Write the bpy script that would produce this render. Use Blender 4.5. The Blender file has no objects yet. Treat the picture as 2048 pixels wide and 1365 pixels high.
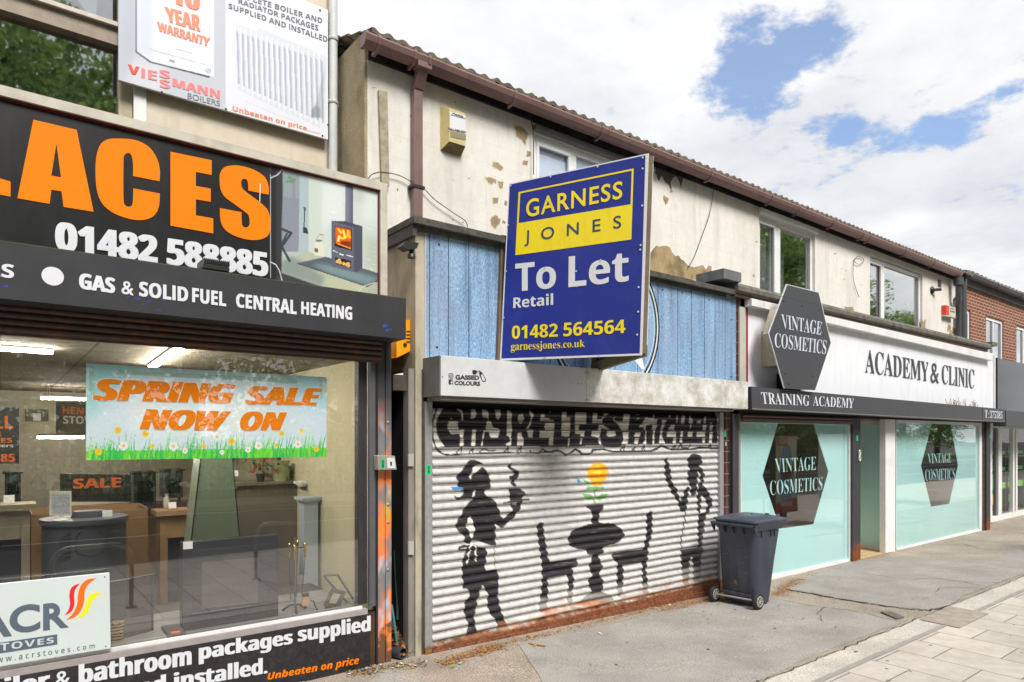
import bpy, bmesh, math, random
import numpy as np
from mathutils import Vector, geometry
random.seed(7); RNG = np.random.default_rng(7)
scene = bpy.context.scene
COL = scene.collection
# ---------------------------------------------------------------- camera
FPX, CX, HY, D, H = 1326.0, 1024.0, 874.0, 5.33, 2.00
AL = math.atan(1716.0 / FPX); CA, SA = math.cos(AL), math.sin(AL)
cam = bpy.data.cameras.new("camera"); camo = bpy.data.objects.new("camera", cam); COL.objects.link(camo)
cam.sensor_width = 36; cam.lens = FPX / 2048 * 36; cam.shift_y = (HY - 682.5) / 2048
cam.clip_start = 0.05; cam.clip_end = 900
camo.location = (0, -D, H); camo.rotation_euler = (math.pi / 2, 0, AL - math.pi / 2)
scene.camera = camo
# ---------------------------------------------------------------- light
SUN_EL, SUN_AZ = math.radians(50), math.radians(188)     # azimuth of the sun measured from +Y clockwise
world = bpy.data.worlds.new("World"); scene.world = world; world.use_nodes = True
scene.view_settings.view_transform = 'Standard'; scene.view_settings.look = 'None'
scene.view_settings.exposure = 0.52; scene.view_settings.gamma = 1.0; scene.view_settings.use_curve_mapping = False
sun = bpy.data.lights.new("sun", 'SUN'); suno = bpy.data.objects.new("sun", sun); COL.objects.link(suno)
sun.energy = 3.4; sun.angle = math.radians(22); sun.color = (1.0, 0.96, 0.9)
sd = Vector((math.sin(SUN_AZ) * math.cos(SUN_EL), math.cos(SUN_AZ) * math.cos(SUN_EL), math.sin(SUN_EL)))
suno.rotation_euler = sd.to_track_quat('Z', 'Y').to_euler()

def N(nt, typ, **kw):
    n = nt.nodes.new(typ)
    for k, v in kw.items():
        if k.startswith('i_'):
            key = k[2:]
            key = int(key) if key.isdigit() else key
            n.inputs[key].default_value = v
        else: setattr(n, k, v)
    return n
def L(nt, a, b): nt.links.new(a, b)
def raydir(px, py):
    p = (px - CX) / FPX; u = (HY - py) / FPX
    return Vector((CA + p * SA, SA - p * CA, u))
def build_world():
    nt = world.node_tree; nt.nodes.clear()
    out = N(nt, 'ShaderNodeOutputWorld'); sky = N(nt, 'ShaderNodeTexSky'); sky.sky_type = 'NISHITA'; sky.sun_disc = False
    sky.sun_elevation = SUN_EL; sky.sun_rotation = SUN_AZ; sky.air_density = 1.0; sky.dust_density = 0.1; sky.ozone_density = 4.0
    b1 = N(nt, 'ShaderNodeBackground', i_Strength=0.15); L(nt, sky.outputs[0], b1.inputs[0])
    tc = N(nt, 'ShaderNodeTexCoord')
    sep = N(nt, 'ShaderNodeSeparateXYZ'); L(nt, tc.outputs['Generated'], sep.inputs[0])
    zc = N(nt, 'ShaderNodeMath', operation='MAXIMUM', i_1=0.06); L(nt, sep.outputs[2], zc.inputs[0])
    za = N(nt, 'ShaderNodeMath', operation='ADD', i_1=0.12); L(nt, zc.outputs[0], za.inputs[0])
    dx = N(nt, 'ShaderNodeMath', operation='DIVIDE'); L(nt, sep.outputs[0], dx.inputs[0]); L(nt, za.outputs[0], dx.inputs[1])
    dy = N(nt, 'ShaderNodeMath', operation='DIVIDE'); L(nt, sep.outputs[1], dy.inputs[0]); L(nt, za.outputs[0], dy.inputs[1])
    cb = N(nt, 'ShaderNodeCombineXYZ'); L(nt, dx.outputs[0], cb.inputs[0]); L(nt, dy.outputs[0], cb.inputs[1])
    n1 = N(nt, 'ShaderNodeTexNoise', i_Scale=4.2, i_Detail=10.0, i_Roughness=0.62); L(nt, cb.outputs[0], n1.inputs['Vector'])
    n2 = N(nt, 'ShaderNodeTexNoise', i_Scale=0.9, i_Detail=5.0, i_Roughness=0.5); L(nt, cb.outputs[0], n2.inputs['Vector'])
    # gaps in the cloud, their outline broken up by noise
    nd = N(nt, 'ShaderNodeTexNoise', i_Scale=7.0, i_Detail=6.0, i_Roughness=.6); L(nt, tc.outputs['Generated'], nd.inputs['Vector'])
    nm = N(nt, 'ShaderNodeVectorMath', operation='MULTIPLY_ADD'); L(nt, nd.outputs['Color'], nm.inputs[0]); nm.inputs[1].default_value = (.16, .16, .16)
    ns_ = N(nt, 'ShaderNodeVectorMath', operation='SUBTRACT'); L(nt, tc.outputs['Generated'], ns_.inputs[0]); ns_.inputs[1].default_value = (.08, .08, .08); L(nt, ns_.outputs[0], nm.inputs[2])
    acc = None
    for (px, py, rad, amp) in ((1500, 110, 0.075, 1.25), (1560, 105, 0.085, 1.25), (1520, 165, 0.06, 1.1), (1620, 90, .06, .95), (1690, 110, .05, .75), (1780, 105, .045, .6), (1860, 100, .035, .6), (1840, 215, 0.06, 1.05), (1780, 240, 0.05, .8), (1910, 190, .045, .9), (1980, 190, .035, .9), (1690, 270, 0.05, .8), (1620, 300, 0.045, .65), (1560, 325, .035, .55), (1690, 350, 0.035, .65), (1430, 150, .04, .5)):
        d = raydir(px, py).normalized()
        dt = N(nt, 'ShaderNodeVectorMath', operation='DISTANCE'); L(nt, nm.outputs[0], dt.inputs[0]); dt.inputs[1].default_value = d
        mr = N(nt, 'ShaderNodeMapRange', interpolation_type='SMOOTHSTEP'); mr.inputs[1].default_value = 0.0; mr.inputs[2].default_value = rad * 1.45
        mr.inputs[3].default_value = amp * .95; mr.inputs[4].default_value = 0.0; L(nt, dt.outputs['Value'], mr.inputs[0])
        if acc is None: acc = mr.outputs[0]
        else:
            ad = N(nt, 'ShaderNodeMath', operation='MAXIMUM'); L(nt, acc, ad.inputs[0]); L(nt, mr.outputs[0], ad.inputs[1]); acc = ad.outputs[0]
    sc = N(nt, 'ShaderNodeMath', operation='MULTIPLY_ADD', i_1=-4.2, i_2=1.75); L(nt, n1.outputs[0], sc.inputs[0])   # 1-2.6n
    s2 = N(nt, 'ShaderNodeMath', operation='ADD'); L(nt, acc, s2.inputs[0]); L(nt, sc.outputs[0], s2.inputs[1])
    gap = N(nt, 'ShaderNodeMapRange', interpolation_type='SMOOTHSTEP'); gap.inputs[1].default_value = 0.12; gap.inputs[2].default_value = 0.75
    gap.inputs[3].default_value = 0; gap.inputs[4].default_value = .84; L(nt, s2.outputs[0], gap.inputs[0])
    ramp = N(nt, 'ShaderNodeValToRGB'); L(nt, n2.outputs[0], ramp.inputs[0])
    e = ramp.color_ramp.elements; e[0].position = .30; e[0].color = (.62, .64, .68, 1); e[1].position = .58; e[1].color = (.86, .86, .86, 1)
    em = ramp.color_ramp.elements.new(.46); em.color = (.72, .73, .75, 1)
    mx = N(nt, 'ShaderNodeMix', data_type='RGBA', blend_type='MULTIPLY'); mx.inputs[0].default_value = .5
    r2 = N(nt, 'ShaderNodeValToRGB'); L(nt, n1.outputs[0], r2.inputs[0]); r2.color_ramp.elements[0].position = .35; r2.color_ramp.elements[0].color = (.80, .82, .86, 1); r2.color_ramp.elements[1].position = .6; r2.color_ramp.elements[1].color = (1.06, 1.06, 1.06, 1)
    L(nt, ramp.outputs[0], mx.inputs[6]); L(nt, r2.outputs[0], mx.inputs[7])
    b2 = N(nt, 'ShaderNodeBackground', i_Strength=.84); L(nt, mx.outputs[2], b2.inputs[0])
    ms = N(nt, 'ShaderNodeMixShader'); L(nt, gap.outputs[0], ms.inputs[0]); L(nt, b2.outputs[0], ms.inputs[1]); L(nt, b1.outputs[0], ms.inputs[2])
    L(nt, ms.outputs[0], out.inputs[0])
build_world()
try:
    scene.cycles.max_bounces = 8; scene.cycles.transparent_max_bounces = 16; scene.cycles.caustics_reflective = False; scene.cycles.caustics_refractive = False
except Exception: pass

# ---------------------------------------------------------------- helpers
def PY(Y):
    """maps a pixel of the survey photograph to the point of the facade plane y = Y"""
    def f(px, py):
        d = raydir(px, py); t = (Y + D) / d.y
        return Vector((t * d.x, Y, H + t * d.z))
    return f
def X(px, Y=0.0): return PY(Y)(px, 0).x
def Z(px, py, Y=0.0): return PY(Y)(px, py).z
def gz(x, y=0.0):
    """the pavement falls a little towards the right hand shops"""
    g = 0.0 if x < 3 else -.0195 * (x - 3) if x < 7.4 else -.0858 - .0033 * (min(x, 18) - 7.4)
    return g * min(1.0, max(0.0, (y + 2.3) / 2.3))
def G(px, py, z=0.0):
    d = raydir(px, py); g = 0.0
    for _ in range(20): t = (z + g - H) / d.z; g = .5 * g + .5 * gz(t * d.x, -D + t * d.y)
    return Vector((t * d.x, -D + t * d.y, z + g))
def sink(o):
    w = wloc(o)
    for v in o.data.vertices: v.co.z += gz(v.co.x + w.x, v.co.y + w.y)
    return o
def cut(o):
    """cuts a ground mesh along a regular grid so that it can follow the fall of the pavement"""
    w = wloc(o); bm = bmesh.new(); bm.from_mesh(o.data)
    for x in [3 + .55 * k for k in range(28)]: bmesh.ops.bisect_plane(bm, geom=bm.verts[:] + bm.edges[:] + bm.faces[:], plane_co=(x - w.x, 0, 0), plane_no=(1, 0, 0))
    for k in range(1, 9): bmesh.ops.bisect_plane(bm, geom=bm.verts[:] + bm.edges[:] + bm.faces[:], plane_co=(0, -2.3 * k / 9 - w.y, 0), plane_no=(0, 1, 0))
    bmesh.ops.bisect_plane(bm, geom=bm.verts[:] + bm.edges[:] + bm.faces[:], plane_co=(0, -w.y, 0), plane_no=(0, 1, 0))
    bmesh.ops.triangulate(bm, faces=bm.faces[:]); bm.to_mesh(o.data); bm.free(); return o
def PX(Xc):
    def f(px, py):
        d = raydir(px, py); t = Xc / d.x
        return Vector((Xc, -D + t * d.y, H + t * d.z))
    return f
def plane(p, n):
    def f(px, py):
        d = raydir(px, py); o = Vector((0, -D, H)); t = (p - o).dot(n) / d.dot(n)
        return o + d * t
    return f
def proj(P):
    """world (n,3) -> pixel arrays"""
    x = P[:, 0]; y = P[:, 1] + D; z = P[:, 2] - H
    dep = x * CA + y * SA; r = x * SA - y * CA
    return CX + FPX * r / dep, HY - FPX * z / dep
def lin(c):
    if isinstance(c, str):
        c = c.lstrip('#'); c = tuple(int(c[i:i + 2], 16) / 255 for i in (0, 2, 4))
        return tuple(v / 12.92 if v <= .04045 else ((v + .055) / 1.055) ** 2.4 for v in c)
    return tuple(c[:3])
def tag(o, label=None, cat=None, group=None, kind=None):
    if label: o['label'] = label
    if cat: o['category'] = cat
    if group: o['group'] = group
    if kind: o['kind'] = kind
    return o
def empty(name, loc, label, cat, group=None):
    o = bpy.data.objects.new(name, None); COL.objects.link(o); o.location = loc; o.empty_display_size = .2
    return tag(o, label, cat, group)
def wloc(o):
    v = Vector((0, 0, 0))
    while o: v += o.location; o = o.parent
    return v
class MB:
    def __init__(s): s.v = []; s.f = []; s.m = []; s.mats = []; s.cur = 0; s.smooth = set()
    def use(s, mat):
        if mat not in s.mats: s.mats.append(mat)
        s.cur = s.mats.index(mat); return s
    def add(s, vs, fs, smooth=False):
        b = len(s.v); s.v += [tuple(v) for v in vs]
        for f in fs:
            if smooth: s.smooth.add(len(s.f))
            s.f.append(tuple(b + i for i in f)); s.m.append(s.cur)
    def box(s, x0, x1, y0, y1, z0, z1):
        x0, x1 = min(x0, x1), max(x0, x1); y0, y1 = min(y0, y1), max(y0, y1); z0, z1 = min(z0, z1), max(z0, z1)
        s.add([(x0, y0, z0), (x1, y0, z0), (x1, y1, z0), (x0, y1, z0), (x0, y0, z1), (x1, y0, z1), (x1, y1, z1), (x0, y1, z1)],
              [(0, 3, 2, 1), (4, 5, 6, 7), (0, 1, 5, 4), (1, 2, 6, 5), (2, 3, 7, 6), (3, 0, 4, 7)]); return s
    def prism(s, pts, off, caps=(1, 1)):
        n = len(pts); off = Vector(off); a = [Vector(p) for p in pts]; b = [p + off for p in a]
        fs = [(i, (i + 1) % n, n + (i + 1) % n, n + i) for i in range(n)]
        if caps[0]: fs.append(tuple(range(n - 1, -1, -1)))
        if caps[1]: fs.append(tuple(range(n, 2 * n)))
        s.add(a + b, fs); return s
    def tube(s, path, r, n=8, cap=True):
        path = [Vector(p) for p in path]; R = r if isinstance(r, (list, tuple)) else [r] * len(path)
        vs = []; fs = []; up = None
        for i, p in enumerate(path):
            t = (path[min(i + 1, len(path) - 1)] - path[max(i - 1, 0)]).normalized()
            if up is None: up = Vector((0, 0, 1)) if abs(t.z) < .9 else Vector((1, 0, 0))
            a = (up - t * up.dot(t)).normalized(); up = a; b = t.cross(a)
            for k in range(n):
                th = 2 * math.pi * k / n; vs.append(p + (a * math.cos(th) + b * math.sin(th)) * R[i])
        for i in range(len(path) - 1):
            for k in range(n):
                fs.append((i * n + k, i * n + (k + 1) % n, (i + 1) * n + (k + 1) % n, (i + 1) * n + k))
        s.add(vs, fs, True)
        if cap:
            m = len(path) - 1; s.add(vs[:n], [tuple(range(n - 1, -1, -1))]); s.add(vs[m * n:], [tuple(range(n))])
        return s
    def lathe(s, c, prof, n=16, axis='z'):
        vs = []; fs = []; c = Vector(c)
        for (r, h) in prof:
            for k in range(n):
                th = 2 * math.pi * k / n; a, b = r * math.cos(th), r * math.sin(th)
                vs.append(c + (Vector((a, b, h)) if axis == 'z' else Vector((a, h, b)) if axis == 'y' else Vector((h, a, b))))
        for i in range(len(prof) - 1):
            for k in range(n): fs.append((i * n + k, i * n + (k + 1) % n, (i + 1) * n + (k + 1) % n, (i + 1) * n + k))
        s.add(vs, fs, True); s.add(vs[:n], [tuple(range(n))]); s.add(vs[-n:], [tuple(range(n))]); return s
    def poly(s, loops, pf, nrm, lift=0.0, thick=0.0):
        """flat shape with holes, traced in photo pixels on plane pf, lifted along nrm, with side walls of depth thick"""
        if not isinstance(loops[0][0], (list, tuple)): loops = [loops]
        nrm = Vector(nrm)
        tri = geometry.tessellate_polygon([[Vector((x, y, 0)) for x, y in lp] for lp in loops])
        pts = [p for lp in loops for p in lp]
        w = [pf(*p) + nrm * lift for p in pts]
        s.add(w, [tuple(t) for t in tri])
        if thick:
            b = 0
            for lp in loops:
                n = len(lp); q = w[b:b + n]; s.add(q + [p - nrm * thick for p in q], [(i, (i + 1) % n, n + (i + 1) % n, n + i) for i in range(n)]); b += n
        return s
    def quad(s, pts): s.add(pts, [(0, 1, 2, 3)]); return s
    def text(s, body, quad, pf, nrm, lift=.002, ext=.002, smear=0, off=0, space=1.0, smear_v=0):
        """quad = TL, TR, BR, BL pixels of the ink box"""
        vs, fs = glyphs(body, off, space)
        x0 = min(v[0] for v in vs); x1 = max(v[0] for v in vs); y0 = min(v[1] for v in vs); y1 = max(v[1] for v in vs)
        x1 += smear; y1 += smear_v
        c = [pf(*q) for q in quad]; nrm = Vector(nrm)
        steps = [(0, 0)]
        if smear: k = max(1, int(smear / .035 + .99)); steps = [(smear * i / k, 0) for i in range(k + 1)]
        if smear_v: steps = [(a, b) for a, _ in steps for b in (0, smear_v)]
        for si, (sx, sy) in enumerate(steps):
            out = []
            for v in vs:
                u = (v[0] + sx - x0) / (x1 - x0); w = (v[1] + sy - y0) / (y1 - y0)
                p = (c[3] * (1 - u) + c[2] * u) * (1 - w) + (c[0] * (1 - u) + c[1] * u) * w
                out.append(p + nrm * (lift + si * .00025 + (ext if v[2] > 0 else 0)))
            s.add(out, fs)
        return s
    def build(s, name, parent=None, label=None, mat=None, bevel=0):
        me = bpy.data.meshes.new(name)
        o = bpy.data.objects.new(name, me); COL.objects.link(o)
        w = Vector((0, 0, 0))
        if parent: w = wloc(parent); o.parent = parent
        elif s.v:
            a = np.array(s.v); w = Vector(((a[:, 0].min() + a[:, 0].max()) / 2, (a[:, 1].min() + a[:, 1].max()) / 2, a[:, 2].min())); o.location = w
        me.from_pydata([(v[0] - w.x, v[1] - w.y, v[2] - w.z) for v in s.v], [], s.f)
        for m in (s.mats or [mat]): me.materials.append(m)
        me.polygons.foreach_set('material_index', s.m)
        if s.smooth: me.polygons.foreach_set('use_smooth', [i in s.smooth for i in range(len(s.f))])
        me.update()
        if bevel:
            md = o.modifiers.new('bevel', 'BEVEL'); md.width = bevel; md.segments = 2; md.limit_method = 'ANGLE'; md.harden_normals = False
        if label: o['label'] = label
        return o
def split_build(mb, name, parent):
    """links every separate piece of mb as an object of its own"""
    key = {}; par = []
    def find(i):
        while par[i] != i: par[i] = par[par[i]]; i = par[i]
        return i
    idx = [key.setdefault(tuple(round(c, 5) for c in v), len(key)) for v in mb.v]; par = list(range(len(key)))
    for f in mb.f:
        for a in f[1:]: par[find(idx[a])] = find(idx[f[0]])
    groups = {}
    for fi, f in enumerate(mb.f): groups.setdefault(find(idx[f[0]]), []).append(fi)
    out = []
    for fl in groups.values():
        m = MB(); m.mats = mb.mats; mp = {}
        for fi in fl:
            q = []
            for a in mb.f[fi]:
                if a not in mp: mp[a] = len(m.v); m.v.append(mb.v[a])
                q.append(mp[a])
            if fi in mb.smooth: m.smooth.add(len(m.f))
            m.f.append(tuple(q)); m.m.append(mb.m[fi])
        out.append(m.build(name, parent))
    return out
_gc = {}
def glyphs(body, off, space):
    k = (body, off, space)
    if k in _gc: return _gc[k]
    c = bpy.data.curves.new('t', 'FONT'); c.body = body; c.size = 1; c.offset = off; c.extrude = .5; c.space_character = space; c.resolution_u = 5
    o = bpy.data.objects.new('t', c); COL.objects.link(o)
    dg = bpy.context.evaluated_depsgraph_get(); me = bpy.data.meshes.new_from_object(o.evaluated_get(dg))
    vs = [tuple(v.co) for v in me.vertices]; fs = [tuple(p.vertices) for p in me.polygons]
    up = [ch for ch in body if ord(ch) > 0x1D000]
    if chr(0x1D5F9) in body or chr(0x1D661) in body:
        if not any((0x1D5EE <= ord(ch) <= 0x1D607 and ord(ch) != 0x1D5F9) or (0x1D656 <= ord(ch) <= 0x1D66F and ord(ch) != 0x1D661) for ch in body):
            vs = [(v[0], min(v[1], .728), v[2]) for v in vs]
    # drop the back faces, nobody sees them
    fs = [f for f in fs if not all(vs[i][2] < 0 for i in f)]
    bpy.data.objects.remove(o); bpy.data.curves.remove(c); bpy.data.meshes.remove(me)
    _gc[k] = (vs, fs); return _gc[k]
def F(s, st):
    U = {'serif': (0x1D400, 0x1D7CE), 'sans': (0x1D5D4, 0x1D7EC), 'ital': (0x1D63C, 0x1D7EC), 'light': (0x1D5A0, 0x1D7E2), 'serifi': (0x1D468, 0x1D7CE)}[st]
    r = ''; caps = s.upper() == s
    for c in s:
        if c == 'I' and caps and st == 'sans': r += chr(0x1D5F9)
        elif c == 'I' and caps and st == 'ital': r += chr(0x1D661)
        elif 'A' <= c <= 'Z': r += chr(U[0] + ord(c) - 65)
        elif 'a' <= c <= 'z': r += chr(U[0] + 26 + ord(c) - 97)
        elif c.isdigit(): r += chr(U[1] + ord(c) - 48)
        else: r += c
    return r
def crom(pts, n=5, closed=True):
    """Catmull-Rom smoothing of a traced outline; points given as (x, y, 1) are kept as corners"""
    out = []; m = len(pts)
    for i in range(m if closed else m - 1):
        p1 = pts[i]; p2 = pts[(i + 1) % m]
        p0 = pts[(i - 1) % m] if (closed or i > 0) else p1
        p3 = pts[(i + 2) % m] if (closed or i + 2 < m) else p2
        if len(p1) > 2: p0 = p1
        if len(p2) > 2: p3 = p2
        for k in range(n):
            t = k / n; t2 = t * t; t3 = t2 * t
            out.append(tuple(.5 * ((2 * p1[j]) + (-p0[j] + p2[j]) * t + (2 * p0[j] - 5 * p1[j] + 4 * p2[j] - p3[j]) * t2 + (-p0[j] + 3 * p1[j] - 3 * p2[j] + p3[j]) * t3) for j in (0, 1)))
            if len(p1) > 2 and len(p2) > 2: break
    if not closed: out.append(tuple(pts[-1][:2]))
    return out
def crop(pts, ox, oy, s): return [(ox + p[0] / s, oy + p[1] / s) + tuple(p[2:]) for p in pts]
# ---- picture canvas: paints printed or sprayed colour that ends up in a mesh colour attribute
class Canvas:
    def __init__(s, x0, y0, x1, y1, sc, base):
        s.x0, s.y0, s.sc = x0, y0, sc; s.w = int((x1 - x0) * sc); s.h = int((y1 - y0) * sc)
        s.img = np.ones((s.h, s.w, 3), np.float32) * np.array(lin(base), np.float32)
    def mask(s, loops):
        if not isinstance(loops[0][0], (list, tuple)): loops = [loops]
        al = [(np.array([q[:2] for q in lp], float) - (s.x0, s.y0)) * s.sc for lp in loops]
        a = np.concatenate(al)
        i0 = max(0, int(a[:, 0].min()) - 1); i1 = min(s.w, int(a[:, 0].max()) + 2); j0 = max(0, int(a[:, 1].min()) - 1); j1 = min(s.h, int(a[:, 1].max()) + 2)
        if i1 <= i0 or j1 <= j0: return None
        xs = np.arange(i0, i1) + .5; ins = np.zeros((j1 - j0, i1 - i0), bool); ys = np.arange(j0, j1) + .5
        for P in al:
            for k in range(len(P)):
                (xa, ya), (xb, yb) = P[k], P[(k + 1) % len(P)]
                if ya == yb: continue
                r = (ys > min(ya, yb)) & (ys <= max(ya, yb))
                if not r.any(): continue
                xi = xa + (ys[r] - ya) * (xb - xa) / (yb - ya)
                ins[r] ^= (xs[None, :] < xi[:, None])
        return ins, i0, i1, j0, j1
    def fill(s, loops, col, alpha=1.0, blur=0):
        r = s.mask(loops)
        if r is None: return
        ins, i0, i1, j0, j1 = r
        if blur:
            b = int(blur * s.sc); m = np.zeros((j1 - j0 + 4 * b, i1 - i0 + 4 * b), np.float32); m[2 * b:2 * b + j1 - j0, 2 * b:2 * b + i1 - i0] = ins
            for _ in range(2):
                for ax in (0, 1):
                    c = np.cumsum(np.pad(m, [(b + 1, b) if ax == a else (0, 0) for a in (0, 1)]), axis=ax); n = 2 * b + 1
                    m = ((c[n:] - c[:-n]) if ax == 0 else (c[:, n:] - c[:, :-n])) / n
            I0, J0 = i0 - 2 * b, j0 - 2 * b; a0, a1 = max(0, -I0), m.shape[1] - max(0, I0 + m.shape[1] - s.w); c0, c1 = max(0, -J0), m.shape[0] - max(0, J0 + m.shape[0] - s.h)
            m = m[c0:c1, a0:a1]; i0, j0 = max(0, I0), max(0, J0); i1, j1 = i0 + m.shape[1], j0 + m.shape[0]
        else: m = ins.astype(np.float32)
        m = (m * alpha)[..., None]; s.img[j0:j1, i0:i1] = s.img[j0:j1, i0:i1] * (1 - m) + np.array(lin(col), np.float32) * m
    def line(s, pts, w, col, alpha=1.0, blur=0):
        for a, b in zip(pts[:-1], pts[1:]):
            wa = wb = w
            dx, dy = b[0] - a[0], b[1] - a[1]; l = math.hypot(dx, dy) or 1; nx, ny = -dy / l * wa / 2, dx / l * wa / 2; ex, ey = dx / l * wa * .3, dy / l * wa * .3
            s.fill([(a[0] + nx - ex, a[1] + ny - ey), (b[0] + nx + ex, b[1] + ny + ey), (b[0] - nx + ex, b[1] - ny + ey), (a[0] - nx - ex, a[1] - ny - ey)], col, alpha, blur)
    def ell(s, x, y, rx, ry, col, alpha=1.0, blur=0, n=20): s.fill([(x + rx * math.cos(2 * math.pi * k / n), y + ry * math.sin(2 * math.pi * k / n)) for k in range(n)], col, alpha, blur)
    def sample(s, px, py):
        u = np.clip((px - s.x0) * s.sc - .5, 0, s.w - 1.001); v = np.clip((py - s.y0) * s.sc - .5, 0, s.h - 1.001)
        i = u.astype(int); j = v.astype(int); fu = (u - i)[:, None]; fv = (v - j)[:, None]
        I = s.img
        return (I[j, i] * (1 - fu) + I[j, i + 1] * fu) * (1 - fv) + (I[j + 1, i] * (1 - fu) + I[j + 1, i + 1] * fu) * fv
def grid_mesh(name, P, canvas, mat, parent=None, smooth=True, flatY=None):
    """P: (rows, cols, 3) world points"""
    r, c, _ = P.shape; V = P.reshape(-1, 3).astype(np.float64)
    w = np.array(wloc(parent)) if parent else np.zeros(3)
    Vp = V.copy()
    if flatY is not None: Vp[:, 1] = np.where(V[:, 2] < 1.86, flatY, V[:, 1])
    px, py = proj(Vp); colr = canvas.sample(px, py)
    me = bpy.data.meshes.new(name); me.vertices.add(len(V)); me.vertices.foreach_set('co', (V - w).astype(np.float32).ravel())
    q = np.arange((r - 1) * (c - 1)); a = (q // (c - 1)) * c + q % (c - 1)
    idx = np.stack([a, a + 1, a + c + 1, a + c], 1).ravel(); nf = len(q)
    me.loops.add(nf * 4); me.loops.foreach_set('vertex_index', idx.astype(np.int32)); me.polygons.add(nf)
    me.polygons.foreach_set('loop_start', (np.arange(nf) * 4).astype(np.int32)); 
    me.polygons.foreach_set('use_smooth', np.full(nf, smooth)); me.update(calc_edges=True)
    at = me.color_attributes.new('Col', 'FLOAT_COLOR', 'POINT'); at.data.foreach_set('color', np.concatenate([colr, np.ones((len(V), 1))], 1).astype(np.float32).ravel())
    me.materials.append(mat); o = bpy.data.objects.new(name, me); COL.objects.link(o)
    if parent: o.parent = parent
    return o
def flat_grid(name, quad, pf, nrm, lift, nx, ny, canvas, mat, parent):
    c = [np.array(pf(*q) + Vector(nrm) * lift) for q in quad]
    u = np.linspace(0, 1, nx)[None, :, None]; v = np.linspace(0, 1, ny)[:, None, None]
    P = (c[0] * (1 - u) + c[1] * u) * (1 - v) + (c[3] * (1 - u) + c[2] * u) * v
    return grid_mesh(name, P, canvas, mat, parent, False)

# ---------------------------------------------------------------- materials
def M(name, col, rough=.6, metal=0.0, var=.10, vs=2.5, stain=None, sa=0.0, ss=1.2, bump=0.0, bs=60, spec=.5, attr=False, coat=0, streak=0, det=5):
    m = bpy.data.materials.new(name); m.use_nodes = True; nt = m.node_tree; b = nt.nodes['Principled BSDF']
    b.inputs['Roughness'].default_value = rough; b.inputs['Metallic'].default_value = metal; b.inputs['Specular IOR Level'].default_value = spec
    if coat: b.inputs['Coat Weight'].default_value = coat; b.inputs['Coat Roughness'].default_value = .08
    tc = N(nt, 'ShaderNodeTexCoord'); c = lin(col)
    geo = N(nt, 'ShaderNodeNewGeometry'); pos = geo.outputs['Position']
    n1 = N(nt, 'ShaderNodeTexNoise', i_Scale=vs, i_Detail=float(det), i_Roughness=.6); L(nt, pos, n1.inputs['Vector'])
    if attr:
        at = N(nt, 'ShaderNodeAttribute', attribute_name='Col'); base = at.outputs['Color']
    else:
        rgb = N(nt, 'ShaderNodeRGB'); rgb.outputs[0].default_value = c + (1,); base = rgb.outputs[0]
    mr = N(nt, 'ShaderNodeMapRange'); mr.inputs[1].default_value = .3; mr.inputs[2].default_value = .7; mr.inputs[3].default_value = 1 - var; mr.inputs[4].default_value = 1 + var; L(nt, n1.outputs[0], mr.inputs[0])
    mul = N(nt, 'ShaderNodeVectorMath', operation='SCALE'); L(nt, base, mul.inputs[0]); L(nt, mr.outputs[0], mul.inputs['Scale'])
    o = mul.outputs[0]
    if stain:
        mp = N(nt, 'ShaderNodeMapping'); mp.inputs['Scale'].default_value = (1, 1, .22 if streak else 1); L(nt, pos, mp.inputs[0])
        n2 = N(nt, 'ShaderNodeTexNoise', i_Scale=ss, i_Detail=8.0, i_Roughness=.68); L(nt, mp.outputs[0], n2.inputs['Vector'])
        r = N(nt, 'ShaderNodeMapRange'); r.inputs[1].default_value = .48; r.inputs[2].default_value = .72; r.inputs[3].default_value = 0; r.inputs[4].default_value = sa; L(nt, n2.outputs[0], r.inputs[0])
        mx = N(nt, 'ShaderNodeMix', data_type='RGBA'); L(nt, r.outputs[0], mx.inputs[0]); L(nt, o, mx.inputs[6]); mx.inputs[7].default_value = lin(stain) + (1,); o = mx.outputs[2]
    L(nt, o, b.inputs['Base Color'])
    if bump:
        n3 = N(nt, 'ShaderNodeTexNoise', i_Scale=float(bs), i_Detail=4.0); L(nt, pos, n3.inputs['Vector'])
        bp = N(nt, 'ShaderNodeBump', i_Strength=bump, i_Distance=.01); L(nt, n3.outputs[0], bp.inputs['Height']); L(nt, bp.outputs[0], b.inputs['Normal'])
    m['out'] = 1
    return m
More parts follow.
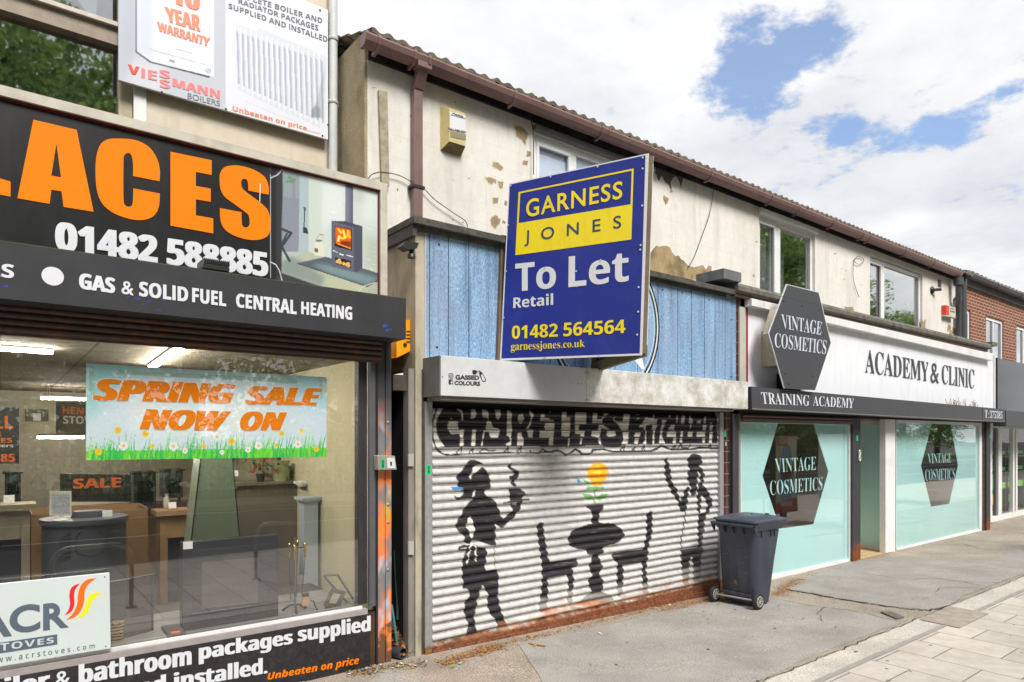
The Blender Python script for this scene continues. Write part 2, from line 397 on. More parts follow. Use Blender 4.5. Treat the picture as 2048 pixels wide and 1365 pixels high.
def glass(name, k=1.0, add=.03, tint=(1, 1, 1), rough=0.0):
    m = bpy.data.materials.new(name); m.use_nodes = True; nt = m.node_tree; nt.nodes.clear()
    out = N(nt, 'ShaderNodeOutputMaterial'); tr = N(nt, 'ShaderNodeBsdfTransparent'); tr.inputs[0].default_value = tint + (1,)
    gl = N(nt, 'ShaderNodeBsdfGlossy', i_Roughness=rough); gl.inputs[0].default_value = (.95, .97, .97, 1)
    lw = N(nt, 'ShaderNodeLayerWeight', i_Blend=.5); p5 = N(nt, 'ShaderNodeMath', operation='POWER', i_1=5.0); L(nt, lw.outputs['Facing'], p5.inputs[0]); ma = N(nt, 'ShaderNodeMath', operation='MULTIPLY_ADD', i_1=k * .96, i_2=add + .04 * k, use_clamp=True); L(nt, p5.outputs[0], ma.inputs[0])
    geo = N(nt, 'ShaderNodeNewGeometry'); n = N(nt, 'ShaderNodeTexNoise', i_Scale=1.3, i_Detail=1.0); L(nt, geo.outputs['Position'], n.inputs['Vector'])
    bp = N(nt, 'ShaderNodeBump', i_Strength=.12, i_Distance=.012); L(nt, n.outputs[0], bp.inputs['Height']); L(nt, bp.outputs[0], gl.inputs['Normal'])
    mx = N(nt, 'ShaderNodeMixShader'); L(nt, ma.outputs[0], mx.inputs[0]); L(nt, tr.outputs[0], mx.inputs[1]); L(nt, gl.outputs[0], mx.inputs[2]); L(nt, mx.outputs[0], out.inputs[0])
    return m
def emis(name, col, st):
    m = bpy.data.materials.new(name); m.use_nodes = True; b = m.node_tree.nodes['Principled BSDF']
    b.inputs['Base Color'].default_value = (.8, .8, .8, 1); b.inputs['Emission Color'].default_value = lin(col) + (1,); b.inputs['Emission Strength'].default_value = st; return m
def brickmat(name, c1, c2, mort, bw, bh, ms, axes='xz', rough=.8, bump=.4, off=.5, var=.15, stain=None, sa=.0, smooth=.1, streak=0):
    m = bpy.data.materials.new(name); m.use_nodes = True; nt = m.node_tree; b = nt.nodes['Principled BSDF']; b.inputs['Roughness'].default_value = rough
    geo = N(nt, 'ShaderNodeNewGeometry'); sp = N(nt, 'ShaderNodeSeparateXYZ'); L(nt, geo.outputs['Position'], sp.inputs[0]); cb = N(nt, 'ShaderNodeCombineXYZ')
    L(nt, sp.outputs['xyz'.index(axes[0])], cb.inputs[0]); L(nt, sp.outputs['xyz'.index(axes[1])], cb.inputs[1])
    br = N(nt, 'ShaderNodeTexBrick', offset=off); br.inputs['Scale'].default_value = 1; br.inputs['Brick Width'].default_value = bw; br.inputs['Row Height'].default_value = bh
    br.inputs['Mortar Size'].default_value = ms; br.inputs['Mortar Smooth'].default_value = smooth
    br.inputs['Color1'].default_value = lin(c1) + (1,); br.inputs['Color2'].default_value = lin(c2) + (1,); br.inputs['Mortar'].default_value = lin(mort) + (1,); L(nt, cb.outputs[0], br.inputs['Vector'])
    n = N(nt, 'ShaderNodeTexNoise', i_Scale=9.0, i_Detail=6.0, i_Roughness=.7); L(nt, geo.outputs['Position'], n.inputs['Vector'])
    mr = N(nt, 'ShaderNodeMapRange'); mr.inputs[1].default_value = .3; mr.inputs[2].default_value = .7; mr.inputs[3].default_value = 1 - var; mr.inputs[4].default_value = 1 + var; L(nt, n.outputs[0], mr.inputs[0])
    mul = N(nt, 'ShaderNodeVectorMath', operation='SCALE'); L(nt, br.outputs[0], mul.inputs[0]); L(nt, mr.outputs[0], mul.inputs['Scale']); o = mul.outputs[0]
    if stain:
        n2 = N(nt, 'ShaderNodeTexNoise', i_Scale=1.1, i_Detail=8.0, i_Roughness=.65); mp = N(nt, 'ShaderNodeMapping'); mp.inputs['Scale'].default_value = (1, 1, .4); L(nt, geo.outputs['Position'], mp.inputs[0]); L(nt, mp.outputs[0], n2.inputs['Vector'])
        r = N(nt, 'ShaderNodeMapRange'); r.inputs[1].default_value = .47; r.inputs[2].default_value = .75; r.inputs[3].default_value = 0; r.inputs[4].default_value = sa; L(nt, n2.outputs[0], r.inputs[0])
        mx = N(nt, 'ShaderNodeMix', data_type='RGBA'); L(nt, r.outputs[0], mx.inputs[0]); L(nt, o, mx.inputs[6]); mx.inputs[7].default_value = lin(stain) + (1,); o = mx.outputs[2]
    if streak:
        n5 = N(nt, 'ShaderNodeTexNoise', i_Scale=5.0, i_Detail=7.0, i_Roughness=.7); mp5 = N(nt, 'ShaderNodeMapping'); mp5.inputs['Scale'].default_value = (1, 1, .09); L(nt, geo.outputs['Position'], mp5.inputs[0]); L(nt, mp5.outputs[0], n5.inputs['Vector'])
        r5 = N(nt, 'ShaderNodeMapRange'); r5.inputs[1].default_value = .52; r5.inputs[2].default_value = .75; r5.inputs[3].default_value = 0; r5.inputs[4].default_value = streak; L(nt, n5.outputs[0], r5.inputs[0])
        m5 = N(nt, 'ShaderNodeMix', data_type='RGBA'); L(nt, r5.outputs[0], m5.inputs[0]); L(nt, o, m5.inputs[6]); m5.inputs[7].default_value = lin('857d72') + (1,); o = m5.outputs[2]
        n6 = N(nt, 'ShaderNodeTexNoise', i_Scale=38.0, i_Detail=3.0); L(nt, geo.outputs['Position'], n6.inputs['Vector']); r6 = N(nt, 'ShaderNodeMapRange'); r6.inputs[1].default_value = .66; r6.inputs[2].default_value = .72; r6.inputs[3].default_value = 0; r6.inputs[4].default_value = .25; L(nt, n6.outputs[0], r6.inputs[0])
        m6 = N(nt, 'ShaderNodeMix', data_type='RGBA'); L(nt, r6.outputs[0], m6.inputs[0]); L(nt, o, m6.inputs[6]); m6.inputs[7].default_value = lin('9a8c78') + (1,); o = m6.outputs[2]
    L(nt, o, b.inputs['Base Color'])
    bp = N(nt, 'ShaderNodeBump', i_Strength=bump, i_Distance=.006); inv = N(nt, 'ShaderNodeMath', operation='MULTIPLY_ADD', i_1=-1.0, i_2=1.0); L(nt, br.outputs['Fac'], inv.inputs[0])
    ad = N(nt, 'ShaderNodeMath', operation='MULTIPLY_ADD', i_1=.35); L(nt, n.outputs[0], ad.inputs[0]); L(nt, inv.outputs[0], ad.inputs[2]); L(nt, ad.outputs[0], bp.inputs['Height']); L(nt, bp.outputs[0], b.inputs['Normal'])
    return m
def rustmat(name, base, rust, zlo, zhi, scale=6, rough=.6, metal=0, top=0.0, attr=False, bump=.3):
    """paint that gives way to rust below a height (rust starts zhi, full at zlo)"""
    m = bpy.data.materials.new(name); m.use_nodes = True; nt = m.node_tree; b = nt.nodes['Principled BSDF']; b.inputs['Roughness'].default_value = rough; b.inputs['Metallic'].default_value = metal
    geo = N(nt, 'ShaderNodeNewGeometry'); sp = N(nt, 'ShaderNodeSeparateXYZ'); L(nt, geo.outputs['Position'], sp.inputs[0])
    n = N(nt, 'ShaderNodeTexNoise', i_Scale=float(scale), i_Detail=8.0, i_Roughness=.7); L(nt, geo.outputs['Position'], n.inputs['Vector'])
    r = N(nt, 'ShaderNodeMapRange'); r.inputs[1].default_value = zlo; r.inputs[2].default_value = zhi; r.inputs[3].default_value = 1; r.inputs[4].default_value = top; L(nt, sp.outputs[2], r.inputs[0])
    a = N(nt, 'ShaderNodeMath', operation='MULTIPLY_ADD', i_1=1.6, i_2=-.8); L(nt, n.outputs[0], a.inputs[0]); s = N(nt, 'ShaderNodeMath', operation='ADD'); L(nt, a.outputs[0], s.inputs[0]); L(nt, r.outputs[0], s.inputs[1])
    q = N(nt, 'ShaderNodeMapRange'); q.inputs[1].default_value = .35; q.inputs[2].default_value = .62; L(nt, s.outputs[0], q.inputs[0])
    rr = N(nt, 'ShaderNodeValToRGB'); n2 = N(nt, 'ShaderNodeTexNoise', i_Scale=float(scale) * 3, i_Detail=6.0); L(nt, geo.outputs['Position'], n2.inputs['Vector']); L(nt, n2.outputs[0], rr.inputs[0])
    rc = lin(rust); rr.color_ramp.elements[0].position = .3; rr.color_ramp.elements[0].color = (rc[0] * .35, rc[1] * .3, rc[2] * .3, 1); rr.color_ramp.elements[1].position = .65; rr.color_ramp.elements[1].color = rc + (1,)
    mx = N(nt, 'ShaderNodeMix', data_type='RGBA'); L(nt, q.outputs[0], mx.inputs[0]); L(nt, rr.outputs[0], mx.inputs[7])
    mrv = N(nt, 'ShaderNodeMapRange'); mrv.inputs[1].default_value = .3; mrv.inputs[2].default_value = .7; mrv.inputs[3].default_value = .88; mrv.inputs[4].default_value = 1.1; L(nt, n2.outputs[0], mrv.inputs[0])
    sc = N(nt, 'ShaderNodeVectorMath', operation='SCALE'); L(nt, mrv.outputs[0], sc.inputs['Scale'])
    if attr: at = N(nt, 'ShaderNodeAttribute', attribute_name='Col'); L(nt, at.outputs['Color'], sc.inputs[0])
    else: sc.inputs[0].default_value = lin(base)
    L(nt, sc.outputs[0], mx.inputs[6]); L(nt, mx.outputs[2], b.inputs['Base Color'])
    bp = N(nt, 'ShaderNodeBump', i_Strength=bump, i_Distance=.004); L(nt, n2.outputs[0], bp.inputs['Height']); L(nt, bp.outputs[0], b.inputs['Normal'])
    return m
OUT = Vector((0, -1, 0)); UP = Vector((0, 0, 1))
WHITE = M('white_paint', (.74, .74, .74), .45, var=.04, stain='8a8578', sa=.35, ss=2.5, streak=1)
UPVC = M('white_upvc', (.78, .79, .80), .3, var=.02, stain='a39c90', sa=.25, ss=3)
BLACK = M('black_paint', (.022, .022, .024), .4, var=.2, stain='5a5650', sa=.15, ss=4)
DARK = M('painted_gap_shade', (.012, .012, .013), .9, var=.1)  # near-black colour put into gaps and hollows in place of shade
GLASS = glass('shop_glass', 1.2, .05)
GLASSUP = glass('upper_glass', 2.2, .24, rough=.02)
# ================================================================ ground and road
def patchcol(name, col, dk, rough=.92, var=.16, gs=220, stain='6d645a', sa=.45):
    m = M(name, col, rough, var=var, vs=1.6, stain=stain, sa=sa, ss=1.4, bump=.0, det=8)
    nt = m.node_tree; b = nt.nodes['Principled BSDF']; lk = b.inputs['Base Color'].links[0].from_socket
    geo = N(nt, 'ShaderNodeNewGeometry'); v = N(nt, 'ShaderNodeTexNoise', i_Scale=float(gs), i_Detail=2.0); L(nt, geo.outputs['Position'], v.inputs['Vector'])
    mr = N(nt, 'ShaderNodeMapRange'); mr.inputs[1].default_value = .3; mr.inputs[2].default_value = .7; mr.inputs[3].default_value = 1 - dk; mr.inputs[4].default_value = 1 + dk; L(nt, v.outputs[0], mr.inputs[0])
    sc = N(nt, 'ShaderNodeVectorMath', operation='SCALE'); L(nt, lk, sc.inputs[0]); L(nt, mr.outputs[0], sc.inputs['Scale']); L(nt, sc.outputs[0], b.inputs['Base Color'])
    bp = N(nt, 'ShaderNodeBump', i_Strength=.5, i_Distance=.004); L(nt, v.outputs[0], bp.inputs['Height']); L(nt, bp.outputs[0], b.inputs['Normal'])
    return m
OLDASPH = patchcol('old_asphalt', '988d80', .55, gs=75)
ASPH = patchcol('asphalt', '99948e', .42, gs=110, stain='7d766e', sa=.45)
ASPH2 = patchcol('asphalt_two', '96918b', .42, gs=100, stain='7a726a', sa=.5)
CONC = patchcol('strip_concrete', 'bcb5ac', .36, gs=90, stain='9d958a', sa=.55)
ROADM = patchcol('road_asphalt', '4a4a4c', .35, gs=90)
PAVE = brickmat('paving_flags', 'c8bfb4', 'b6aea6', '766e65', .66, .475, .006, 'yx', rough=.85, bump=.25, off=.42, var=.12, stain='8f8478', sa=.5, smooth=.05)
DIRT = M('dirt', '5c4a3a', .95, var=.35, vs=9, bump=.8, bs=40)
def struct(name, mb, parent=None):
    o = mb.build(name, parent); sink(cut(o) if name == 'pavement' else o)
    if not parent: o['kind'] = 'structure'
    return o
def gbox(mb, x0, x1, y0, y1, z0, z1):
    for a, b in ((x0, 3.0), (3.0, 7.4), (7.4, x1)): mb.box(a, b, y0, y1, z0, z1)
g = MB().use(OLDASPH); gbox(g, -40, 90, -2.30, 12, -.3, 0); struct('pavement', g)
g = MB().use(CONC); gbox(g, -40, 90, -2.545, -2.304, -.3, .004); struct('concrete_edging', g)
g = MB().use(M('kerb_stone', '9a9690', .8, var=.12, vs=6, stain='6b655d', sa=.4, ss=5)); gbox(g, -40, 90, -2.60, -2.549, -.3, .008); struct('edging_kerb', g)
g = MB().use(PAVE); gbox(g, -40, 90, -6.4, -2.604, -.3, .004); struct('paved_footway', g)
g = MB().use(M('road_kerb', '8e8a84', .8, var=.15, vs=4)); gbox(g, -40, 90, -6.55, -6.404, -.3, .0); struct('road_kerb', g)
g = MB().use(ROADM); g.box(-300, 300, -400, -6.554, -.5, -.12); g.box(-300, -40.01, -6.55, 300, -.5, -.14); g.box(90.01, 300, -6.55, 300, -.5, -.14); g.box(-39.99, 90, 12.01, 300, -.5, -.14); struct('road', g)
g = MB().use(M('road_paint', 'd8d6cf', .7, var=.1))
g.box(-40, 90, -6.95, -6.87, -.119, -.115); g.box(-40, 90, -7.2, -7.12, -.119, -.115); g.box(-40, 90, -14.1, -14.0, -.119, -.115)
for k in range(-8, 18): g.box(k * 5.0, k * 5.0 + 2.8, -10.6, -10.5, -.119, -.115)
struct('road_markings', g)
g = MB().use(patchcol('far_footway_m', '8c857e', .3, gs=90)); g.box(-60, 90, -17.2, -14.6, -.5, .0); struct('far_footway', g)
g = MB().use(M('verge_grass', '3f5a25', .95, var=.3, vs=3)); g.box(-60, 90, -60, -17.21, -.5, .02); struct('verge', g)

def jag(pts, amp=.03, n=6, seed=1):
    r = random.Random(seed); out = []
    for i in range(len(pts)):
        a = pts[i]; b = pts[(i + 1) % len(pts)]
        for k in range(n):
            t = k / n; j = amp if k else 0
            out.append(Vector((a[0] + (b[0] - a[0]) * t + r.uniform(-j, j), a[1] + (b[1] - a[1]) * t + r.uniform(-j, j), a[2])))
    return out
def sheet(name, pts, mat, lift, amp=.03, seed=1, parent=None):
    q = jag([Vector(p) for p in pts], amp, 7, seed)
    mb = MB().use(mat); tri = geometry.tessellate_polygon([[Vector((p.x, p.y, 0)) for p in q]])
    top = [Vector((p.x, p.y, lift)) for p in q]; mb.add(top, [tuple(t) for t in tri]); n = len(top)
    mb.add(top + [Vector((p.x, p.y, .0005)) for p in q], [(i, (i + 1) % n, n + (i + 1) % n, n + i) for i in range(n)])
    o = mb.build(name, parent); sink(cut(o)); o['kind'] = 'structure'; return o
c5 = lambda x, y: G(1380 + x / 2.5045, 820 + y / 2.5045)
near = [G(1036, 1289), c5(20, 985), c5(140, 965), c5(430, 950), c5(600, 982), c5(820, 1010), c5(1060, 1066), c5(900, 1125), c5(600, 1240), G(1520, 1362), Vector((3.1, -2.29, 0)), Vector((3.3, -1.6, 0))]
near = [Vector((p.x, max(p.y, -2.295), 0)) for p in near]
sheet('asphalt_patch', near, ASPH, .006, .012, 3)
two = [c5(480, 903), c5(560, 915), c5(720, 945), c5(900, 975), c5(1080, 1000), c5(1200, 1008), c5(1295, 985), c5(1375, 933), c5(1673, 822), Vector((17.5, -2.29, 0)), Vector((18, -1.2, 0)), c5(1500, 760), c5(1100, 735), c5(900, 752), c5(740, 780), c5(600, 830), c5(520, 870)]
two = [Vector((p.x, max(p.y, -2.295), 0)) for p in two]
sheet('asphalt_patch', two, ASPH2, .012, .012, 5)
sheet('asphalt_patch', [Vector((18.05, -2.29, 0)), Vector((40, -2.29, 0)), Vector((40, -.3, 0)), Vector((18.2, -.5, 0))], ASPH, .005, .02, 6)
sheet('asphalt_patch', [G(740, 1365), G(770, 1338), G(842, 1365), Vector((2.6, -1.9, 0)), Vector((-3, -1.9, 0)), Vector((-3, -.15, 0)), G(560, 1364)], ASPH, .005, .01, 8)
def sq(pts): return [Vector((p.x, p.y, 0)) for p in pts]
mh = MB().use(M('access_cover', '9d9286', .85, var=.2, vs=8, bump=.3, bs=90)); mh.prism([Vector((p.x, p.y, .0085)) for p in (c5(1150, 1055), c5(1300, 988), c5(1495, 1026), c5(1350, 1098))], (0, 0, .005)); sink(mh.build('paving_slab'))['kind'] = 'structure'
mo = empty('drain_cover', G(1782, 1233), 'small rusty metal drain cover set in the broken strip of pavement', 'drain cover')
mh = MB().use(M('cast_iron', '7d7573', .6, metal=.5, var=.3, vs=20)); q = [G(1761, 1226.5), G(1778, 1224.5), G(1808, 1237), G(1793, 1240)]; mh.prism([Vector((p.x, p.y, .002)) for p in q], (0, 0, .016))
for k in range(1, 6):
    t = k / 6; a = q[0].lerp(q[3], t); b = q[1].lerp(q[2], t); mh.tube([Vector((a.x, a.y, .019)), Vector((b.x, b.y, .019))], .004, 5)
sink(mh.build('cover', mo))
# cracks: thin dark ribbons lying in the asphalt
CR = M('crack_dark', '2e2a27', .95, var=.2)
def crack(pts, w=.008, seed=0, z=.0135):
    r = random.Random(seed); P = []
    pts = [Vector((p.x, p.y, 0)) for p in pts]
    for a, b in zip(pts[:-1], pts[1:]):
        for k in range(6):
            t = k / 6; p = a.lerp(b, t); P.append(Vector((p.x + r.uniform(-.022, .022), p.y + r.uniform(-.022, .022), z)))
    P.append(Vector((pts[-1].x, pts[-1].y, z))); mb = MB().use(CR); vs = []; fs = []
    for i, p in enumerate(P):
        t = (P[min(i + 1, len(P) - 1)] - P[max(i - 1, 0)]).normalized(); n = Vector((-t.y, t.x, 0)); ww = w * r.uniform(.25, 1.0) * (0.3 if i in (0, len(P) - 1) else 1)
        vs += [p + n * ww, p - n * ww]
    for i in range(len(P) - 1): fs.append((2 * i, 2 * i + 1, 2 * i + 3, 2 * i + 2))
    mb.add(vs, fs); sink(mb.build('pavement_crack'))['kind'] = 'structure'
c6 = lambda x, y: G(1500 + x / 3.737, 1080 + y / 3.737)
crack([c6(800, 250), c6(1000, 280), c6(1200, 302), c6(1380, 292), c6(1600, 322), c6(1870, 327)], .008, 1)
crack([c6(1600, 322), c6(1700, 350), c6(1800, 358)], .006, 2)
crack([c6(1390, 400), c6(1410, 368), c6(1600, 365), c6(1760, 374)], .007, 3)
crack([c6(1580, 28), c6(1700, 65), c6(1850, 70), c6(2048, 88)], .008, 4, .006)
crack([c6(580, 510), c6(500, 545), c6(520, 590), c6(560, 622)], .005, 5)
crack([c6(640, 655), c6(650, 668)], .005, 6)
crack([G(2000, 1062), G(2048, 1066), G(2100, 1066)], .012, 7, .006)
# dark ragged lip where the new asphalt overlaps the old band and the edging
crack([c5(480, 903), c5(560, 915), c5(720, 945), c5(900, 975), c5(1080, 1000), c5(1200, 1008), c5(1295, 985)], .014, 11)
crack([c5(430, 950), c5(600, 982), c5(820, 1010), c5(1060, 1066)], .006, 12, .0075)
def edgecrack(x0, x1, y, seed, w=.007): crack([Vector((x0 + (x1 - x0) * k / 8, y + .006 * math.sin(k * 3), 0)) for k in range(9)], w, seed, .0085)
edgecrack(3.2, 7.3, -2.30, 21, .006); edgecrack(7.3, 12, -2.30, 22, .006)

# ================================================================ materials of the buildings
def creammat(name, col, stain, sa, blocks=.5):
    m = brickmat(name, col, col, 'cfc7ba', .46, .232, .0018, 'xz', rough=.85, bump=.18, var=.06, stain=stain, sa=sa, smooth=.5, streak=.3)
    return m
CREAM = creammat('cream_wall', 'dfdbd5', 'a59d90', .5)
CREAML = creammat('cream_wall_left', 'd3c8b6', 'a89a84', .4)
RENDER = M('rough_render', 'a89a7c', .95, var=.2, vs=3, stain='5e5642', sa=.75, ss=2.2, bump=1.0, bs=70, streak=1)
BAREM = M('bare_render', '9f8b6c', .95, var=.16, vs=6, stain='6a5c45', sa=.6, ss=8, bump=.4, bs=60)
MOSSR = M('mossy_render', 'a58f6c', .95, var=.2, vs=7, stain='403d26', sa=.9, ss=2.6, bump=.5, bs=50)
TILE = M('roof_tile', '766c60', .9, var=.3, vs=5, stain='8a8063', sa=.5, ss=6, bump=.6, bs=50)
BROWNPL = M('brown_gutter', '7d625f', .38, var=.08, vs=3, stain='4a3430', sa=.35, ss=4)
DKBOARD = M('black_fascia_board', '25222a', .55, var=.25, vs=4, stain='6b655e', sa=.3, ss=3)
STONE = M('weathered_coping', '6c6860', .9, var=.25, vs=9, stain='2f2e27', sa=.85, ss=7, bump=.7, bs=50)
RUST = rustmat('rust', '7a3d20', '8a5234', 9, 10, 9, rough=.85)

# ================================================================ cream terrace: upper storey
YW = .8; ZT = Z(1400, 398, YW)   # underside of the black board
T0, T1 = X(735, YW), X(1925, YW)
terr = empty('terrace_building', ((T0 + T1) / 2, 3, 0), 'long cream painted two storey terrace with peeling walls and brown pantile roof', 'building')
ztop = Z(1530, 440, YW)
# windows: (left px, right px, mullions)
WIN = [(1068, 1268), (1518, 1630), (1740, 1845)]
zw1 = Z(1575, 440, YW) ; zw0 = 3.35
wb = [(X(a, YW), X(b, YW)) for a, b in WIN]
zb = 5.0
zwin = [Z(1068, 262, YW), Z(1518, 428, YW), Z(1740, 512, YW)]
ztw = 5.65
w = MB().use(CREAM)
def wall_strip(mb, x0, x1, z0, z1): mb.box(x0, x1, YW, YW + .3, z0, z1)
ZG = Z(1340, 326, YW - .12)
ZE = 5.78
xs = [T0] + [v for p in wb for v in p] + [T1]
for i in range(0, len(xs), 2): wall_strip(w, xs[i], xs[i + 1], 2.8, ZE + .25)
for (a, b) in wb: wall_strip(w, a, b, 2.8, zw0); wall_strip(w, a, b, ztw, ZE + .25)
w.use(RENDER); w.box(T0 + .003, T0 + .3, YW + .3, 8, 2.2, ZE + .3)
w.box(T0 - .03, T0, YW + .003, 8, 2.2, ZE + .28)
w.use(CREAM); w.box(T1 - .3, T1 - .003, YW + .3, 8, 2.8, ZE + .3)
# peeled patches of paint, a few millimetres deep, part of the wall surface
def blob(cx, cy, rx, ry, seed, n=22, rough=.38):
    r = random.Random(seed); ph = [r.uniform(0, 6.28) for _ in range(4)]
    out = []
    for k in range(n):
        th = 2 * math.pi * k / n; rad = 1 + rough * (math.sin(2 * th + ph[0]) * .4 + math.sin(3 * th + ph[1]) * .4 + math.sin(5 * th + ph[2]) * .3) + r.uniform(-.16, .16)
        out.append((cx + rx * rad * math.cos(th), cy + ry * rad * math.sin(th)))
    return out
pw = PY(YW)
w.use(BAREM)
c4 = lambda l: crop(l, 640, 0, 2.926)
cA = lambda l: crop(l, 1300, 330, 5.69)
W4 = [([(1140, 740), (1180, 745), (1205, 770), (1220, 790), (1205, 815), (1200, 848), (1175, 815), (1150, 800), (1145, 770)]),
      ([(1212, 885), (1232, 890), (1230, 915), (1208, 918)]), ([(1188, 940), (1215, 945), (1210, 970), (1185, 965)]),
      ([(1015, 950), (1045, 955), (1070, 985), (1055, 1000), (1030, 985), (1008, 975)]),
      ([(965, 1040), (1000, 1040), (1030, 1055), (1005, 1078), (985, 1070)]), ([(1040, 1062), (1072, 1065), (1068, 1100), (1052, 1108)]),
      ([(1012, 1160), (1042, 1158), (1038, 1190), (1012, 1192)]), ([(1080, 1175), (1096, 1178), (1092, 1205), (1078, 1200)]),
      ([(1005, 1275), (1025, 1262), (1055, 1285), (1048, 1310), (1025, 1340), (1005, 1320), (998, 1290)]), ([(1068, 1290), (1088, 1300), (1082, 1312), (1066, 1305)])]
rr = random.Random(4)
def rough_loop(lp, amp, n=3):
    out = []
    for i, a in enumerate(lp):
        b = lp[(i + 1) % len(lp)]
        for k in range(n):
            t = k / n; out.append((a[0] + (b[0] - a[0]) * t + rr.uniform(-amp, amp), a[1] + (b[1] - a[1]) * t + rr.uniform(-amp, amp)))
    return out
def grow(lp, k):
    cx_ = sum(p[0] for p in lp) / len(lp); cy_ = sum(p[1] for p in lp) / len(lp); return [(cx_ + (p[0] - cx_) * k, cy_ + (p[1] - cy_) * k) for p in lp]
for lp in W4:
    w.use(M('flaking_edge', 'cfc2ab', .9, var=.1)) if lp is W4[0] else w.use(bpy.data.materials['flaking_edge']); w.poly(rough_loop(grow(c4(lp), 1.22), 1.0), pw, OUT, .0008); w.use(BAREM); w.poly(rough_loop(c4(lp), .9), pw, OUT, .0015)
for (x, y, rx, ry) in ((910, 205, 2.2, 1.2), (938, 357, 1.5, 1.5), (990, 365, 2, 3), (926, 445, 1.5, 1.5), (906, 440, 1.5, 1.5), (907, 361, 1.2, 1.2), (963, 240, 1.4, 1), (1670, 508, 2.2, 1.8), (1683, 538, 1, 1), (1692, 542, 1, 1), (1688, 559, 1.6, 1), (1723, 570, 1, 1), (1664, 495, .8, .8), (1513, 484, 2, 1.5), (1507, 552, 2, 3), (822, 232, 1.5, 4), (748, 176, 3, 1), (795, 380, 1.5, 3)):
    w.poly(blob(x, y, rx, ry, int(x * 3 + y), 9), pw, OUT, .0015)
w.poly(rough_loop(crop([(918, 1040), (960, 1048), (1000, 1045), (1015, 1085), (970, 1078), (920, 1068)], 1500, 400, 4.875), .8), pw, OUT, .0015)
w.poly(rough_loop(crop([(1672, 1130), (1690, 1200), (1710, 1155), (1705, 1255), (1670, 1250)], 1500, 400, 4.875), .8), pw, OUT, .0015)
w.poly(rough_loop(crop([(370, 1100), (385, 1040), (400, 1010), (425, 1050), (420, 1090), (435, 1110), (440, 1065), (490, 1075), (495, 1190), (470, 1140), (445, 1150), (430, 1175), (400, 1160), (395, 1080), (385, 1140)], 1840, 500, 6.83), .5), pw, OUT, .0015)
w.use(M('dark_render', '6b6258', .95, var=.25, vs=8, bump=.5, bs=40))
w.poly(rough_loop(cA([(60, 40), (330, 110), (375, 160), (350, 270), (335, 200), (300, 130), (270, 140), (240, 190), (245, 300), (215, 235), (165, 190), (130, 120), (100, 190), (60, 90)]), .8), pw, OUT, .0015)
w.use(BAREM); w.poly(rough_loop(cA([(150, 345), (210, 380), (205, 430), (178, 460), (150, 400)]), .8), pw, OUT, .0017)
w.poly(rough_loop(cA([(235, 260), (262, 310), (225, 320)]), .5), pw, OUT, .0017)
w.use(MOSSR)
w.poly(rough_loop(cA([(-40, 980), (10, 1000), (35, 960), (65, 920), (115, 935), (160, 920), (225, 938), (250, 1000), (290, 1040), (325, 1030), (350, 1070), (400, 1110), (440, 1150), (500, 1170), (560, 1155), (600, 1140), (635, 1190), (670, 1145), (697, 1160), (705, 1220), (735, 1225), (735, 1300), (400, 1310), (-40, 1310)]), .7, 4), pw, OUT, .0015)
# a timber batten fixed to the wall
w.build('wall', terr)
b = MB().use(M('weathered_batten', 'a59b87', .9, var=.2, vs=9, stain='5a5344', sa=.6, ss=6, bump=.4, bs=60))
b.add([], [])
q = [(758, 180), (775, 184), (779, 372), (764, 372)]
b.prism([PY(YW - .04)(*p) for p in q], (0, .038, 0)); b.build('batten', terr)
# fascia board and soffit under the gutter
b = MB().use(DKBOARD); zb0 = ZE; b.box(T0, T1, YW - .03, YW - .003, zb0 - .01, zb0 + .16); b.use(DKBOARD).box(T0, T1, YW - .2, YW - .032, zb0 + .15, zb0 + .17); b.box(T0, T1, YW - .12, YW - .107, zb0 + .02, zb0 + .09); b.build('fascia_board', terr)
# lead coloured head trim above the first window
b = MB().use(M('head_trim', '6c6a70', .6, var=.2, vs=6)); b.box(wb[0][0] - .02, wb[0][1] + .05, YW - .06, YW - .004, ztw + .015, ztw + .075); b.build('window_head', terr)
b = MB().use(UPVC); b.box(wb[1][0] - .02, wb[1][1] + .04, YW - .05, YW - .004, ztw + .003, ztw + .10); b.build('window_head', terr)
# roof: wavy pantiles in courses
def tiles(name, x0, x1, y0, z0, pitch, rows, par, wave=.30, amp=.032, run=.30):
    nx = int((x1 - x0) / wave * 12); P = []
    xs_ = np.linspace(x0, x1, nx); rad = math.radians(pitch); rs = np.random.default_rng(5)
    ph = (xs_ / wave) % 1; prof = amp * np.where(ph < .62, np.sin(ph / .62 * math.pi), -.35 * np.sin((ph - .62) / .38 * math.pi))
    lift_t = rs.uniform(-.006, .006, (rows, int((x1 - x0) / wave) + 3)); ti = ((xs_ - x0) / wave).astype(int)
    for r in range(rows):
        for e in (0, 1):
            d = (r + e * 1.12) * run; lift = .03 * (1 - e) + lift_t[r][ti]
            zz = z0 + d * math.sin(rad) + (prof + lift) * math.cos(rad); yy = y0 + d * math.cos(rad) - (prof + lift) * math.sin(rad)
            P.append(np.stack([xs_, np.full(nx, 1.0) * yy, zz], 1))
            if e == 0: # butt edge of the course
                zz2 = zz - .03 * math.cos(rad); P.insert(len(P) - 1, np.stack([xs_, yy + .012, zz2 - .012], 1))
    P = np.array(P); r_, c_, _ = P.shape; mb = MB().use(TILE); V = P.reshape(-1, 3)
    fs = [(i * c_ + j, i * c_ + j + 1, (i + 1) * c_ + j + 1, (i + 1) * c_ + j) for i in range(r_ - 1) for j in range(c_ - 1)]
    mb.add([tuple(v) for v in V], fs, True); mb.smooth.clear(); return mb.build(name, par)

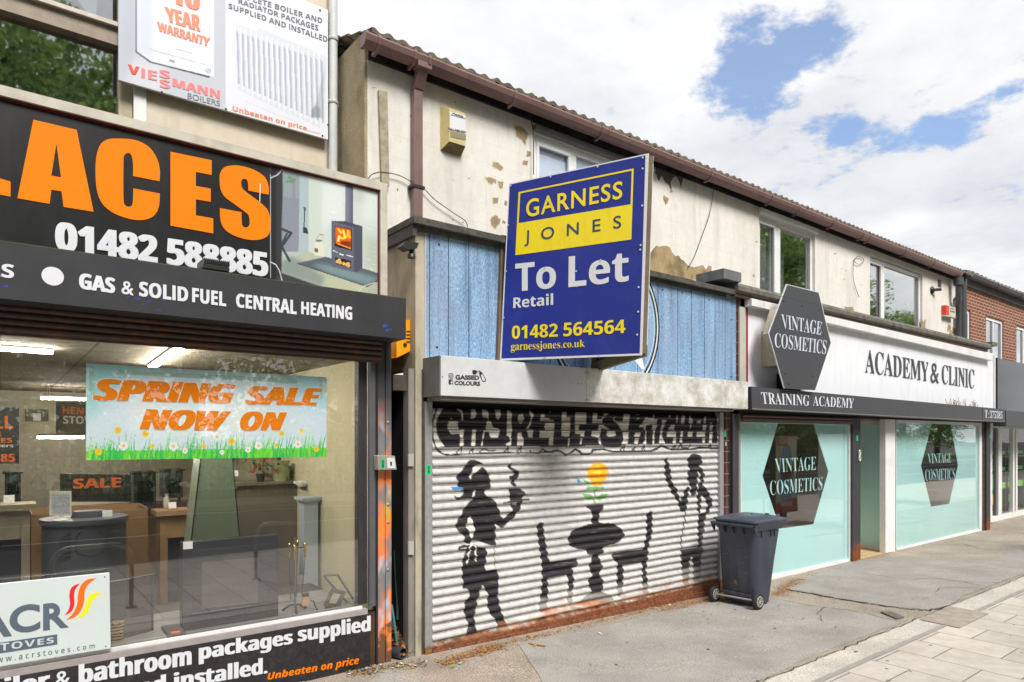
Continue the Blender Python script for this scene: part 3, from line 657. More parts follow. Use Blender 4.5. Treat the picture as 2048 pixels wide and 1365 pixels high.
tiles('roof', T0 - .07, T1, .565, 5.90, 21, 16, terr, .165, .021)
def tbox(mb, q, Yf, dep):
    """box whose front face is the traced quad (TL, TR, BR, BL) on plane Yf"""
    f = PY(Yf); mb.prism([f(*p) for p in q], (0, dep, 0)); return mb
def rbox(mb, pxl, pxr, z0, z1, Yf, Yb): mb.box(X(pxl, Yf), X(pxr, Yf), Yf, Yb, z0, z1); return mb
# ---- gutter (one thing) with clips, and its downpipe
gt = empty('roof_gutter', (T0, .6, 5.8), 'brown plastic gutter with clips running along the whole pantile eaves', 'gutter')
g = MB().use(BROWNPL)
sec = [(.555, 5.895), (.548, 5.875), (.565, 5.825), (.60, 5.785), (.67, 5.785), (.67, 5.89), (.655, 5.89), (.655, 5.80), (.61, 5.80), (.58, 5.83), (.568, 5.895)]
xa, xb = X(734, .56), X(1926, .56)
g.prism([(xa, y, z) for y, z in sec], (xb - xa, 0, 0), caps=(0, 0)); g.prism([(xa - .015, y, z) for y, z in [(.55, 5.9), (.543, 5.875), (.56, 5.82), (.595, 5.778), (.68, 5.778), (.68, 5.9)]], (.03, 0, 0)); g.build('gutter', gt)
for px in (757, 858, 1030, 1205, 1300, 1424, 1600, 1668, 1728, 1742, 1813, 1870, 829, 1545):
    x = X(px, .55); k = MB().use(BROWNPL); k.prism([(x, y, z) for y, z in [(.55, 5.905), (.540, 5.875), (.556, 5.818), (.592, 5.772), (.70, 5.755), (.70, 5.785), (.60, 5.785), (.565, 5.825), (.548, 5.875), (.56, 5.905)]], (.032, 0, 0)); k.build('bracket', gt)
dp = empty('downpipe', (X(837, .7), .7, 4.0), 'square brown plastic downpipe dropping from the gutter at the left end of the cream wall', 'downpipe')
g = MB().use(BROWNPL); xl, xr = X(829, .70), X(846, .70)
g.box(xl, xr, .70, .775, 3.95, 5.62); g.build('pipe', dp, bevel=.006)
g = MB().use(BROWNPL); g.prism([(xl - .005, .58, 5.80), (xr + .005, .58, 5.80), (xr + .005, .69, 5.60), (xl - .005, .69, 5.60)], (0, .085, .0)); g.box(xl - .03, xr + .03, .565, .69, 5.77, 5.86); g.build('hopper', dp, bevel=.004)
g = MB().use(BLACK); zc = Z(836, 372, .69); g.box(xl - .03, xr + .02, .692, .79, zc - .018, zc + .012); g.build('clip', dp)
# white downpipe of the left building
YL = 1.45
wp = empty('downpipe', (X(665, 1.3), 1.35, 4.0), 'round white plastic downpipe with clips beside the boiler advert', 'downpipe')
g = MB().use(M('old_white_pipe', 'c9ccce', .45, var=.05, stain='8f8f88', sa=.4, ss=6)); xc = (X(660, 1.34) + X(678, 1.34)) / 2; g.tube([(xc, 1.38, 4.0), (xc, 1.38, 7.6)], .047, 16)
g.build('pipe', wp)
for py in (75, 202):
    zc = Z(669, py, 1.33); g = MB().use(M('clip_grey', 'b9bab8', .5)); g.lathe((xc, 1.38, zc), [(.052, -.018), (.056, -.012), (.056, .012), (.052, .018)], 16); g.box(xc - .07, xc + .07, 1.40, 1.45, zc - .012, zc + .012); g.build('clip', wp)

# ================================================================ upper windows
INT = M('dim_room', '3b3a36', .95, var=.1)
CURT = M('net_curtain', 'b9c0c0', .9, var=.12, vs=4)
def window(par, x0, x1, z0, z1, Y, vbars=(), fr=.055, gm=None, label=None, curtain=None, room=True, sill=True, openers=()):
    """upvc window: frame > pane; the pane hangs inside the reveal"""
    f = MB().use(UPVC); dpt = .07
    f.box(x0, x1, Y, Y + dpt, z1 - fr, z1); f.box(x0, x1, Y, Y + dpt, z0, z0 + fr); f.box(x0, x0 + fr, Y + .001, Y + dpt - .001, z0 + fr, z1 - fr); f.box(x1 - fr, x1, Y + .001, Y + dpt - .001, z0 + fr, z1 - fr)
    for (a, b) in vbars: f.box(a, b, Y + .002, Y + dpt - .002, z0 + fr, z1 - fr)
    for (a, b) in openers:
        s = .042; f.box(a, b, Y - .012, Y + .03, z1 - fr - s, z1 - fr); f.box(a, b, Y - .012, Y + .03, z0 + fr, z0 + fr + s); f.box(a, a + s, Y - .011, Y + .03, z0 + fr + s, z1 - fr - s); f.box(b - s, b, Y - .011, Y + .03, z0 + fr + s, z1 - fr - s)
    o = f.build('window_frame', par, bevel=.004)
    if label: o['label'] = label
    p = MB().use(gm or GLASSUP); p.box(x0 + fr * .6, x1 - fr * .6, Y + .035, Y + .041, z0 + fr * .6, z1 - fr * .6); q = p.build('pane', o)
    if room:
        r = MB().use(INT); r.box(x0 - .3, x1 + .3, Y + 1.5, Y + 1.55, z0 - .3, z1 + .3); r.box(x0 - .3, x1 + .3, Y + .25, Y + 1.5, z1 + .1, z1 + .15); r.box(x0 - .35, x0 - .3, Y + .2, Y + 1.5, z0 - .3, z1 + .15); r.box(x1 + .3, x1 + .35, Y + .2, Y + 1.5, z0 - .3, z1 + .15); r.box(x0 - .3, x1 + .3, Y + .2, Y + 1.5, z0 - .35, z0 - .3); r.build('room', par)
    if curtain:
        for (a, b, y) in curtain:
            n = int((b - a) / .018); vs = []; fs = []
            for i in range(n + 1):
                x = a + (b - a) * i / n; yy = Y + y + .022 * math.sin(i * .85) + .01 * math.sin(i * 2.3); vs += [(x, yy, z0 + .02), (x, yy, z1 - .03)]
            for i in range(n): fs.append((2 * i, 2 * i + 2, 2 * i + 3, 2 * i + 1))
            c = MB().use(CURT); c.add(vs, fs, True); c.build('curtain', par)
    return o
wbx = wb
BLIND = M('pale_blind', 'c3d3ec', .7, var=.05, vs=3)
m1, m2 = X(1140, YW + .03), X(1153, YW + .03)
o = window(terr, wb[0][0], wb[0][1], zw0, ztw, YW + .03, [(m1, m2)], .085, gm=glass('blind_glass', .5, .03), curtain=None, label='window with pale blue blind, mostly hidden behind the letting board', openers=[(wb[0][0] + .06, m1 + .01)])
b = MB().use(BLIND); b.box(wb[0][0] + .05, wb[0][1] - .05, YW + .082, YW + .09, zw0, ztw - .06); b.build('blind', o)
x0, x1 = wb[1]; a, b_ = X(1550, YW + .05), X(1561, YW + .05)
window(terr, x0, x1, zw0, ztw, YW + .05, [(a, b_)], .07, curtain=[(x0 + .12, a - .02, .16), (a + .1, a + .75, .3)], label='window with grey curtain behind the left light, above the hexagon sign', openers=[(x0 + .05, a + .01)])
x0, x1 = wb[2]; a, b_ = X(1762, YW + .05), X(1769, YW + .05)
window(terr, x0, x1, zw0, ztw - .02, YW + .05, [(a, b_)], .075, label='window reflecting sky and trees, right of the looped cable', openers=[(x0 + .05, a + .01)])

# small fixtures on the cream wall
ax = empty('alarm_box', PY(YW)(905, 310), 'yellowed security alarm box with a white sticker and blue lettering, stained underneath', 'alarm box')
IV = M('yellowed_plastic', 'c6b680', .5, var=.1, vs=6, stain='8d7c4e', sa=.5, ss=6)
q = [PY(YW - .11)(*p) for p in ((899, 217), (931, 228), (932, 294), (900, 283))]; bk = [PY(YW - .005)(*p) for p in ((881, 216), (924, 222), (929, 314), (883, 301))]
fx0, fx1, fz0, fz1 = q[0].x, q[1].x, q[2].z, (q[0].z + q[1].z) / 2
bx0, bx1, bz0, bz1 = bk[0].x, fx1 + .01, bk[2].z - .01, bk[0].z + .02
fz0 = Z(915, 288, YW - .11); fz1 = Z(915, 222, YW - .11)
g = MB().use(IV); A = [(bx0, YW - .005, bz0), (bx1, YW - .005, bz0), (bx1, YW - .005, bz1), (bx0, YW - .005, bz1), (fx0, YW - .11, fz0), (fx1, YW - .11, fz0), (fx1, YW - .11, fz1), (fx0, YW - .11, fz1)]
g.add(A, [(0, 4, 7, 3), (4, 5, 6, 7), (5, 1, 2, 6), (7, 6, 2, 3), (0, 1, 2, 3)]); g.use(M('box_grime', '8a7953', .8, var=.4, vs=30)); g.add(A, [(0, 1, 5, 4)]); g.build('casing', ax, bevel=.006)
pf = PY(YW - .113); g = MB().use(M('sticker_white', 'd9dade', .35, var=.03)); g.poly([(900, 223), (931, 232), (932, 266), (900, 259)], pf, OUT, 0, .003)
g.use(M('print_navy', '2b2f52', .5)); g.text(F('Phoenix', 'sans'), [(905, 225.5), (926, 231.5), (926, 235.5), (905, 229)], pf, OUT, .0012); g.text(F('Security Systems', 'sans'), [(902, 229), (930, 236.5), (930, 239), (902, 231.5)], pf, OUT, .0012); g.text(F('HULL 0482 5571', 'sans'), [(895.5, 255), (932, 263.5), (932, 267), (895.5, 258.5)], pf, OUT, .0012)
g.build('sticker', ax)
g = MB().use(M('lamp_window', '8d8672', .2, var=.1)); g.poly([(901, 262), (932, 269.5), (932, 281), (901, 274)], pf, OUT, .0005, .004); g.build('lamp_cover', ax)
al = empty('alarm_box', PY(YW)(1900, 635), 'small red and white alarm box near the grey pipes, above the clinic sign', 'alarm box')
g = MB().use(M('red_plastic', 'd8402c', .45, var=.06)); x0, x1, x2 = X(1890, YW - .08), X(1898, YW - .1), X(1911, YW - .1); z0, z1 = Z(1899, 632, YW - .09), Z(1893, 611, YW - .09)
g.box(x0, x1, YW - .1, YW, z0, z1); g.build('lamp_side', al, bevel=.01); g = MB().use(M('beige_plastic', 'c7c1b4', .5, var=.08)); g.box(x1, x2, YW - .102, YW, z0 - .02, z1); g.box(x0, x1, YW - .095, YW, z0 - .03, z0 - .002); g.use(M('print_dark', '5b5560', .6)); fz = (z1 + z0) / 2
g.text(F('24 HOUR', 'sans'), [(1900, 616), (1909, 618), (1909, 620), (1900, 618)], PY(YW - .104), OUT, .001); g.text(F('ALARM', 'sans'), [(1900, 621), (1909, 623), (1909, 626), (1900, 624)], PY(YW - .104), OUT, .001); g.build('casing', al, bevel=.008)
sc = empty('wall_bracket', PY(YW)(1864, 582), 'dark round security sensor on a stub arm under the eaves near the grey pipes', 'sensor')
g = MB().use(BLACK); c = PY(YW)(1863, 581); g.lathe((c.x, c.y - .03, c.z), [(.085, .03), (.085, .0), (.05, -.02)], 16, 'y'); g.build('base', sc); g = MB().use(BLACK); g.tube([(c.x, c.y - .04, c.z), (c.x + .08, c.y - .10, c.z + .01), (c.x + .17, c.y - .12, c.z + .02)], .035, 10); g.build('head', sc)
vg = empty('air_vent', PY(YW)(1880, 567), 'small square dark wall vent under the eaves', 'vent'); g = MB().use(M('vent_grey', '5c5a5a', .7)); c = [PY(YW - .01)(*p) for p in ((1876.5, 559), (1882.5, 561), (1882.5, 575), (1876.5, 573))]; g.prism(c, (0, .012, 0)); g.build('frame', vg)
g = MB().use(M('vent_slat', '8a8884', .7)); 
for k in range(6): t = (k + .5) / 6; a = c[0].lerp(c[3], t); b = c[1].lerp(c[2], t); g.tube([a + Vector((.02, -.004, 0)), b + Vector((-.02, -.004, 0))], .006, 5)
g.build('grille', vg)
WIRE = M('wire_dark', '3a322c', .7)
def cable(pts, label, r=.004, Y=None, mat=None):
    P = [PY(p[2] if len(p) > 2 else Y)(p[0], p[1]) for p in pts]; q = []
    for i in range(len(P) - 1):
        p0 = P[max(i - 1, 0)]; p1 = P[i]; p2 = P[i + 1]; p3 = P[min(i + 2, len(P) - 1)]
        for k in range(5):
            t = k / 5; q.append(.5 * ((2 * p1) + (p2 - p0) * t + (2 * p0 - 5 * p1 + 4 * p2 - p3) * t * t + (3 * p1 - p0 - 3 * p2 + p3) * t ** 3))
    q.append(P[-1]); mb = MB().use(mat or WIRE); mb.tube(q, r, 6); return tag(mb.build('loose_cable'), label, 'cable')
cable([(735, 360), (745, 349), (765, 345), (800, 352), (836, 372), (850, 380), (870, 400), (905, 425), (930, 442), (935, 455)], 'thin black cable looping behind the brown downpipe and sagging across the cream wall', .005, .76)
cable([(1067, 350), (1066, 260), (1058, 225), (1075, 205), (1074, 195), (1068, 192)], 'grey cable running down the left edge of the first cream window', .006, .74)
cable([(1427, 380), (1420, 425), (1405, 470), (1388, 515), (1376, 535)], 'thin dark cable hanging in a curve right of the letting board', .005, .77)
cable([(1708, 520), (1716, 513), (1725, 516), (1727, 524), (1718, 529), (1709, 524), (1708, 520), (1706, 545), (1708, 565), (1718, 595)], 'brown cable looped once and dangling between the two clinic windows', .005, .77)
cable([(1631, 456), (1680, 475), (1702, 484), (1715, 486)], 'thin cable following the eaves between the two clinic windows', .005, .77)

# ================================================================ left building (fireplace shop)
LX0, LX1 = -8.0, T0 - .06
shop = empty('fireplace_shop', (-1, 2, 0), 'two storey fireplace shop at the left with black fascia and big display window', 'building')
ux1 = X(292, YL); uz1 = 8.2; uz0 = 3.9
trz = (Z(236, 52.8, YL), Z(236, 77, YL))
w = MB().use(CREAML); w.box(ux1, LX1, YL, YL + .3, 2.9, 8.4); w.box(LX0, -2.6, YL, YL + .3, 2.9, 8.4); w.box(-2.6, ux1, YL, YL + .3, 2.9, uz0); w.box(-2.6, ux1, YL, YL + .3, uz1, 8.4)
w.box(LX0, LX1, YL + .3, YL + 8, 8.38, 8.4); w.box(LX0 - .3, LX0, YL, YL + 8, 2.9, 8.4); w.box(LX1 - .2, LX1, YL + .3, YL + 8, 2.9, 8.38); w.build('wall', shop)
f = MB().use(WHITE); f.box(ux1 - .10, ux1, YL - .02, YL + .1, uz0, uz1); f.use(M('old_cream_frame', 'b8ad93', .7, var=.08, stain='7d745e', sa=.5, ss=6)); f.box(ux1 - .21, ux1 - .105, YL + .04, YL + .12, uz0, uz1)
f.use(M('transom_paint', 'c9c2b8', .6, var=.06, stain='8a7d6e', sa=.5, ss=5)); f.box(-2.6, ux1 - .105, YL - .03, YL + .10, trz[1] + .09, trz[0] + .02); f.use(M('transom_under', '9a8d7f', .7, var=.12, vs=8, stain='6a5f52', sa=.5, ss=9)); f.box(-2.6, ux1 - .105, YL + .01, YL + .12, trz[1] - .06, trz[1] + .088)
o = f.build('window_frame', shop)
p = MB().use(GLASSUP); p.box(-2.6, ux1 - .2, YL + .10, YL + .106, uz0, uz1); p.build('pane', o)
r = MB().use(M('teal_room', '27403f', .95)); r.box(-3, ux1 + 1, YL + 2.5, YL + 2.55, 3.5, 8.3); r.box(-3, ux1 + 1, YL + .35, YL + 2.5, 3.5, 3.55); r.build('room', shop)
r = MB().use(M('pale_curtain', '9fb5ab', .9)); 
for q in ([(80, -6), (125, -6), (112, 12), (86, 4)], [(150, -8), (195, -8), (192, 36), (178, 32)]): r.poly(q, PY(YL + .45), OUT, 0, .01)
r.build('curtain', shop)

# boiler advert on the upper wall
YB = 1.36; pf = PY(YB)
bs = empty('advert_board', pf(450, 240), 'large grey and white boiler and radiator advert on the upper wall of the fireplace shop', 'advert board')
bz0 = Z(656, 279.5, YB); bz1 = Z(655, 20, YB); bx0, bx1, bxm = X(237, YB), X(656, YB), X(451, YB)
g = MB().use(M('advert_edge', 'c8cacb', .4)); g.box(bx0, bx1, YB + .002, YB + .03, bz0, bz1 ); g.build('board', bs)
cv = Canvas(225, -240, 670, 300, 2, 'c3c7d1')
cv.fill([(240, -240), (320, -240), (300, 170), (238, 150)], 'b3b9c6', .8, 14); cv.fill([(270, 110), (330, 130), (320, 190), (250, 170)], 'd6d8df', .8, 10)
cv.fill([(451, -240), (680, -240), (680, 320), (451, 320)], 'dfe1ea')
c3 = lambda l: crop(l, 230, 0, 6.204)
cv.fill(c3([(245, -1400), (265, -1400), (275, 640), (450, 760), (1185, 950), (1165, 970), (430, 778), (255, 655)]), '55525f')
cv.fill(c3([(270, -1400), (1225, -1400), (1228, 955), (1185, 950), (450, 765), (275, 640)]), 'dfe2ec'); cv.fill(c3([(270, -1400), (465, -1400), (460, 730), (275, 640)]), 'cfd5e2', .8, 5)
cv.line(c3([(430, 602), (470, 628), (1215, 832)]), .7, '8f909a'); cv.fill(c3([(670, 738), (737, 752), (737, 785), (670, 768)]), '9fa0ab'); cv.ell(230 + 1158 / 6.204, 880 / 6.204, 5, 5, '8d8f98'); cv.ell(230 + 1158 / 6.204, 880 / 6.204, 4, 4, 'd9dce5'); cv.line(c3([(1150, 890), (1166, 870)]), 1, '5b5d66')
cv.line(c3([(765, 610), (860, 640), (950, 665)]), 1.6, 'b6b8c2')
# radiator
c44 = lambda l: crop(l, 440, 0, 4.708)
top = lambda x: 215 + (x - 130) * (510 - 215) / (1000 - 130); bot = lambda x: 815 + (x - 150) * (1190 - 815) / (960 - 150)
cv.fill(c44([(130, 215), (350, 300), (355, 265), (760, 430), (1000, 540), (985, 1150), (960, 1215), (150, 840)]), 'd3d7e0')
for k in range(17):
    x = 152 + k * 49.5; 
    cv.fill(c44([(x, top(x) + 55), (x + 8, top(x) + 80), (x + 22, top(x) + 90), (x + 34, bot(x) - 20), (x + 16, bot(x) - 10)]), 'a9adc2', .85)
    cv.fill(c44([(x - 16, top(x) + 15), (x - 2, top(x) + 20), (x + 16, bot(x) + 25), (x + 2, bot(x) + 20)]), 'e3e6ee', .9)
    cv.ell(440 + (x + 24) / 4.708, (bot(x) - 8) / 4.708, 2.6, 3.4, 'dfe2ec')
cv.fill(c44([(985, 640), (975, 900), (975, 1120), (860, 1110), (880, 1010), (915, 940)]), '8d9a9c', .45, 1); cv.fill(c44([(860, 1040), (900, 995), (945, 1020), (945, 1110), (855, 1100)]), '6f7880', .5, 1)
cv.line(c44([(240, 955), (460, 1050), (720, 1150)]), .8, 'c3c6d2')
ATT = M('printed_picture', 'ffffff', .28, var=.02, attr=True)
ATTM = M('printed_matt', 'ffffff', .6, var=.03, attr=True)
P0 = np.array([[(x, YB, z) for x in np.linspace(bx0, bx1, 260)] for z in np.linspace(bz1, bz0, 300)])
grid_mesh('printed_sheet', P0, cv, ATT, bs, False)
g = MB().use(M('coral_print', 'e88a6c', .4, var=.03)); T = lambda b, q, st='sans', **k: g.text(F(b, st) if st else b, q, pf, OUT, .002, .001, **k)
cc = lambda l: crop(l, 230, 0, 6.204)
T('10', cc([(690, -190), (1055, -80), (1055, 145), (690, 40)]), smear=.12)
T('YEAR', cc([(612, 85), (1060, 205), (1062, 400), (640, 265)]), smear=.10); T('WARRANTY', cc([(520, 270), (1182, 480), (1160, 580), (535, 385)]), smear=.08)
g.use(M('coral_edge', 'a0503f', .5)); 
g.use(g.mats[0]); g.text(F('Unbeaten on price........', 'sans'), c44([(118, 995), (940, 1225), (940, 1275), (118, 1060)]), pf, OUT, .002, .001, smear=.02)
g.use(M('pink_print', 'ec8285', .4, var=.03)); T('IE', cc([(325, 850), (522, 888), (522, 1010), (325, 965)]), smear=.03); T('S', cc([(548, 862), (682, 892), (682, 990), (548, 958)]), smear=.05); T('S', cc([(550, 980), (682, 1010), (682, 1112), (555, 1085)]), smear=.05); T('MANN', cc([(710, 972), (1302, 1128), (1302, 1232), (712, 1072)]), smear=.06)
g.use(M('red_print', 'dc4a3c', .4)); T('V', cc([(158, 800), (303, 836), (303, 940), (158, 915)]), smear=.06)
g.use(M('grey_print', '6a6975', .5)); T('BOILERS', cc([(902, 1155), (1302, 1255), (1300, 1325), (900, 1225)]), None)
T('COMPLETE BOILER AND', c44([(60, -110), (962, 175), (962, 225), (60, -58)]), 'sans'); T('RADIATOR PACKAGES', c44([(172, -10), (925, 240), (925, 295), (175, 35)]), 'sans'); T('SUPPLIED AND INSTALLED', c44([(80, 32), (1010, 348), (1010, 402), (80, 82)]), 'sans')
g.build('lettering', bs)
g = MB().use(BLACK)
for (x, y) in ((324, 185), (398, 218), (452, 218.5), (645, 272), (640, 21), (656, 250)): c = pf(x, y); g.lathe((c.x, c.y - .004, c.z), [(.011, .004), (.008, -.003)], 8, 'y')
split_build(g, 'screw', bs)

# ---- fascia sign with orange letters
YS = -.05; pf = PY(YS)
fs_ = empty('fascia_sign', (0.5, YS, 3.0), 'long black shop sign with big orange letters and a stove picture at its right end', 'fascia sign')
sz1 = Z(768, 377, YS) ; sx1 = X(767, YS)
BKS = M('black_sign_face', '151517', .34, var=.35, vs=3, stain='4b4a4c', sa=.22, ss=2.5, streak=1)
g = MB().use(BKS); g.box(-3.2, X(540, YS), YS, YS + .05, 2.85, sz1 - .03); g.build('board', fs_)
g = MB().use(M('sign_frame', 'bcb6a9', .5, var=.1, vs=8, stain='857d6c', sa=.5, ss=6)); g.box(-3.2, sx1 + .02, YS - .035, YS + .06, sz1 - .035, sz1 + .03); g.box(sx1 - .045, sx1 + .02, YS - .034, YS + .06, 2.9, sz1 - .035)
g.use(M('dark_red_trim', '5c1520', .4)); g.box(-3.2, sx1 - .05, YS - .012, YS + .0, sz1 - .052, sz1 - .036); g.box(sx1 - .058, sx1 - .046, YS - .013, YS + .0, 2.9, sz1 - .06); g.build('frame', fs_)
ORG = M('orange_letters', 'f57d04', .5, var=.02, spec=.15)
c0 = lambda l: crop(l, 0, 0, 2.9257); cS = lambda l: crop(l, 420, 320, 7.584)
g = MB().use(ORG); LF = .004
g.poly([c0([(195, 703), (448, 762), (547, 1241), (372, 1213), (360, 1122), (300, 1112), (290, 1195), (102, 1162)]), c0([(330, 842), (357, 1040), (300, 1030)])], pf, OUT, LF, .004)
C_ = crom(c0([(680, 813), (790, 822), (870, 862), (918, 930), (935, 1000), (933, 1063, 1), (778, 1032, 1), (778, 960), (768, 910), (748, 898), (728, 910), (722, 950), (722, 1160), (730, 1200), (752, 1212), (775, 1195), (780, 1105, 1), (935, 1135, 1), (928, 1215), (895, 1268), (830, 1290), (740, 1278), (650, 1240), (590, 1180), (563, 1090), (560, 950), (580, 862), (620, 822)]))
g.poly(C_, pf, OUT, LF, .004)
g.poly(c0([(997, 890), (1238, 940), (1238, 1026), (1145, 1008), (1145, 1090), (1232, 1106), (1232, 1183), (1145, 1168), (1145, 1262), (1247, 1280), (1247, 1368), (997, 1322)]), pf, OUT, LF, .004)
S_ = crom(cS([(145, 330), (150, 220), (200, 130), (300, 92), (440, 92), (600, 130), (740, 195), (840, 280), (885, 400), (888, 530, 1), (578, 468, 1), (578, 380), (560, 310), (515, 290), (475, 320), (475, 400), (510, 460), (620, 545), (760, 650), (870, 760), (910, 900), (915, 1010), (890, 1130), (820, 1190), (700, 1218), (560, 1210), (400, 1165), (260, 1090), (180, 990), (152, 860), (150, 735, 1), (475, 798, 1), (480, 960), (500, 1015), (550, 1028), (590, 1000), (600, 940), (580, 840), (500, 770), (350, 660), (220, 560), (160, 450)]))
g.poly(S_, pf, OUT, LF, .004)
g.poly([(-90, 342), (-50, 350), (-50, 343), (21, 364), (21, 394), (-90, 372)], pf, OUT, LF, .004)
g.use(M('pale_letters', 'd5d7de', .35, var=.04)); 
g.text(F('01482 588885', 'sans'), [(110, 443), (536, 506), (536, 555), (110, 501)], pf, OUT, .003, .002, smear=.09, smear_v=.02)
g.build('lettering', fs_)
# printed stove picture
cv = Canvas(535, 325, 780, 610, 3, 'aeb8b4'); cP = lambda l: crop(l, 540, 330, 5.056)
cv.fill(cP([(390, 60), (1140, 240), (1140, 1120), (550, 930), (390, 880)]), 'c2ccc8'); cv.fill(cP([(520, 90), (760, 150), (760, 600), (620, 570), (520, 700)]), 'd3dbd9', .8, 8); cv.fill(cP([(940, 240), (1140, 280), (1140, 620), (940, 560)]), 'd2dbd7', .7, 8); cv.fill(cP([(950, 700), (1140, 760), (1140, 1100), (940, 1050)]), 'a9b0a0', .7, 8)
cv.fill(cP([(850, 230), (930, 260), (950, 400), (870, 370)]), 'a3aca0', .6, 8)
cv.fill(cP([(390, 60), (520, 80), (520, 700), (450, 900), (390, 880)]), 'c0c9c0', .6, 3)
cv.fill(cP([(290, 40), (392, 60), (390, 880), (230, 895), (290, 800)]), 'a3b4ba'); cv.fill(cP([(120, 20), (300, 50), (298, 340), (290, 880), (110, 880)]), '8d979c'); cv.fill(cP([(120, 320), (290, 345), (285, 870), (120, 880)]), '858a97')
rn = random.Random(3)
for k in range(70):
    x = rn.uniform(540, 1110); r_ = rn.randint(0, 20); y = 150 + r_ * 44 + (x - 540) * .22 + rn.uniform(-3, 3); 
    if 640 < x < 930 and y > 560: continue
    cv.line(cP([(x, y), (x + rn.uniform(20, 60), y + 9)]), .8, 'e6ebe9', .5); cv.line(cP([(x, y + 5), (x + 2, y + 32)]), .8, 'aab4b0', .4)
cv.fill(cP([(0, 1100), (120, 980), (380, 875), (560, 930), (1140, 1120), (1140, 1400), (0, 1400)]), 'aeb3a2'); cv.fill(cP([(300, 1060), (700, 1130), (980, 1230), (900, 1330), (600, 1230), (300, 1150)]), 'c0c2a4', .7, 6); cv.fill(cP([(120, 980), (200, 920), (300, 960), (560, 1140), (520, 1230), (110, 1090)]), '6f8085', .7, 4)
for k in range(12): y = 950 + k * 26; cv.line(cP([(200 + k * 30, y), (560 + k * 45, y + 130)]), .7, '939a8c', .35)
cv.fill(cP([(275, 995), (565, 930), (1140, 1110), (1140, 1155), (980, 1230)]), '57606a'); cv.fill(cP([(420, 1000), (640, 1020), (1100, 1150), (985, 1215), (600, 1100)]), '7f979c', .8, 4); cv.line(cP([(275, 998), (980, 1232), (1120, 1160)]), 1.4, '2e3338')
cv.fill(cP([(-20, -20), (125, -20), (130, 250), (118, 640), (122, 830), (118, 1090), (0, 1180), (-20, 600)]), '2f2f33', .97, 1); cv.line(cP([(120, 650), (215, 690), (120, 830), (200, 975)]), 5, '3a3d42', .95); cv.fill(cP([(110, 1090), (520, 1232), (520, 1260), (0, 1200), (0, 1100)]), '323438', .95, 1)
cv.fill(cP([(-20, -20), (60, -20), (60, 1200), (-20, 1200)]), '2b2a2e')
cv.fill(cP([(120, 830), (185, 690), (165, 690), (115, 790)]), '3c3f45')
for (x, y, r_) in ((200, 130, 5), (225, 165, 6), (180, 170, 4), (245, 150, 3.4)): cv.ell(540 + x / 5.056, 330 + y / 5.056, r_, r_ * .7, '62866a', .8, .5)
cv.line(cP([(240, 180), (240, 330)]), 5, '7d8793', .8)
cv.line(cP([(350, 430), (345, 640)]), 2, '3a3d42'); cv.line(cP([(335, 435), (362, 440), (358, 462)]), 1.5, '3a3d42'); cv.fill(cP([(332, 625), (375, 640), (388, 700), (335, 690)]), '3a3d42')
cv.fill(cP([(460, 765), (530, 770), (548, 830), (548, 930), (450, 915), (448, 810)]), 'd2d3bf'); cv.ell(540 + 495 / 5.056, 330 + 768 / 5.056, 7, 2, '6b6a66'); cv.fill(cP([(450, 842), (487, 850), (485, 888), (450, 880)]), '6d5a54'); cv.line(cP([(465, 760), (500, 702), (545, 712)]), .8, '8a8a84'); cv.line(cP([(500, 702), (545, 714)]), 2, 'b98b4e')
cv.fill(cP([(762, 165), (842, 182), (840, 600), (760, 590)]), '6b6c82'); cv.line(cP([(782, 170), (780, 590)]), 3, '8384a0', .7, 1); cv.line(cP([(762, 215), (842, 235)]), 1, '4c4d60'); cv.line(cP([(830, 185), (828, 595)]), 3, '4f5064', .7, 1)
cv.fill(cP([(622, 568), (760, 570), (935, 622), (935, 1040), (880, 1090), (845, 1082), (622, 1030)]), '5f6172'); cv.fill(cP([(850, 632), (935, 625), (935, 1040), (880, 1090), (850, 1080)]), '4d4f5e'); cv.fill(cP([(622, 568), (760, 570), (935, 622), (850, 632)]), '454757')
cv.fill(cP([(655, 618), (828, 650), (828, 870), (655, 822)]), '22130e'); cv.fill(cP([(660, 625), (818, 655), (818, 850), (662, 800)]), 'e0611a', .95)
for (a, b, c_) in (((690, 650), (720, 690), 'ffd23c'), ((740, 665), (760, 740), 'ffe667'), ((790, 670), (780, 730), 'ffd23c'), ((700, 720), (690, 770), 'fff1a0'), ((800, 680), (808, 740), 'ffb42a'), ((715, 740), (745, 745), 'ffd75a')): cv.line(cP([a, b]), 4, c_, .9, .5)
cv.fill(cP([(725, 770), (815, 775), (815, 835), (700, 800)]), '4a1a10', .8, 1); cv.line(cP([(690, 800), (815, 850)]), 1.5, 'e9a060'); cv.line(cP([(635, 865), (685, 885)]), 1.8, 'e8e8ee'); cv.line(cP([(705, 902), (740, 912)]), 3, 'd8d8de'); cv.line(cP([(775, 912), (840, 932)]), 1.6, 'e8e8ee'); cv.line(cP([(622, 862), (845, 925)]), .8, '3a3b48')
cv.fill(cP([(660, 935), (815, 970), (815, 1045), (662, 1000)]), '2a211c'); 
for (x, y) in ((680, 980), (710, 990), (745, 1000), (775, 1010), (795, 1020), (700, 965), (790, 1000)): cv.ell(540 + x / 5.056, 330 + y / 5.056, 3.4, 3.4, rn.choice(('d9ac62', 'c9904a', 'e6c384')))
cv.line(cP([(5, 135), (80, 100), (145, 20)]), 1.6, 'd9dde6'); cv.line(cP([(0, 980), (60, 1010), (95, 1070), (125, 1180)]), 1.4, 'dfe3ea'); cv.line(cP([(890, 1290), (940, 1230), (1060, 1190)]), 1.2, 'd9dcd6'); cv.line([(541, 350), (541, 556)], 1, 'c9ccd4', .9)
zc1 = sz1 - .035
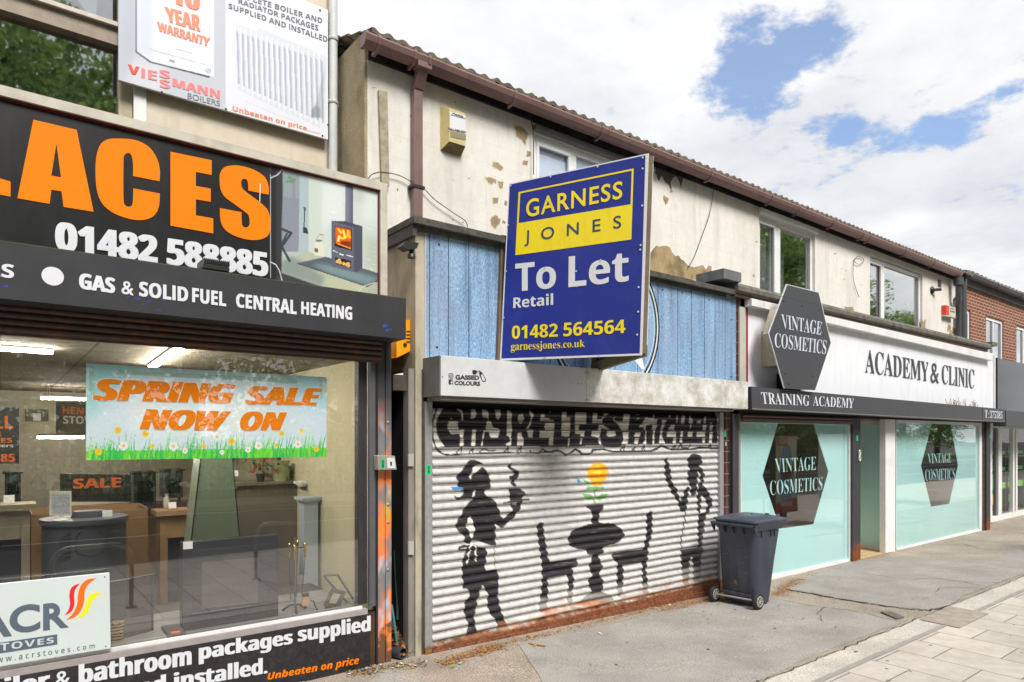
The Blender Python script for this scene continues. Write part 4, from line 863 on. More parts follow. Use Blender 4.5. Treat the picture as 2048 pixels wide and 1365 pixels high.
P0 = np.array([[(x, YS - .001, z) for x in np.linspace(X(540, YS), sx1 - .046, 230)] for z in np.linspace(zc1, 2.86, 260)])
grid_mesh('stove_picture', P0, cv, ATT, fs_, False)
g = MB().use(M('scratch', 'c9ccd2', .5)); g.poly(cS([(750, 370), (768, 370), (757, 640), (744, 640)]), pf, OUT, LF + .003); g.build('scratch', fs_)

# ---- dark shutter box of the fireplace shop
BOXG = M('dark_grey_box', '36363a', .5, spec=.3, var=.12, vs=5, stain='2b3f8c', sa=.0, ss=2)
hb = empty('shutter_box', (0.5, -.3, 2.83), 'long charcoal shutter box with white lettering and a white dot above the display window', 'shutter box')
bxr = X(812, -.3)
g = MB().use(BOXG); g.box(-3.2, bxr, -.3, -.004, 2.832, 3.175); g.use(M('box_top_moss', '4b4a3a', .9, var=.4, vs=12)); g.box(-3.2, bxr - .002, -.296, -.005, 3.176, 3.182); casing_mb = g
pf = PY(-.3); PL = bpy.data.materials['pale_letters']
g = MB().use(PL)
for b, q, sm in (('GAS', [(158, 546), (230, 557), (230, 588), (158, 578)], .09), ('&', [(243, 562), (267, 565), (267, 592), (243, 588)], .02), ('SOLID', [(278, 563), (376, 575), (376, 605), (278, 593)], .05), ('FUEL', [(384, 576), (452, 585), (452, 614), (384, 605)], .05), ('CENTRAL', [(472, 587), (593, 601), (593, 630), (472, 615)], .05), ('HEATING', [(602, 603), (704, 614), (704, 641), (602, 629)], .05), ('LS', [(-24, 525), (28, 530), (28, 558), (-24, 552)], .03)):
    g.text(F(b, 'sans'), q, pf, OUT, .002, .001, smear=sm, smear_v=.02)
cc_ = pf(105.5, 553); rad = (pf(128, 553).x - pf(83, 553).x) / 2; g.lathe((cc_.x, -.302, cc_.z), [(rad, .001), (rad, -.001)], 40, 'y'); g.build('lettering', hb)
g = casing_mb.use(M('blue_scuff', '28389a', .6, var=.3, vs=12)); rq = random.Random(9)
for (x, y, rx, ry) in ((12, 573, 14, 4), (275, 598, 9, 3), (300, 604, 6, 3.5), (312, 596, 10, 2), (290, 610, 4, 2.5), (330, 600, 7, 2), (318, 620, 5, 2), (770, 653, 9, 5), (778, 660, 5, 5), (345, 607, 4, 1.2), (170, 600, 5, 1), (255, 595, 5, 1.6)):
    for j in range(3): g.poly(blob(x + rq.uniform(-4, 4), y + rq.uniform(-1.5, 1.5), rx * rq.uniform(.2, .7), ry * rq.uniform(.25, .6), j + int(x), 12, .7), pf, OUT, .0004 + j * .0002)
g.build('casing', hb)
# floodlight lying on the box
fl = empty('floodlight', PY(-.25)(432, 540), 'small black finned floodlight sitting on top of the charcoal shutter box', 'floodlight')
g = MB().use(BLACK); x0, x1 = X(405, -.28), X(458, -.28); g.box(x0, x1, -.30, -.10, 3.19, 3.225); g.build('body', fl, bevel=.006)
g = MB().use(BLACK)
for k in range(14): x = x0 + (x1 - x0) * (k + .5) / 14; g.box(x - .003, x + .003, -.31, -.10, 3.226, 3.262)
g.build('fins', fl)

# ---- rolled slats, window opening, stall riser
SLATR = rustmat('rusty_slats', '463a33', '6e4630', 0, 1, 7, rough=.6, top=.38)
g = MB().use(SLATR); xr = X(757, 0)
for k in range(4): z = 2.66 + k * .045; g.lathe((-3.2, -.05, z + .022), [(.024, 0), (.024, xr + 3.2)], 10, 'x')
g.box(-3.2, xr, -.06, -.02, 2.645, 2.66); g.build('rolled_shutter', shop)
wx1 = X(733, 0); zs = .535; zh = 2.70
g = MB().use(M('black_jamb', '2d2c2e', .5, var=.12, vs=4, stain='55504a', sa=.3, ss=5)); g.box(X(717, .06), X(734, .06), .06, .14, zs, zh); g.use(M('jamb_cream', 'b5b69b', .6, var=.08, stain='6d6a50', sa=.4, ss=5)); g.box(X(712, .15), X(722, .15), .145, .2, zs, zh)
g.use(M('grey_jamb', '55555a', .45, var=.1, stain='8a867e', sa=.2, ss=4)); g.lathe((X(744, .03), .03, .52), [(.036, 0), (.036, 2.2)], 12); g.build('window_jamb', shop)
g = MB().use(WHITE); g.box(-3.2, X(722, .05), .02, .045, zs - .03, zs - .006); g.use(M('grimy_sill', '9a9290', .8, var=.12, vs=9)); g.box(-3.2, X(735, 0), -.005, .055, zs - .075, zs - .031); g.build('sill', shop)
g = MB().use(M('riser_black', '232124', .4, var=.3, vs=6, stain='4a474a', sa=.5, ss=30)); rz1 = zs - .0755; g.box(-3.2, X(741, -.01), -.01, .1, .0, rz1); g.use(M('brown_gap', '4a3524', .9, var=.3, vs=8)); g.box(X(741, 0) + .002, X(757, 0), .02, .12, .0, rz1); ris = g.build('stall_riser', shop)
g = MB().use(PL); pf = PY(-.01); cB = lambda l: crop(l, 100, 1200, 1.978)
for b, q, sm in (('supplied', [(980, 105), (1268, 62), (1268, 141), (980, 184)], .08), ('packages', [(588, 174), (960, 117), (960, 190), (588, 256)], .08), ('bathroom', [(113, 256), (560, 180), (560, 256), (113, 334)], .08), ('&', [(18, 288), (80, 276), (80, 338), (18, 350)], .02), ('Boiler', [(-330, 335), (0, 277), (0, 352), (-330, 412)], .08), ('and installed.', [(285, 323), (860, 226), (860, 290), (285, 388)], .08)):
    g.text(F(b, 'sans'), cB(q), pf, OUT, .002, .001, smear=sm)
g.build('lettering', ris)
g = MB().use(ORG); g.text(F('Unbeaten on price', 'ital'), cB([(860, 289), (1222, 222), (1222, 262), (860, 325)]), pf, OUT, .002, .001, smear=.03); g.build('lettering', ris)
gp = MB().use(GLASS); gp.box(-3.2, X(720, .06), .065, .071, zs - .02, zh); gp.build('display_pane', shop)

# display interior shell
ROOMW = M('shop_wall', 'b5ad9c', .9, var=.08, vs=1.5); CEIL = brickmat('ceiling_tiles', '8d8473', '857c6b', '5f584c', .6, .6, .012, 'xy', rough=.9, bump=.1, off=0, var=.06)
rx0, rx1, ry1 = -6.5, X(722, .15) + .11, 7.6
g = MB().use(ROOMW); g.box(rx0, rx1, ry1, ry1 + .1, -.1, 2.85); g.box(rx0 - .1, rx0, .1, ry1, -.1, 2.85); g.use(M('side_wall_cream', 'b9b294', .85, var=.06)); g.box(rx1, rx1 + .06, .12, ry1, -.1, 2.85); g.build('inner_wall', shop)
g = MB().use(CEIL); g.box(rx0, rx1, .11, ry1, 2.72, 2.8); g.build('ceiling', shop)
g = MB().use(M('shop_floor', '4a4038', .6, var=.1)); g.box(rx0, rx1, .12, ry1, -.05, .05); g.build('floor', shop)
g = MB().use(M('plinth_white', '6f706e', .5, var=.05)); g.box(-3.2, X(722, .1), .075, .95, .2, zs - .03); g.use(M('plinth_dark', '33302e', .7, var=.15)); g.box(-3.2, X(722, .1), .96, 1.3, .2, zs - .03); g.build('display_plinth', shop)
# ================================================================ passage between the shops
pt = empty('steel_post', (X(770, 0), .03, 0), 'steel guide post sprayed orange with a rusty foot beside the narrow passage', 'post')
m = bpy.data.materials.new('sprayed_steel'); m.use_nodes = True; nt = m.node_tree; b = nt.nodes['Principled BSDF']; b.inputs['Roughness'].default_value = .5
geo = N(nt, 'ShaderNodeNewGeometry'); col_ = None
for (sc_, off_, c_, lo, hi) in ((2.2, 0, 'e27f3c', .42, .56), (3.1, 3.3, 'b9b6c2', .52, .66), (2.7, 9.1, 'c9a23a', .57, .70), (3.6, 17.0, 'd9775a', .58, .72)):
    mp = N(nt, 'ShaderNodeMapping'); mp.inputs['Scale'].default_value = (2.2, 1, 1.0); mp.inputs['Location'].default_value = (off_, off_, off_); L(nt, geo.outputs['Position'], mp.inputs[0])
    n = N(nt, 'ShaderNodeTexNoise', i_Scale=sc_, i_Detail=2.0); L(nt, mp.outputs[0], n.inputs['Vector']); r_ = N(nt, 'ShaderNodeMapRange', interpolation_type='SMOOTHSTEP'); r_.inputs[1].default_value = lo; r_.inputs[2].default_value = hi; L(nt, n.outputs[0], r_.inputs[0])
    k_ = N(nt, 'ShaderNodeMix', data_type='RGBA'); L(nt, r_.outputs[0], k_.inputs[0]); k_.inputs[7].default_value = lin(c_) + (1,)
    if col_ is None: k_.inputs[6].default_value = lin('77777a') + (1,)
    else: L(nt, col_, k_.inputs[6])
    col_ = k_.outputs[2]
sp = N(nt, 'ShaderNodeSeparateXYZ'); L(nt, geo.outputs['Position'], sp.inputs[0]); q = N(nt, 'ShaderNodeMapRange'); q.inputs[1].default_value = 1.95; q.inputs[2].default_value = 2.35; L(nt, sp.outputs[2], q.inputs[0])
mx = N(nt, 'ShaderNodeMix', data_type='RGBA'); L(nt, q.outputs[0], mx.inputs[0]); L(nt, col_, mx.inputs[6]); mx.inputs[7].default_value = lin('3a3a3e') + (1,)
n2 = N(nt, 'ShaderNodeTexNoise', i_Scale=14.0, i_Detail=8.0); L(nt, geo.outputs['Position'], n2.inputs['Vector']); r2 = N(nt, 'ShaderNodeMapRange'); r2.inputs[1].default_value = 0.0; r2.inputs[2].default_value = .75; r2.inputs[3].default_value = .75; r2.inputs[4].default_value = 0; L(nt, sp.outputs[2], r2.inputs[0])
a2 = N(nt, 'ShaderNodeMath', operation='ADD'); L(nt, n2.outputs[0], a2.inputs[0]); L(nt, r2.outputs[0], a2.inputs[1]); r3 = N(nt, 'ShaderNodeMapRange'); r3.inputs[1].default_value = .95; r3.inputs[2].default_value = 1.08; L(nt, a2.outputs[0], r3.inputs[0])
m2 = N(nt, 'ShaderNodeMix', data_type='RGBA'); L(nt, r3.outputs[0], m2.inputs[0]); L(nt, mx.outputs[2], m2.inputs[6]); m2.inputs[7].default_value = lin('6b4a36') + (1,); L(nt, m2.outputs[2], b.inputs['Base Color'])
SPRAY = m
x0, x1, xm = X(756, 0), X(783, 0), X(770.5, 0)
g = MB().use(SPRAY); g.box(x0, xm - .006, 0, .10, 0, 2.84); g.box(xm + .006, x1, 0, .10, 0, 2.84); g.box(xm - .006, xm + .006, .012, .10, 0, 2.84); g.build('channel', pt, bevel=.003)
g = MB().use(BLACK); g.box(x0 - .018, x0 - .001, -.004, .06, .0, 2.84); g.build('edge_strip', pt)
g = MB().use(M('galv', '9a9a9c', .4, metal=.6, var=.15, vs=8)); 
for py in (845, 1010, 1045, 1140): c = PY(0)(776, py); g.lathe((c.x, -.002, c.z), [(.014, .004), (.012, -.004), (.004, -.006)], 10, 'y')
split_build(g, 'bolt', pt)
ks = empty('key_switch', PY(-.06)(775, 926), 'grey metal key switch box with a green sticker on the orange post', 'switch box')
g = MB().use(M('switch_metal', 'a3a29c', .4, metal=.3, var=.12, vs=9, stain='8a5a44', sa=.4, ss=9)); a = PY(-.09); g.prism([a(*p) for p in ((755, 911), (790, 912), (794, 940), (757, 941))], (0, .085, 0)); g.build('casing', ks, bevel=.006)
g = MB().use(M('switch_face', 'd6d7d9', .35)); g.poly([(774, 916), (789, 916), (791, 937), (775, 937)], PY(-.093), OUT, 0, .01); g.use(BLACK); g.poly([(780, 924), (784, 924), (784, 932), (781, 932)], PY(-.093), OUT, .001); g.build('face_plate', ks)
GREENST = M('green_sticker', '2fbf7a', .5, var=.05)
g = MB().use(GREENST); g.poly([(762, 918), (769, 918), (769, 939), (762, 939)], PY(-.093), OUT, .001, .002); g.use(BLACK); g.text(F('SECURE', 'sans'), [(764, 921), (764, 936), (767.5, 936), (767.5, 921)], PY(-.093), OUT, .0015); g.build('sticker', ks)
vac = empty('vacant_shopfront', (5.5, .4, 0), 'projecting front of the vacant shop with lichen covered flat roof edge and cream side wall', 'shopfront')
SIDE = M('stained_cream', 'b3a997', .9, var=.15, vs=3, stain='5e5748', sa=.8, ss=3, bump=.3, bs=50, streak=1)
# side wall: fills between the blue fascia and the upper wall, on x = 3.0
xs0 = X(850, 0)
g = MB().use(SIDE); g.box(xs0 - .10, xs0 - .002, .0, YW + .9, 2.62, 3.88); g.box(xs0 - .099, xs0 + .12, .07, YW, 3.6, 3.87)
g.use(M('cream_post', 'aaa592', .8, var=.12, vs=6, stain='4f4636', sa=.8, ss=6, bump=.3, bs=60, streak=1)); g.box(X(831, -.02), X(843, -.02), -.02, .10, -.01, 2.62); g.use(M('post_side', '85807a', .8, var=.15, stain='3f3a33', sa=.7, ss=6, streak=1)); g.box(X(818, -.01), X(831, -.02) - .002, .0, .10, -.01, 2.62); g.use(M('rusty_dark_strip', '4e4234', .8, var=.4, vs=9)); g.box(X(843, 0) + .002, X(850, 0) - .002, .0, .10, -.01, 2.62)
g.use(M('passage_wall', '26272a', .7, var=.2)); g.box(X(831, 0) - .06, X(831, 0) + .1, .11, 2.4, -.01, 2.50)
g.use(M('wood_beam', '4b4238', .85, var=.25, vs=9)); g.box(X(784, .05), X(818, 0), .03, .2, 2.42, 2.56)
g.build('side_wall', vac)
for a_, b_ in ((908, 933), (1083, 1110)): g = MB().use(M('plate_grey', 'a6a6a2', .6, var=.1)); c = [PY(-.026)(*p) for p in ((817, a_), (828, a_), (828, b_), (817, b_))]; g.prism(c, (0, .02, 0)); g.build('plate', vac)
# coping
xc0, xc1 = X(827, -.08), X(1474, 0)
COPB = M('lichen_coping', '514f49', .95, var=.35, vs=14, stain='2c2b25', sa=.8, ss=10, bump=.8, bs=45)
g = MB().use(COPB); g.box(xc0, xc1, -.09, YW, 3.925, 3.985); g.use(M('lead_side', '44434a', .7, var=.3, vs=5)); g.box(xc0 + .01, xc0 + .05, -.05, YW, 3.82, 3.92); g.use(COPB); g.box(xc0 + .055, xc1 - .3, -.035, -.004, 3.88, 3.92); g.build('coping', vac)
g = MB().use(M('roof_felt', '4a4845', .9)); g.box(xc0 + .1, xc1, .1, YW, 3.6, 3.8); g.box(xc0 + .1, X(1440, 0) + .2, .35, YW + 1.5, 2.45, 2.5); g.build('flat_roof', vac)
# dark passage
pas = MB().use(M('passage_door', '2b2c2e', .6, var=.15, vs=2)); pas.box(X(775, .9), X(845, .9), .9, .95, -.0, 2.6); pas.use(DARK); pas.box(X(783, .1), X(834, .0), .1, .9, 2.5, 2.55); pas.box(X(812, .35), X(822, .35) + .3, .40, .44, 0, 2.5); pas.box(x0 + .12, x0 + .14, .10, .9, .0, 2.6)  # near-black boxes beside the door paint the shade of the gap
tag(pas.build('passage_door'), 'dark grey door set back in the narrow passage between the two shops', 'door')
def wob(p, r): return [Vector(p[i]) for i in range(len(p))]
hose = MB().use(M('green_hose', '1f3b30', .5, var=.2)); fp = lambda x, y, Y: PY(Y)(x, y)
hose.tube([fp(789, 1102, .3), fp(791, 1150, .28), fp(794, 1200, .25), fp(795, 1240, .2)], .014, 8); tag(hose.build('hose'), 'dark green hose hanging inside the passage above the rubbish', 'hose')
hose = MB().use(M('teal_strip', '4f7c80', .5, var=.2)); hose.tube([fp(783, 1210, .14), fp(787, 1235, .12), fp(791, 1265, .1), fp(796, 1300, .08)], .012, 8); tag(hose.build('plastic_strip'), 'thin teal plastic strip leaning against the foot of the orange post', 'strip')
# rubbish heap
heap = MB().use(DIRT); rh = random.Random(12); xa_, xb_ = X(785, .1), X(826, .1)
n = 14; vs = []; fs = []
for i in range(n):
    for j in range(n):
        u = i / (n - 1); v = j / (n - 1); vs.append((xa_ + (xb_ - xa_) * u, .0 + .85 * v, max(0.0, .02 + .48 * v ** .7 * (1 - .2 * u * (1 - v)) + rh.uniform(-.02, .02))))
for i in range(n - 1):
    for j in range(n - 1): fs.append((i * n + j, (i + 1) * n + j, (i + 1) * n + j + 1, i * n + j + 1))
heap.add(vs, fs, True); 
LEAFM = [M('dry_leaf_a', '8a5a34', .9, var=.3, vs=20), M('dry_leaf_b', '6b4428', .9, var=.3, vs=20), M('dry_leaf_c', 'a8794a', .9, var=.3, vs=20), M('dry_leaf_d', '4a3324', .9, var=.3, vs=20), M('leaf_green', '7d9a3c', .8, var=.2), M('paper_bit', 'c9c6bd', .8, var=.1), M('husk_orange', 'a87840', .9, var=.25, vs=15)]
def flake(mb, x, y, z, s, r, tilt=.6):
    a = r.uniform(0, 6.28); t = Vector((math.cos(a), math.sin(a), r.uniform(-tilt, tilt))) * s; b_ = Vector((-math.sin(a), math.cos(a), r.uniform(-tilt, tilt))) * s * r.uniform(.3, .7); c = Vector((x, y, z))
    mb.add([c - t, c - b_ * .9 + t * .1, c + t, c + b_ + t * .1], [(0, 1, 2, 3)])
for k in range(900):
    u, v = rh.random(), rh.random(); heap.use(LEAFM[rh.choice((0, 1, 1, 2, 3, 3, 1))]); flake(heap, xa_ + (xb_ - xa_) * u, .85 * v, .035 + .48 * v ** .7 * (1 - .2 * u * (1 - v)), rh.uniform(.012, .035), rh)
o = heap.build('dead_leaves'); o['kind'] = 'stuff'; tag(o, 'heap of brown dead leaves and dirt filling the foot of the passage', 'dead leaves')
bag = MB().use(M('green_bag', '3f9a5c', .35, var=.25, vs=12, bump=.6, bs=25)); c = fp(808, 1232, .38); bl = []
n_ = 16; vs = []; fs = []
for i in range(n_):
    for j in range(9):
        th = 2 * math.pi * i / n_; ph = -1.3 + 2.6 * j / 8; rr_ = .085 * (1 + rh.uniform(-.3, .3)); vs.append((c.x + rr_ * 1.2 * math.cos(th) * math.cos(ph), c.y + rr_ * math.sin(th) * math.cos(ph), c.z + rr_ * .8 * math.sin(ph)))
for i in range(n_):
    for j in range(8): fs.append((i * 9 + j, ((i + 1) % n_) * 9 + j, ((i + 1) % n_) * 9 + j + 1, i * 9 + j + 1))
bag.add(vs, fs, True); tag(bag.build('plastic_bag'), 'crumpled green plastic bag on top of the leaf heap in the passage', 'bag')
def pipe_piece(c, d, r, L_, mat, label):
    c = Vector(c); d = Vector(d).normalized(); mb = MB().use(mat); a = c - d * L_ / 2; b_ = c + d * L_ / 2
    mb.tube([a, b_], r, 18, cap=False); mb.use(DARK); mb.tube([a, b_ - d * .01], r * .86, 18, cap=False); mb.use(mat)
    up = Vector((0, 0, 1)); e1 = (up - d * up.dot(d)).normalized(); e2 = d.cross(e1); vs = []
    for rr_ in (r, r * .86):
        for k in range(18): th = 2 * math.pi * k / 18; vs.append(b_ + (e1 * math.cos(th) + e2 * math.sin(th)) * rr_)
    mb.add(vs, [(k, (k + 1) % 18, 18 + (k + 1) % 18, 18 + k) for k in range(18)]); return tag(mb.build('pipe_offcut'), label, 'pipe')
c = G(797, 1320); pipe_piece((c.x - .01, c.y + .10, .055), (.35, -1, .0), .05, .26, M('black_pipe', '3b3a3e', .45), 'short black pipe offcut lying open end out at the mouth of the passage')
c = G(818, 1312); pipe_piece((c.x - .01, c.y + .10, .07), (.4, -1, -.1), .045, .22, M('grey_pipe', '9b9589', .6, var=.15, stain='5e5648', sa=.4), 'short dirty grey pipe offcut lying beside the black one')
g = MB().use(LEAFM[5]); c = fp(815, 1280, .15); [flake(g, c.x + rh.uniform(-.05, .05), c.y, c.z + rh.uniform(-.02, .03), .03, rh) for _ in range(8)]; tag(g.build('paper_scrap'), 'torn white paper scrap on the leaf litter in the passage', 'litter')
# orange alarm over the passage
oa = empty('alarm_box', PX(xs0 - .12)(806, 690), 'bright orange louvred alarm box tucked above the passage', 'alarm box')
ORP = M('orange_plastic', 'f0a012', .35, var=.05, stain='8a5a10', sa=.2, ss=9)
g = MB().use(ORP); A = [PY(.10)(*p) for p in ((793, 640), (826, 640), (826, 700), (793, 716))]; g.prism(A, (0, .16, 0)); bx_ = PY(.10)(826, 700); cx_ = PY(.10)(787, 716)
g.add([A[3], A[2], A[2] + Vector((0, .5, -.01)), A[3] + Vector((-.3, .5, -.01))], [(0, 1, 2, 3)]); g.build('casing', oa)
g = MB().use(M('vent_black', '3a2608', .6))
for k in range(4): g.poly([(813, 662 + k * 7), (824, 662 + k * 7), (824, 665 + k * 7), (813, 665 + k * 7)], PY(.097), OUT, 0, .003)
split_build(g, 'louvre', oa); g = MB().use(BLACK); c = PY(.097)(810, 690); g.lathe((c.x, c.y, c.z), [(.018, .002), (.018, -.006)], 10, 'y'); g.build('key_hole', oa)
cam2 = empty('floodlight', PY(-.02)(822, 500), 'small black spotlight on a bracket at the corner of the blue fascia', 'floodlight')
g = MB().use(BLACK); c = PY(-.05)(823, 492); g.prism([PY(-.10)(*p) for p in ((804, 492), (812, 483), (838, 486), (834, 497), (816, 500))], (0, .10, 0)); g.build('hood', cam2); g = MB().use(BLACK); c = PY(-.05)(823, 508); g.lathe((c.x, c.y, c.z - .04), [(.036, 0), (.036, .03), (.022, .04), (.022, .08)], 14); g.build('lamp', cam2)

# ---- blue fascia
bl = empty('fascia_sign', (5.5, 0, 2.7), 'blue peeling timber look fascia panels with a black and white ring, above the graffiti shutter', 'fascia sign')
m = bpy.data.materials.new('blue_planks'); m.use_nodes = True; nt = m.node_tree; b = nt.nodes['Principled BSDF']; b.inputs['Roughness'].default_value = .45
geo = N(nt, 'ShaderNodeNewGeometry'); mp = N(nt, 'ShaderNodeMapping'); mp.inputs['Scale'].default_value = (1, 1, .42); L(nt, geo.outputs['Position'], mp.inputs[0])
n1 = N(nt, 'ShaderNodeTexNoise', i_Scale=75.0, i_Detail=5.0, i_Roughness=.7); L(nt, mp.outputs[0], n1.inputs['Vector'])
mpb = N(nt, 'ShaderNodeMapping'); mpb.inputs['Scale'].default_value = (1, 1, .12); L(nt, geo.outputs['Position'], mpb.inputs[0])
n2 = N(nt, 'ShaderNodeTexNoise', i_Scale=6.0, i_Detail=8.0, i_Roughness=.68, i_Distortion=.3); L(nt, mpb.outputs[0], n2.inputs['Vector'])
r1 = N(nt, 'ShaderNodeValToRGB'); L(nt, n1.outputs[0], r1.inputs[0]); r1.color_ramp.elements[0].position = .40; r1.color_ramp.elements[0].color = lin('3f6da0') + (1,); r1.color_ramp.elements[1].position = .60; r1.color_ramp.elements[1].color = lin('c6dcf0') + (1,); e = r1.color_ramp.elements.new(.48); e.color = lin('7b9fc6') + (1,)
r2 = N(nt, 'ShaderNodeValToRGB'); L(nt, n2.outputs[0], r2.inputs[0]); r2.color_ramp.elements[0].position = .36; r2.color_ramp.elements[0].color = lin('666c90') + (1,); r2.color_ramp.elements[1].position = .62; r2.color_ramp.elements[1].color = lin('8fb2d3') + (1,); e = r2.color_ramp.elements.new(.44); e.color = lin('6d90b5') + (1,); e = r2.color_ramp.elements.new(.7); e.color = lin('79a9b4') + (1,)
mx = N(nt, 'ShaderNodeMix', data_type='RGBA'); mx.inputs[0].default_value = .55; L(nt, r1.outputs[0], mx.inputs[6]); L(nt, r2.outputs[0], mx.inputs[7])
mpc = N(nt, 'ShaderNodeMapping'); mpc.inputs['Scale'].default_value = (1, 1, .05); L(nt, geo.outputs['Position'], mpc.inputs[0]); n7 = N(nt, 'ShaderNodeTexNoise', i_Scale=14.0, i_Detail=6.0, i_Roughness=.7); L(nt, mpc.outputs[0], n7.inputs['Vector'])
r7 = N(nt, 'ShaderNodeMapRange'); r7.inputs[1].default_value = .50; r7.inputs[2].default_value = .68; r7.inputs[3].default_value = 0; r7.inputs[4].default_value = .75; L(nt, n7.outputs[0], r7.inputs[0]); m7 = N(nt, 'ShaderNodeMix', data_type='RGBA'); L(nt, r7.outputs[0], m7.inputs[0]); L(nt, mx.outputs[2], m7.inputs[6]); m7.inputs[7].default_value = lin('4f6a88') + (1,)
n8 = N(nt, 'ShaderNodeTexNoise', i_Scale=1.7, i_Detail=4.0); L(nt, geo.outputs['Position'], n8.inputs['Vector']); r8 = N(nt, 'ShaderNodeMapRange'); r8.inputs[1].default_value = .45; r8.inputs[2].default_value = .7; r8.inputs[3].default_value = 0; r8.inputs[4].default_value = .45; L(nt, n8.outputs[0], r8.inputs[0]); m8 = N(nt, 'ShaderNodeMix', data_type='RGBA'); L(nt, r8.outputs[0], m8.inputs[0]); L(nt, m7.outputs[2], m8.inputs[6]); m8.inputs[7].default_value = lin('8d95a8') + (1,); L(nt, m8.outputs[2], b.inputs['Base Color'])
bp = N(nt, 'ShaderNodeBump', i_Strength=.35, i_Distance=.003); L(nt, n1.outputs[0], bp.inputs['Height']); L(nt, bp.outputs[0], b.inputs['Normal'])
BLUEP = m; xb1 = X(1472, 0)
g = MB().use(BLUEP); g.box(xs0, xb1, 0, .03, 2.60, 3.925); g.build('panel', bl)
g = MB().use(M('seam_dark', '2c3f52', .8))
for px in (859, 897, 937.5, 1000, 1316, 1355.5, 1383, 1409, 1430, 1450, 1040, 1100, 1150, 1190, 1230, 1275): x = X(px, 0); g.box(x - .004, x + .004, -.0015, .0, 2.6, 3.922)
g.use(M('panel_edge', 'b9bfc4', .5)); g.box(xs0, xs0 + .012, -.0018, 0, 2.6, 3.922); split_build(g, 'plank_joint', bl)
cz = Z(1212, 641, 0); cx0 = X(1214, 0); R0 = X(1319, 0) - cx0
g = MB()
def ring(mb, mat, r0, r1, y):
    mb.use(mat); n = 96; vs = []; 
    for k in range(n): th = 2 * math.pi * k / n; c_, s_ = math.cos(th), math.sin(th); vs += [(cx0 + r0 * c_, y, cz + r0 * s_), (cx0 + r1 * c_, y, cz + r1 * s_)]
    fs = [(2 * k, 2 * k + 1, (2 * k + 3) % (2 * n), (2 * k + 2) % (2 * n)) for k in range(n)]; mb.add(vs, fs)
zt_ = cz
ring(g, M('ring_black', '1f2228', .5), R0 - .075, R0, -.002); ring(g, M('ring_white', 'd6dadd', .5), R0 - .05, R0 - .028, -.003); ring(g, M('ring_white2', 'd6dadd', .5), R0 - .105, R0 - .095, -.0025)
g.use(M('petal_white', 'd9dfe6', .5)); g.poly([(1269, 722), (1283, 714), (1289, 738), (1284, 740)], PY(0), OUT, .0032, 0)
g.build('ring_logo', bl)
g = MB().use(M('bolt_dark', '33302e', .6))
for (x, y) in ((878, 489), (874, 695), (1325, 580), (1364, 585), (1418, 600), (1462, 640), (1462, 754), (1330, 755)): c = PY(0)(x, y); g.lathe((c.x, -.001, c.z), [(.012, .0), (.008, -.006)], 8, 'y')
split_build(g, 'bolt', bl)
# timber upright left of the letting board
g = MB().use(M('old_timber', '6f5e4b', .85, var=.2, vs=7, stain='5a4a38', sa=.5, ss=6, bump=.3, bs=70)); g.prism([PY(-.04)(*p) for p in ((1004, 470), (1015, 472), (1004, 722), (995, 721))], (0, .034, 0)); TIMB = g.mats[0]

# ---- letting board (V shaped)
lb = empty('letting_board', (4.2, -.8, 2.7), 'blue and yellow V shaped letting board reading To Let Retail, projecting over the pavement', 'letting board')
g.build('timber_post', lb)
TL = PY(-.14)(1018, 368); TR = PY(-1.5)(1297, 308); dv = Vector((TR.x - TL.x, TR.y - TL.y, 0)).normalized(); nb = Vector((dv.y, -dv.x, 0)); 
if nb.x > 0: nb = -nb
pb = plane(TL, nb); q4 = [(1018, 368), (1297, 307), (1283.5, 711), (999.5, 722)]
c = [pb(*p) for p in q4]
g = MB().use(M('board_white_edge', 'd9dadc', .4, var=.03)); g.prism(c, nb * -.012); g.build('backing', lb)
g = MB().use(M('board_blue', '222f88', .38, spec=.3, var=.05, vs=2, stain='3a4698', sa=.4, ss=3)); cG = lambda l: crop(l, 980, 290, 5.935); cH = lambda l: crop(l, 980, 500, 5.459)
g.poly(cG([(235, 468), (1845, 122), (1810, 2470), (125, 2520)]) if 0 else [(1019.8, 369.5), (1291, 311), (1279.5, 707), (1003, 717.5)], pb, nb, .001, .0)
YEL = M('board_yellow', 'f0d808', .3, var=.03, stain='a08a20', sa=.25, ss=6, streak=1)
g.use(YEL); g.poly([cG([(340, 563), (1707, 283), (1680, 1125), (303, 1312)]), cG([(362, 578), (1684, 308), (1670, 708), (342, 932)])], pb, nb, .003, 0)
g.build('face', lb)
g = MB().use(YEL); LB = .004
g.text('GARNESS', cG([(432, 655), (1578, 428), (1570, 640), (432, 868)]), pb, nb, .003, .0015, off=.014, space=1.12)
g.use(M('board_navy', '2c3a5c', .4)); g.text('JONES', cG([(418, 1020), (1560, 838), (1560, 1035), (412, 1208)]), pb, nb, .004, .0015, off=.006, space=2.2)
g.use(M('board_print_white', 'd6d8dc', .35, var=.03))
g.text(F('To', 'sans'), cH([(278, 155), (722, 108), (722, 418), (278, 462)]), pb, nb, .003, .0015, smear=.015); g.text(F('Let', 'sans'), cH([(862, 75), (1515, 10), (1517, 345), (858, 415)]), pb, nb, .003, .0015, smear=.015); g.text(F('Retail', 'sans'), cH([(258, 518), (692, 475), (692, 602), (255, 640)]), pb, nb, .003, .0015, smear=.015)
g.use(YEL); g.text(F('01482', 'sans'), cH([(243, 830), (742, 805), (742, 950), (240, 975)]), pb, nb, .003, .0015, smear=.015); g.text(F('564564', 'sans'), cH([(806, 798), (1480, 760), (1480, 910), (802, 948)]), pb, nb, .003, .0015, smear=.015)
g.text(F('garnessjones.co.uk', 'serif'), cH([(232, 1010), (1036, 980), (1036, 1085), (230, 1125)]), pb, nb, .003, .0015, off=-.008)
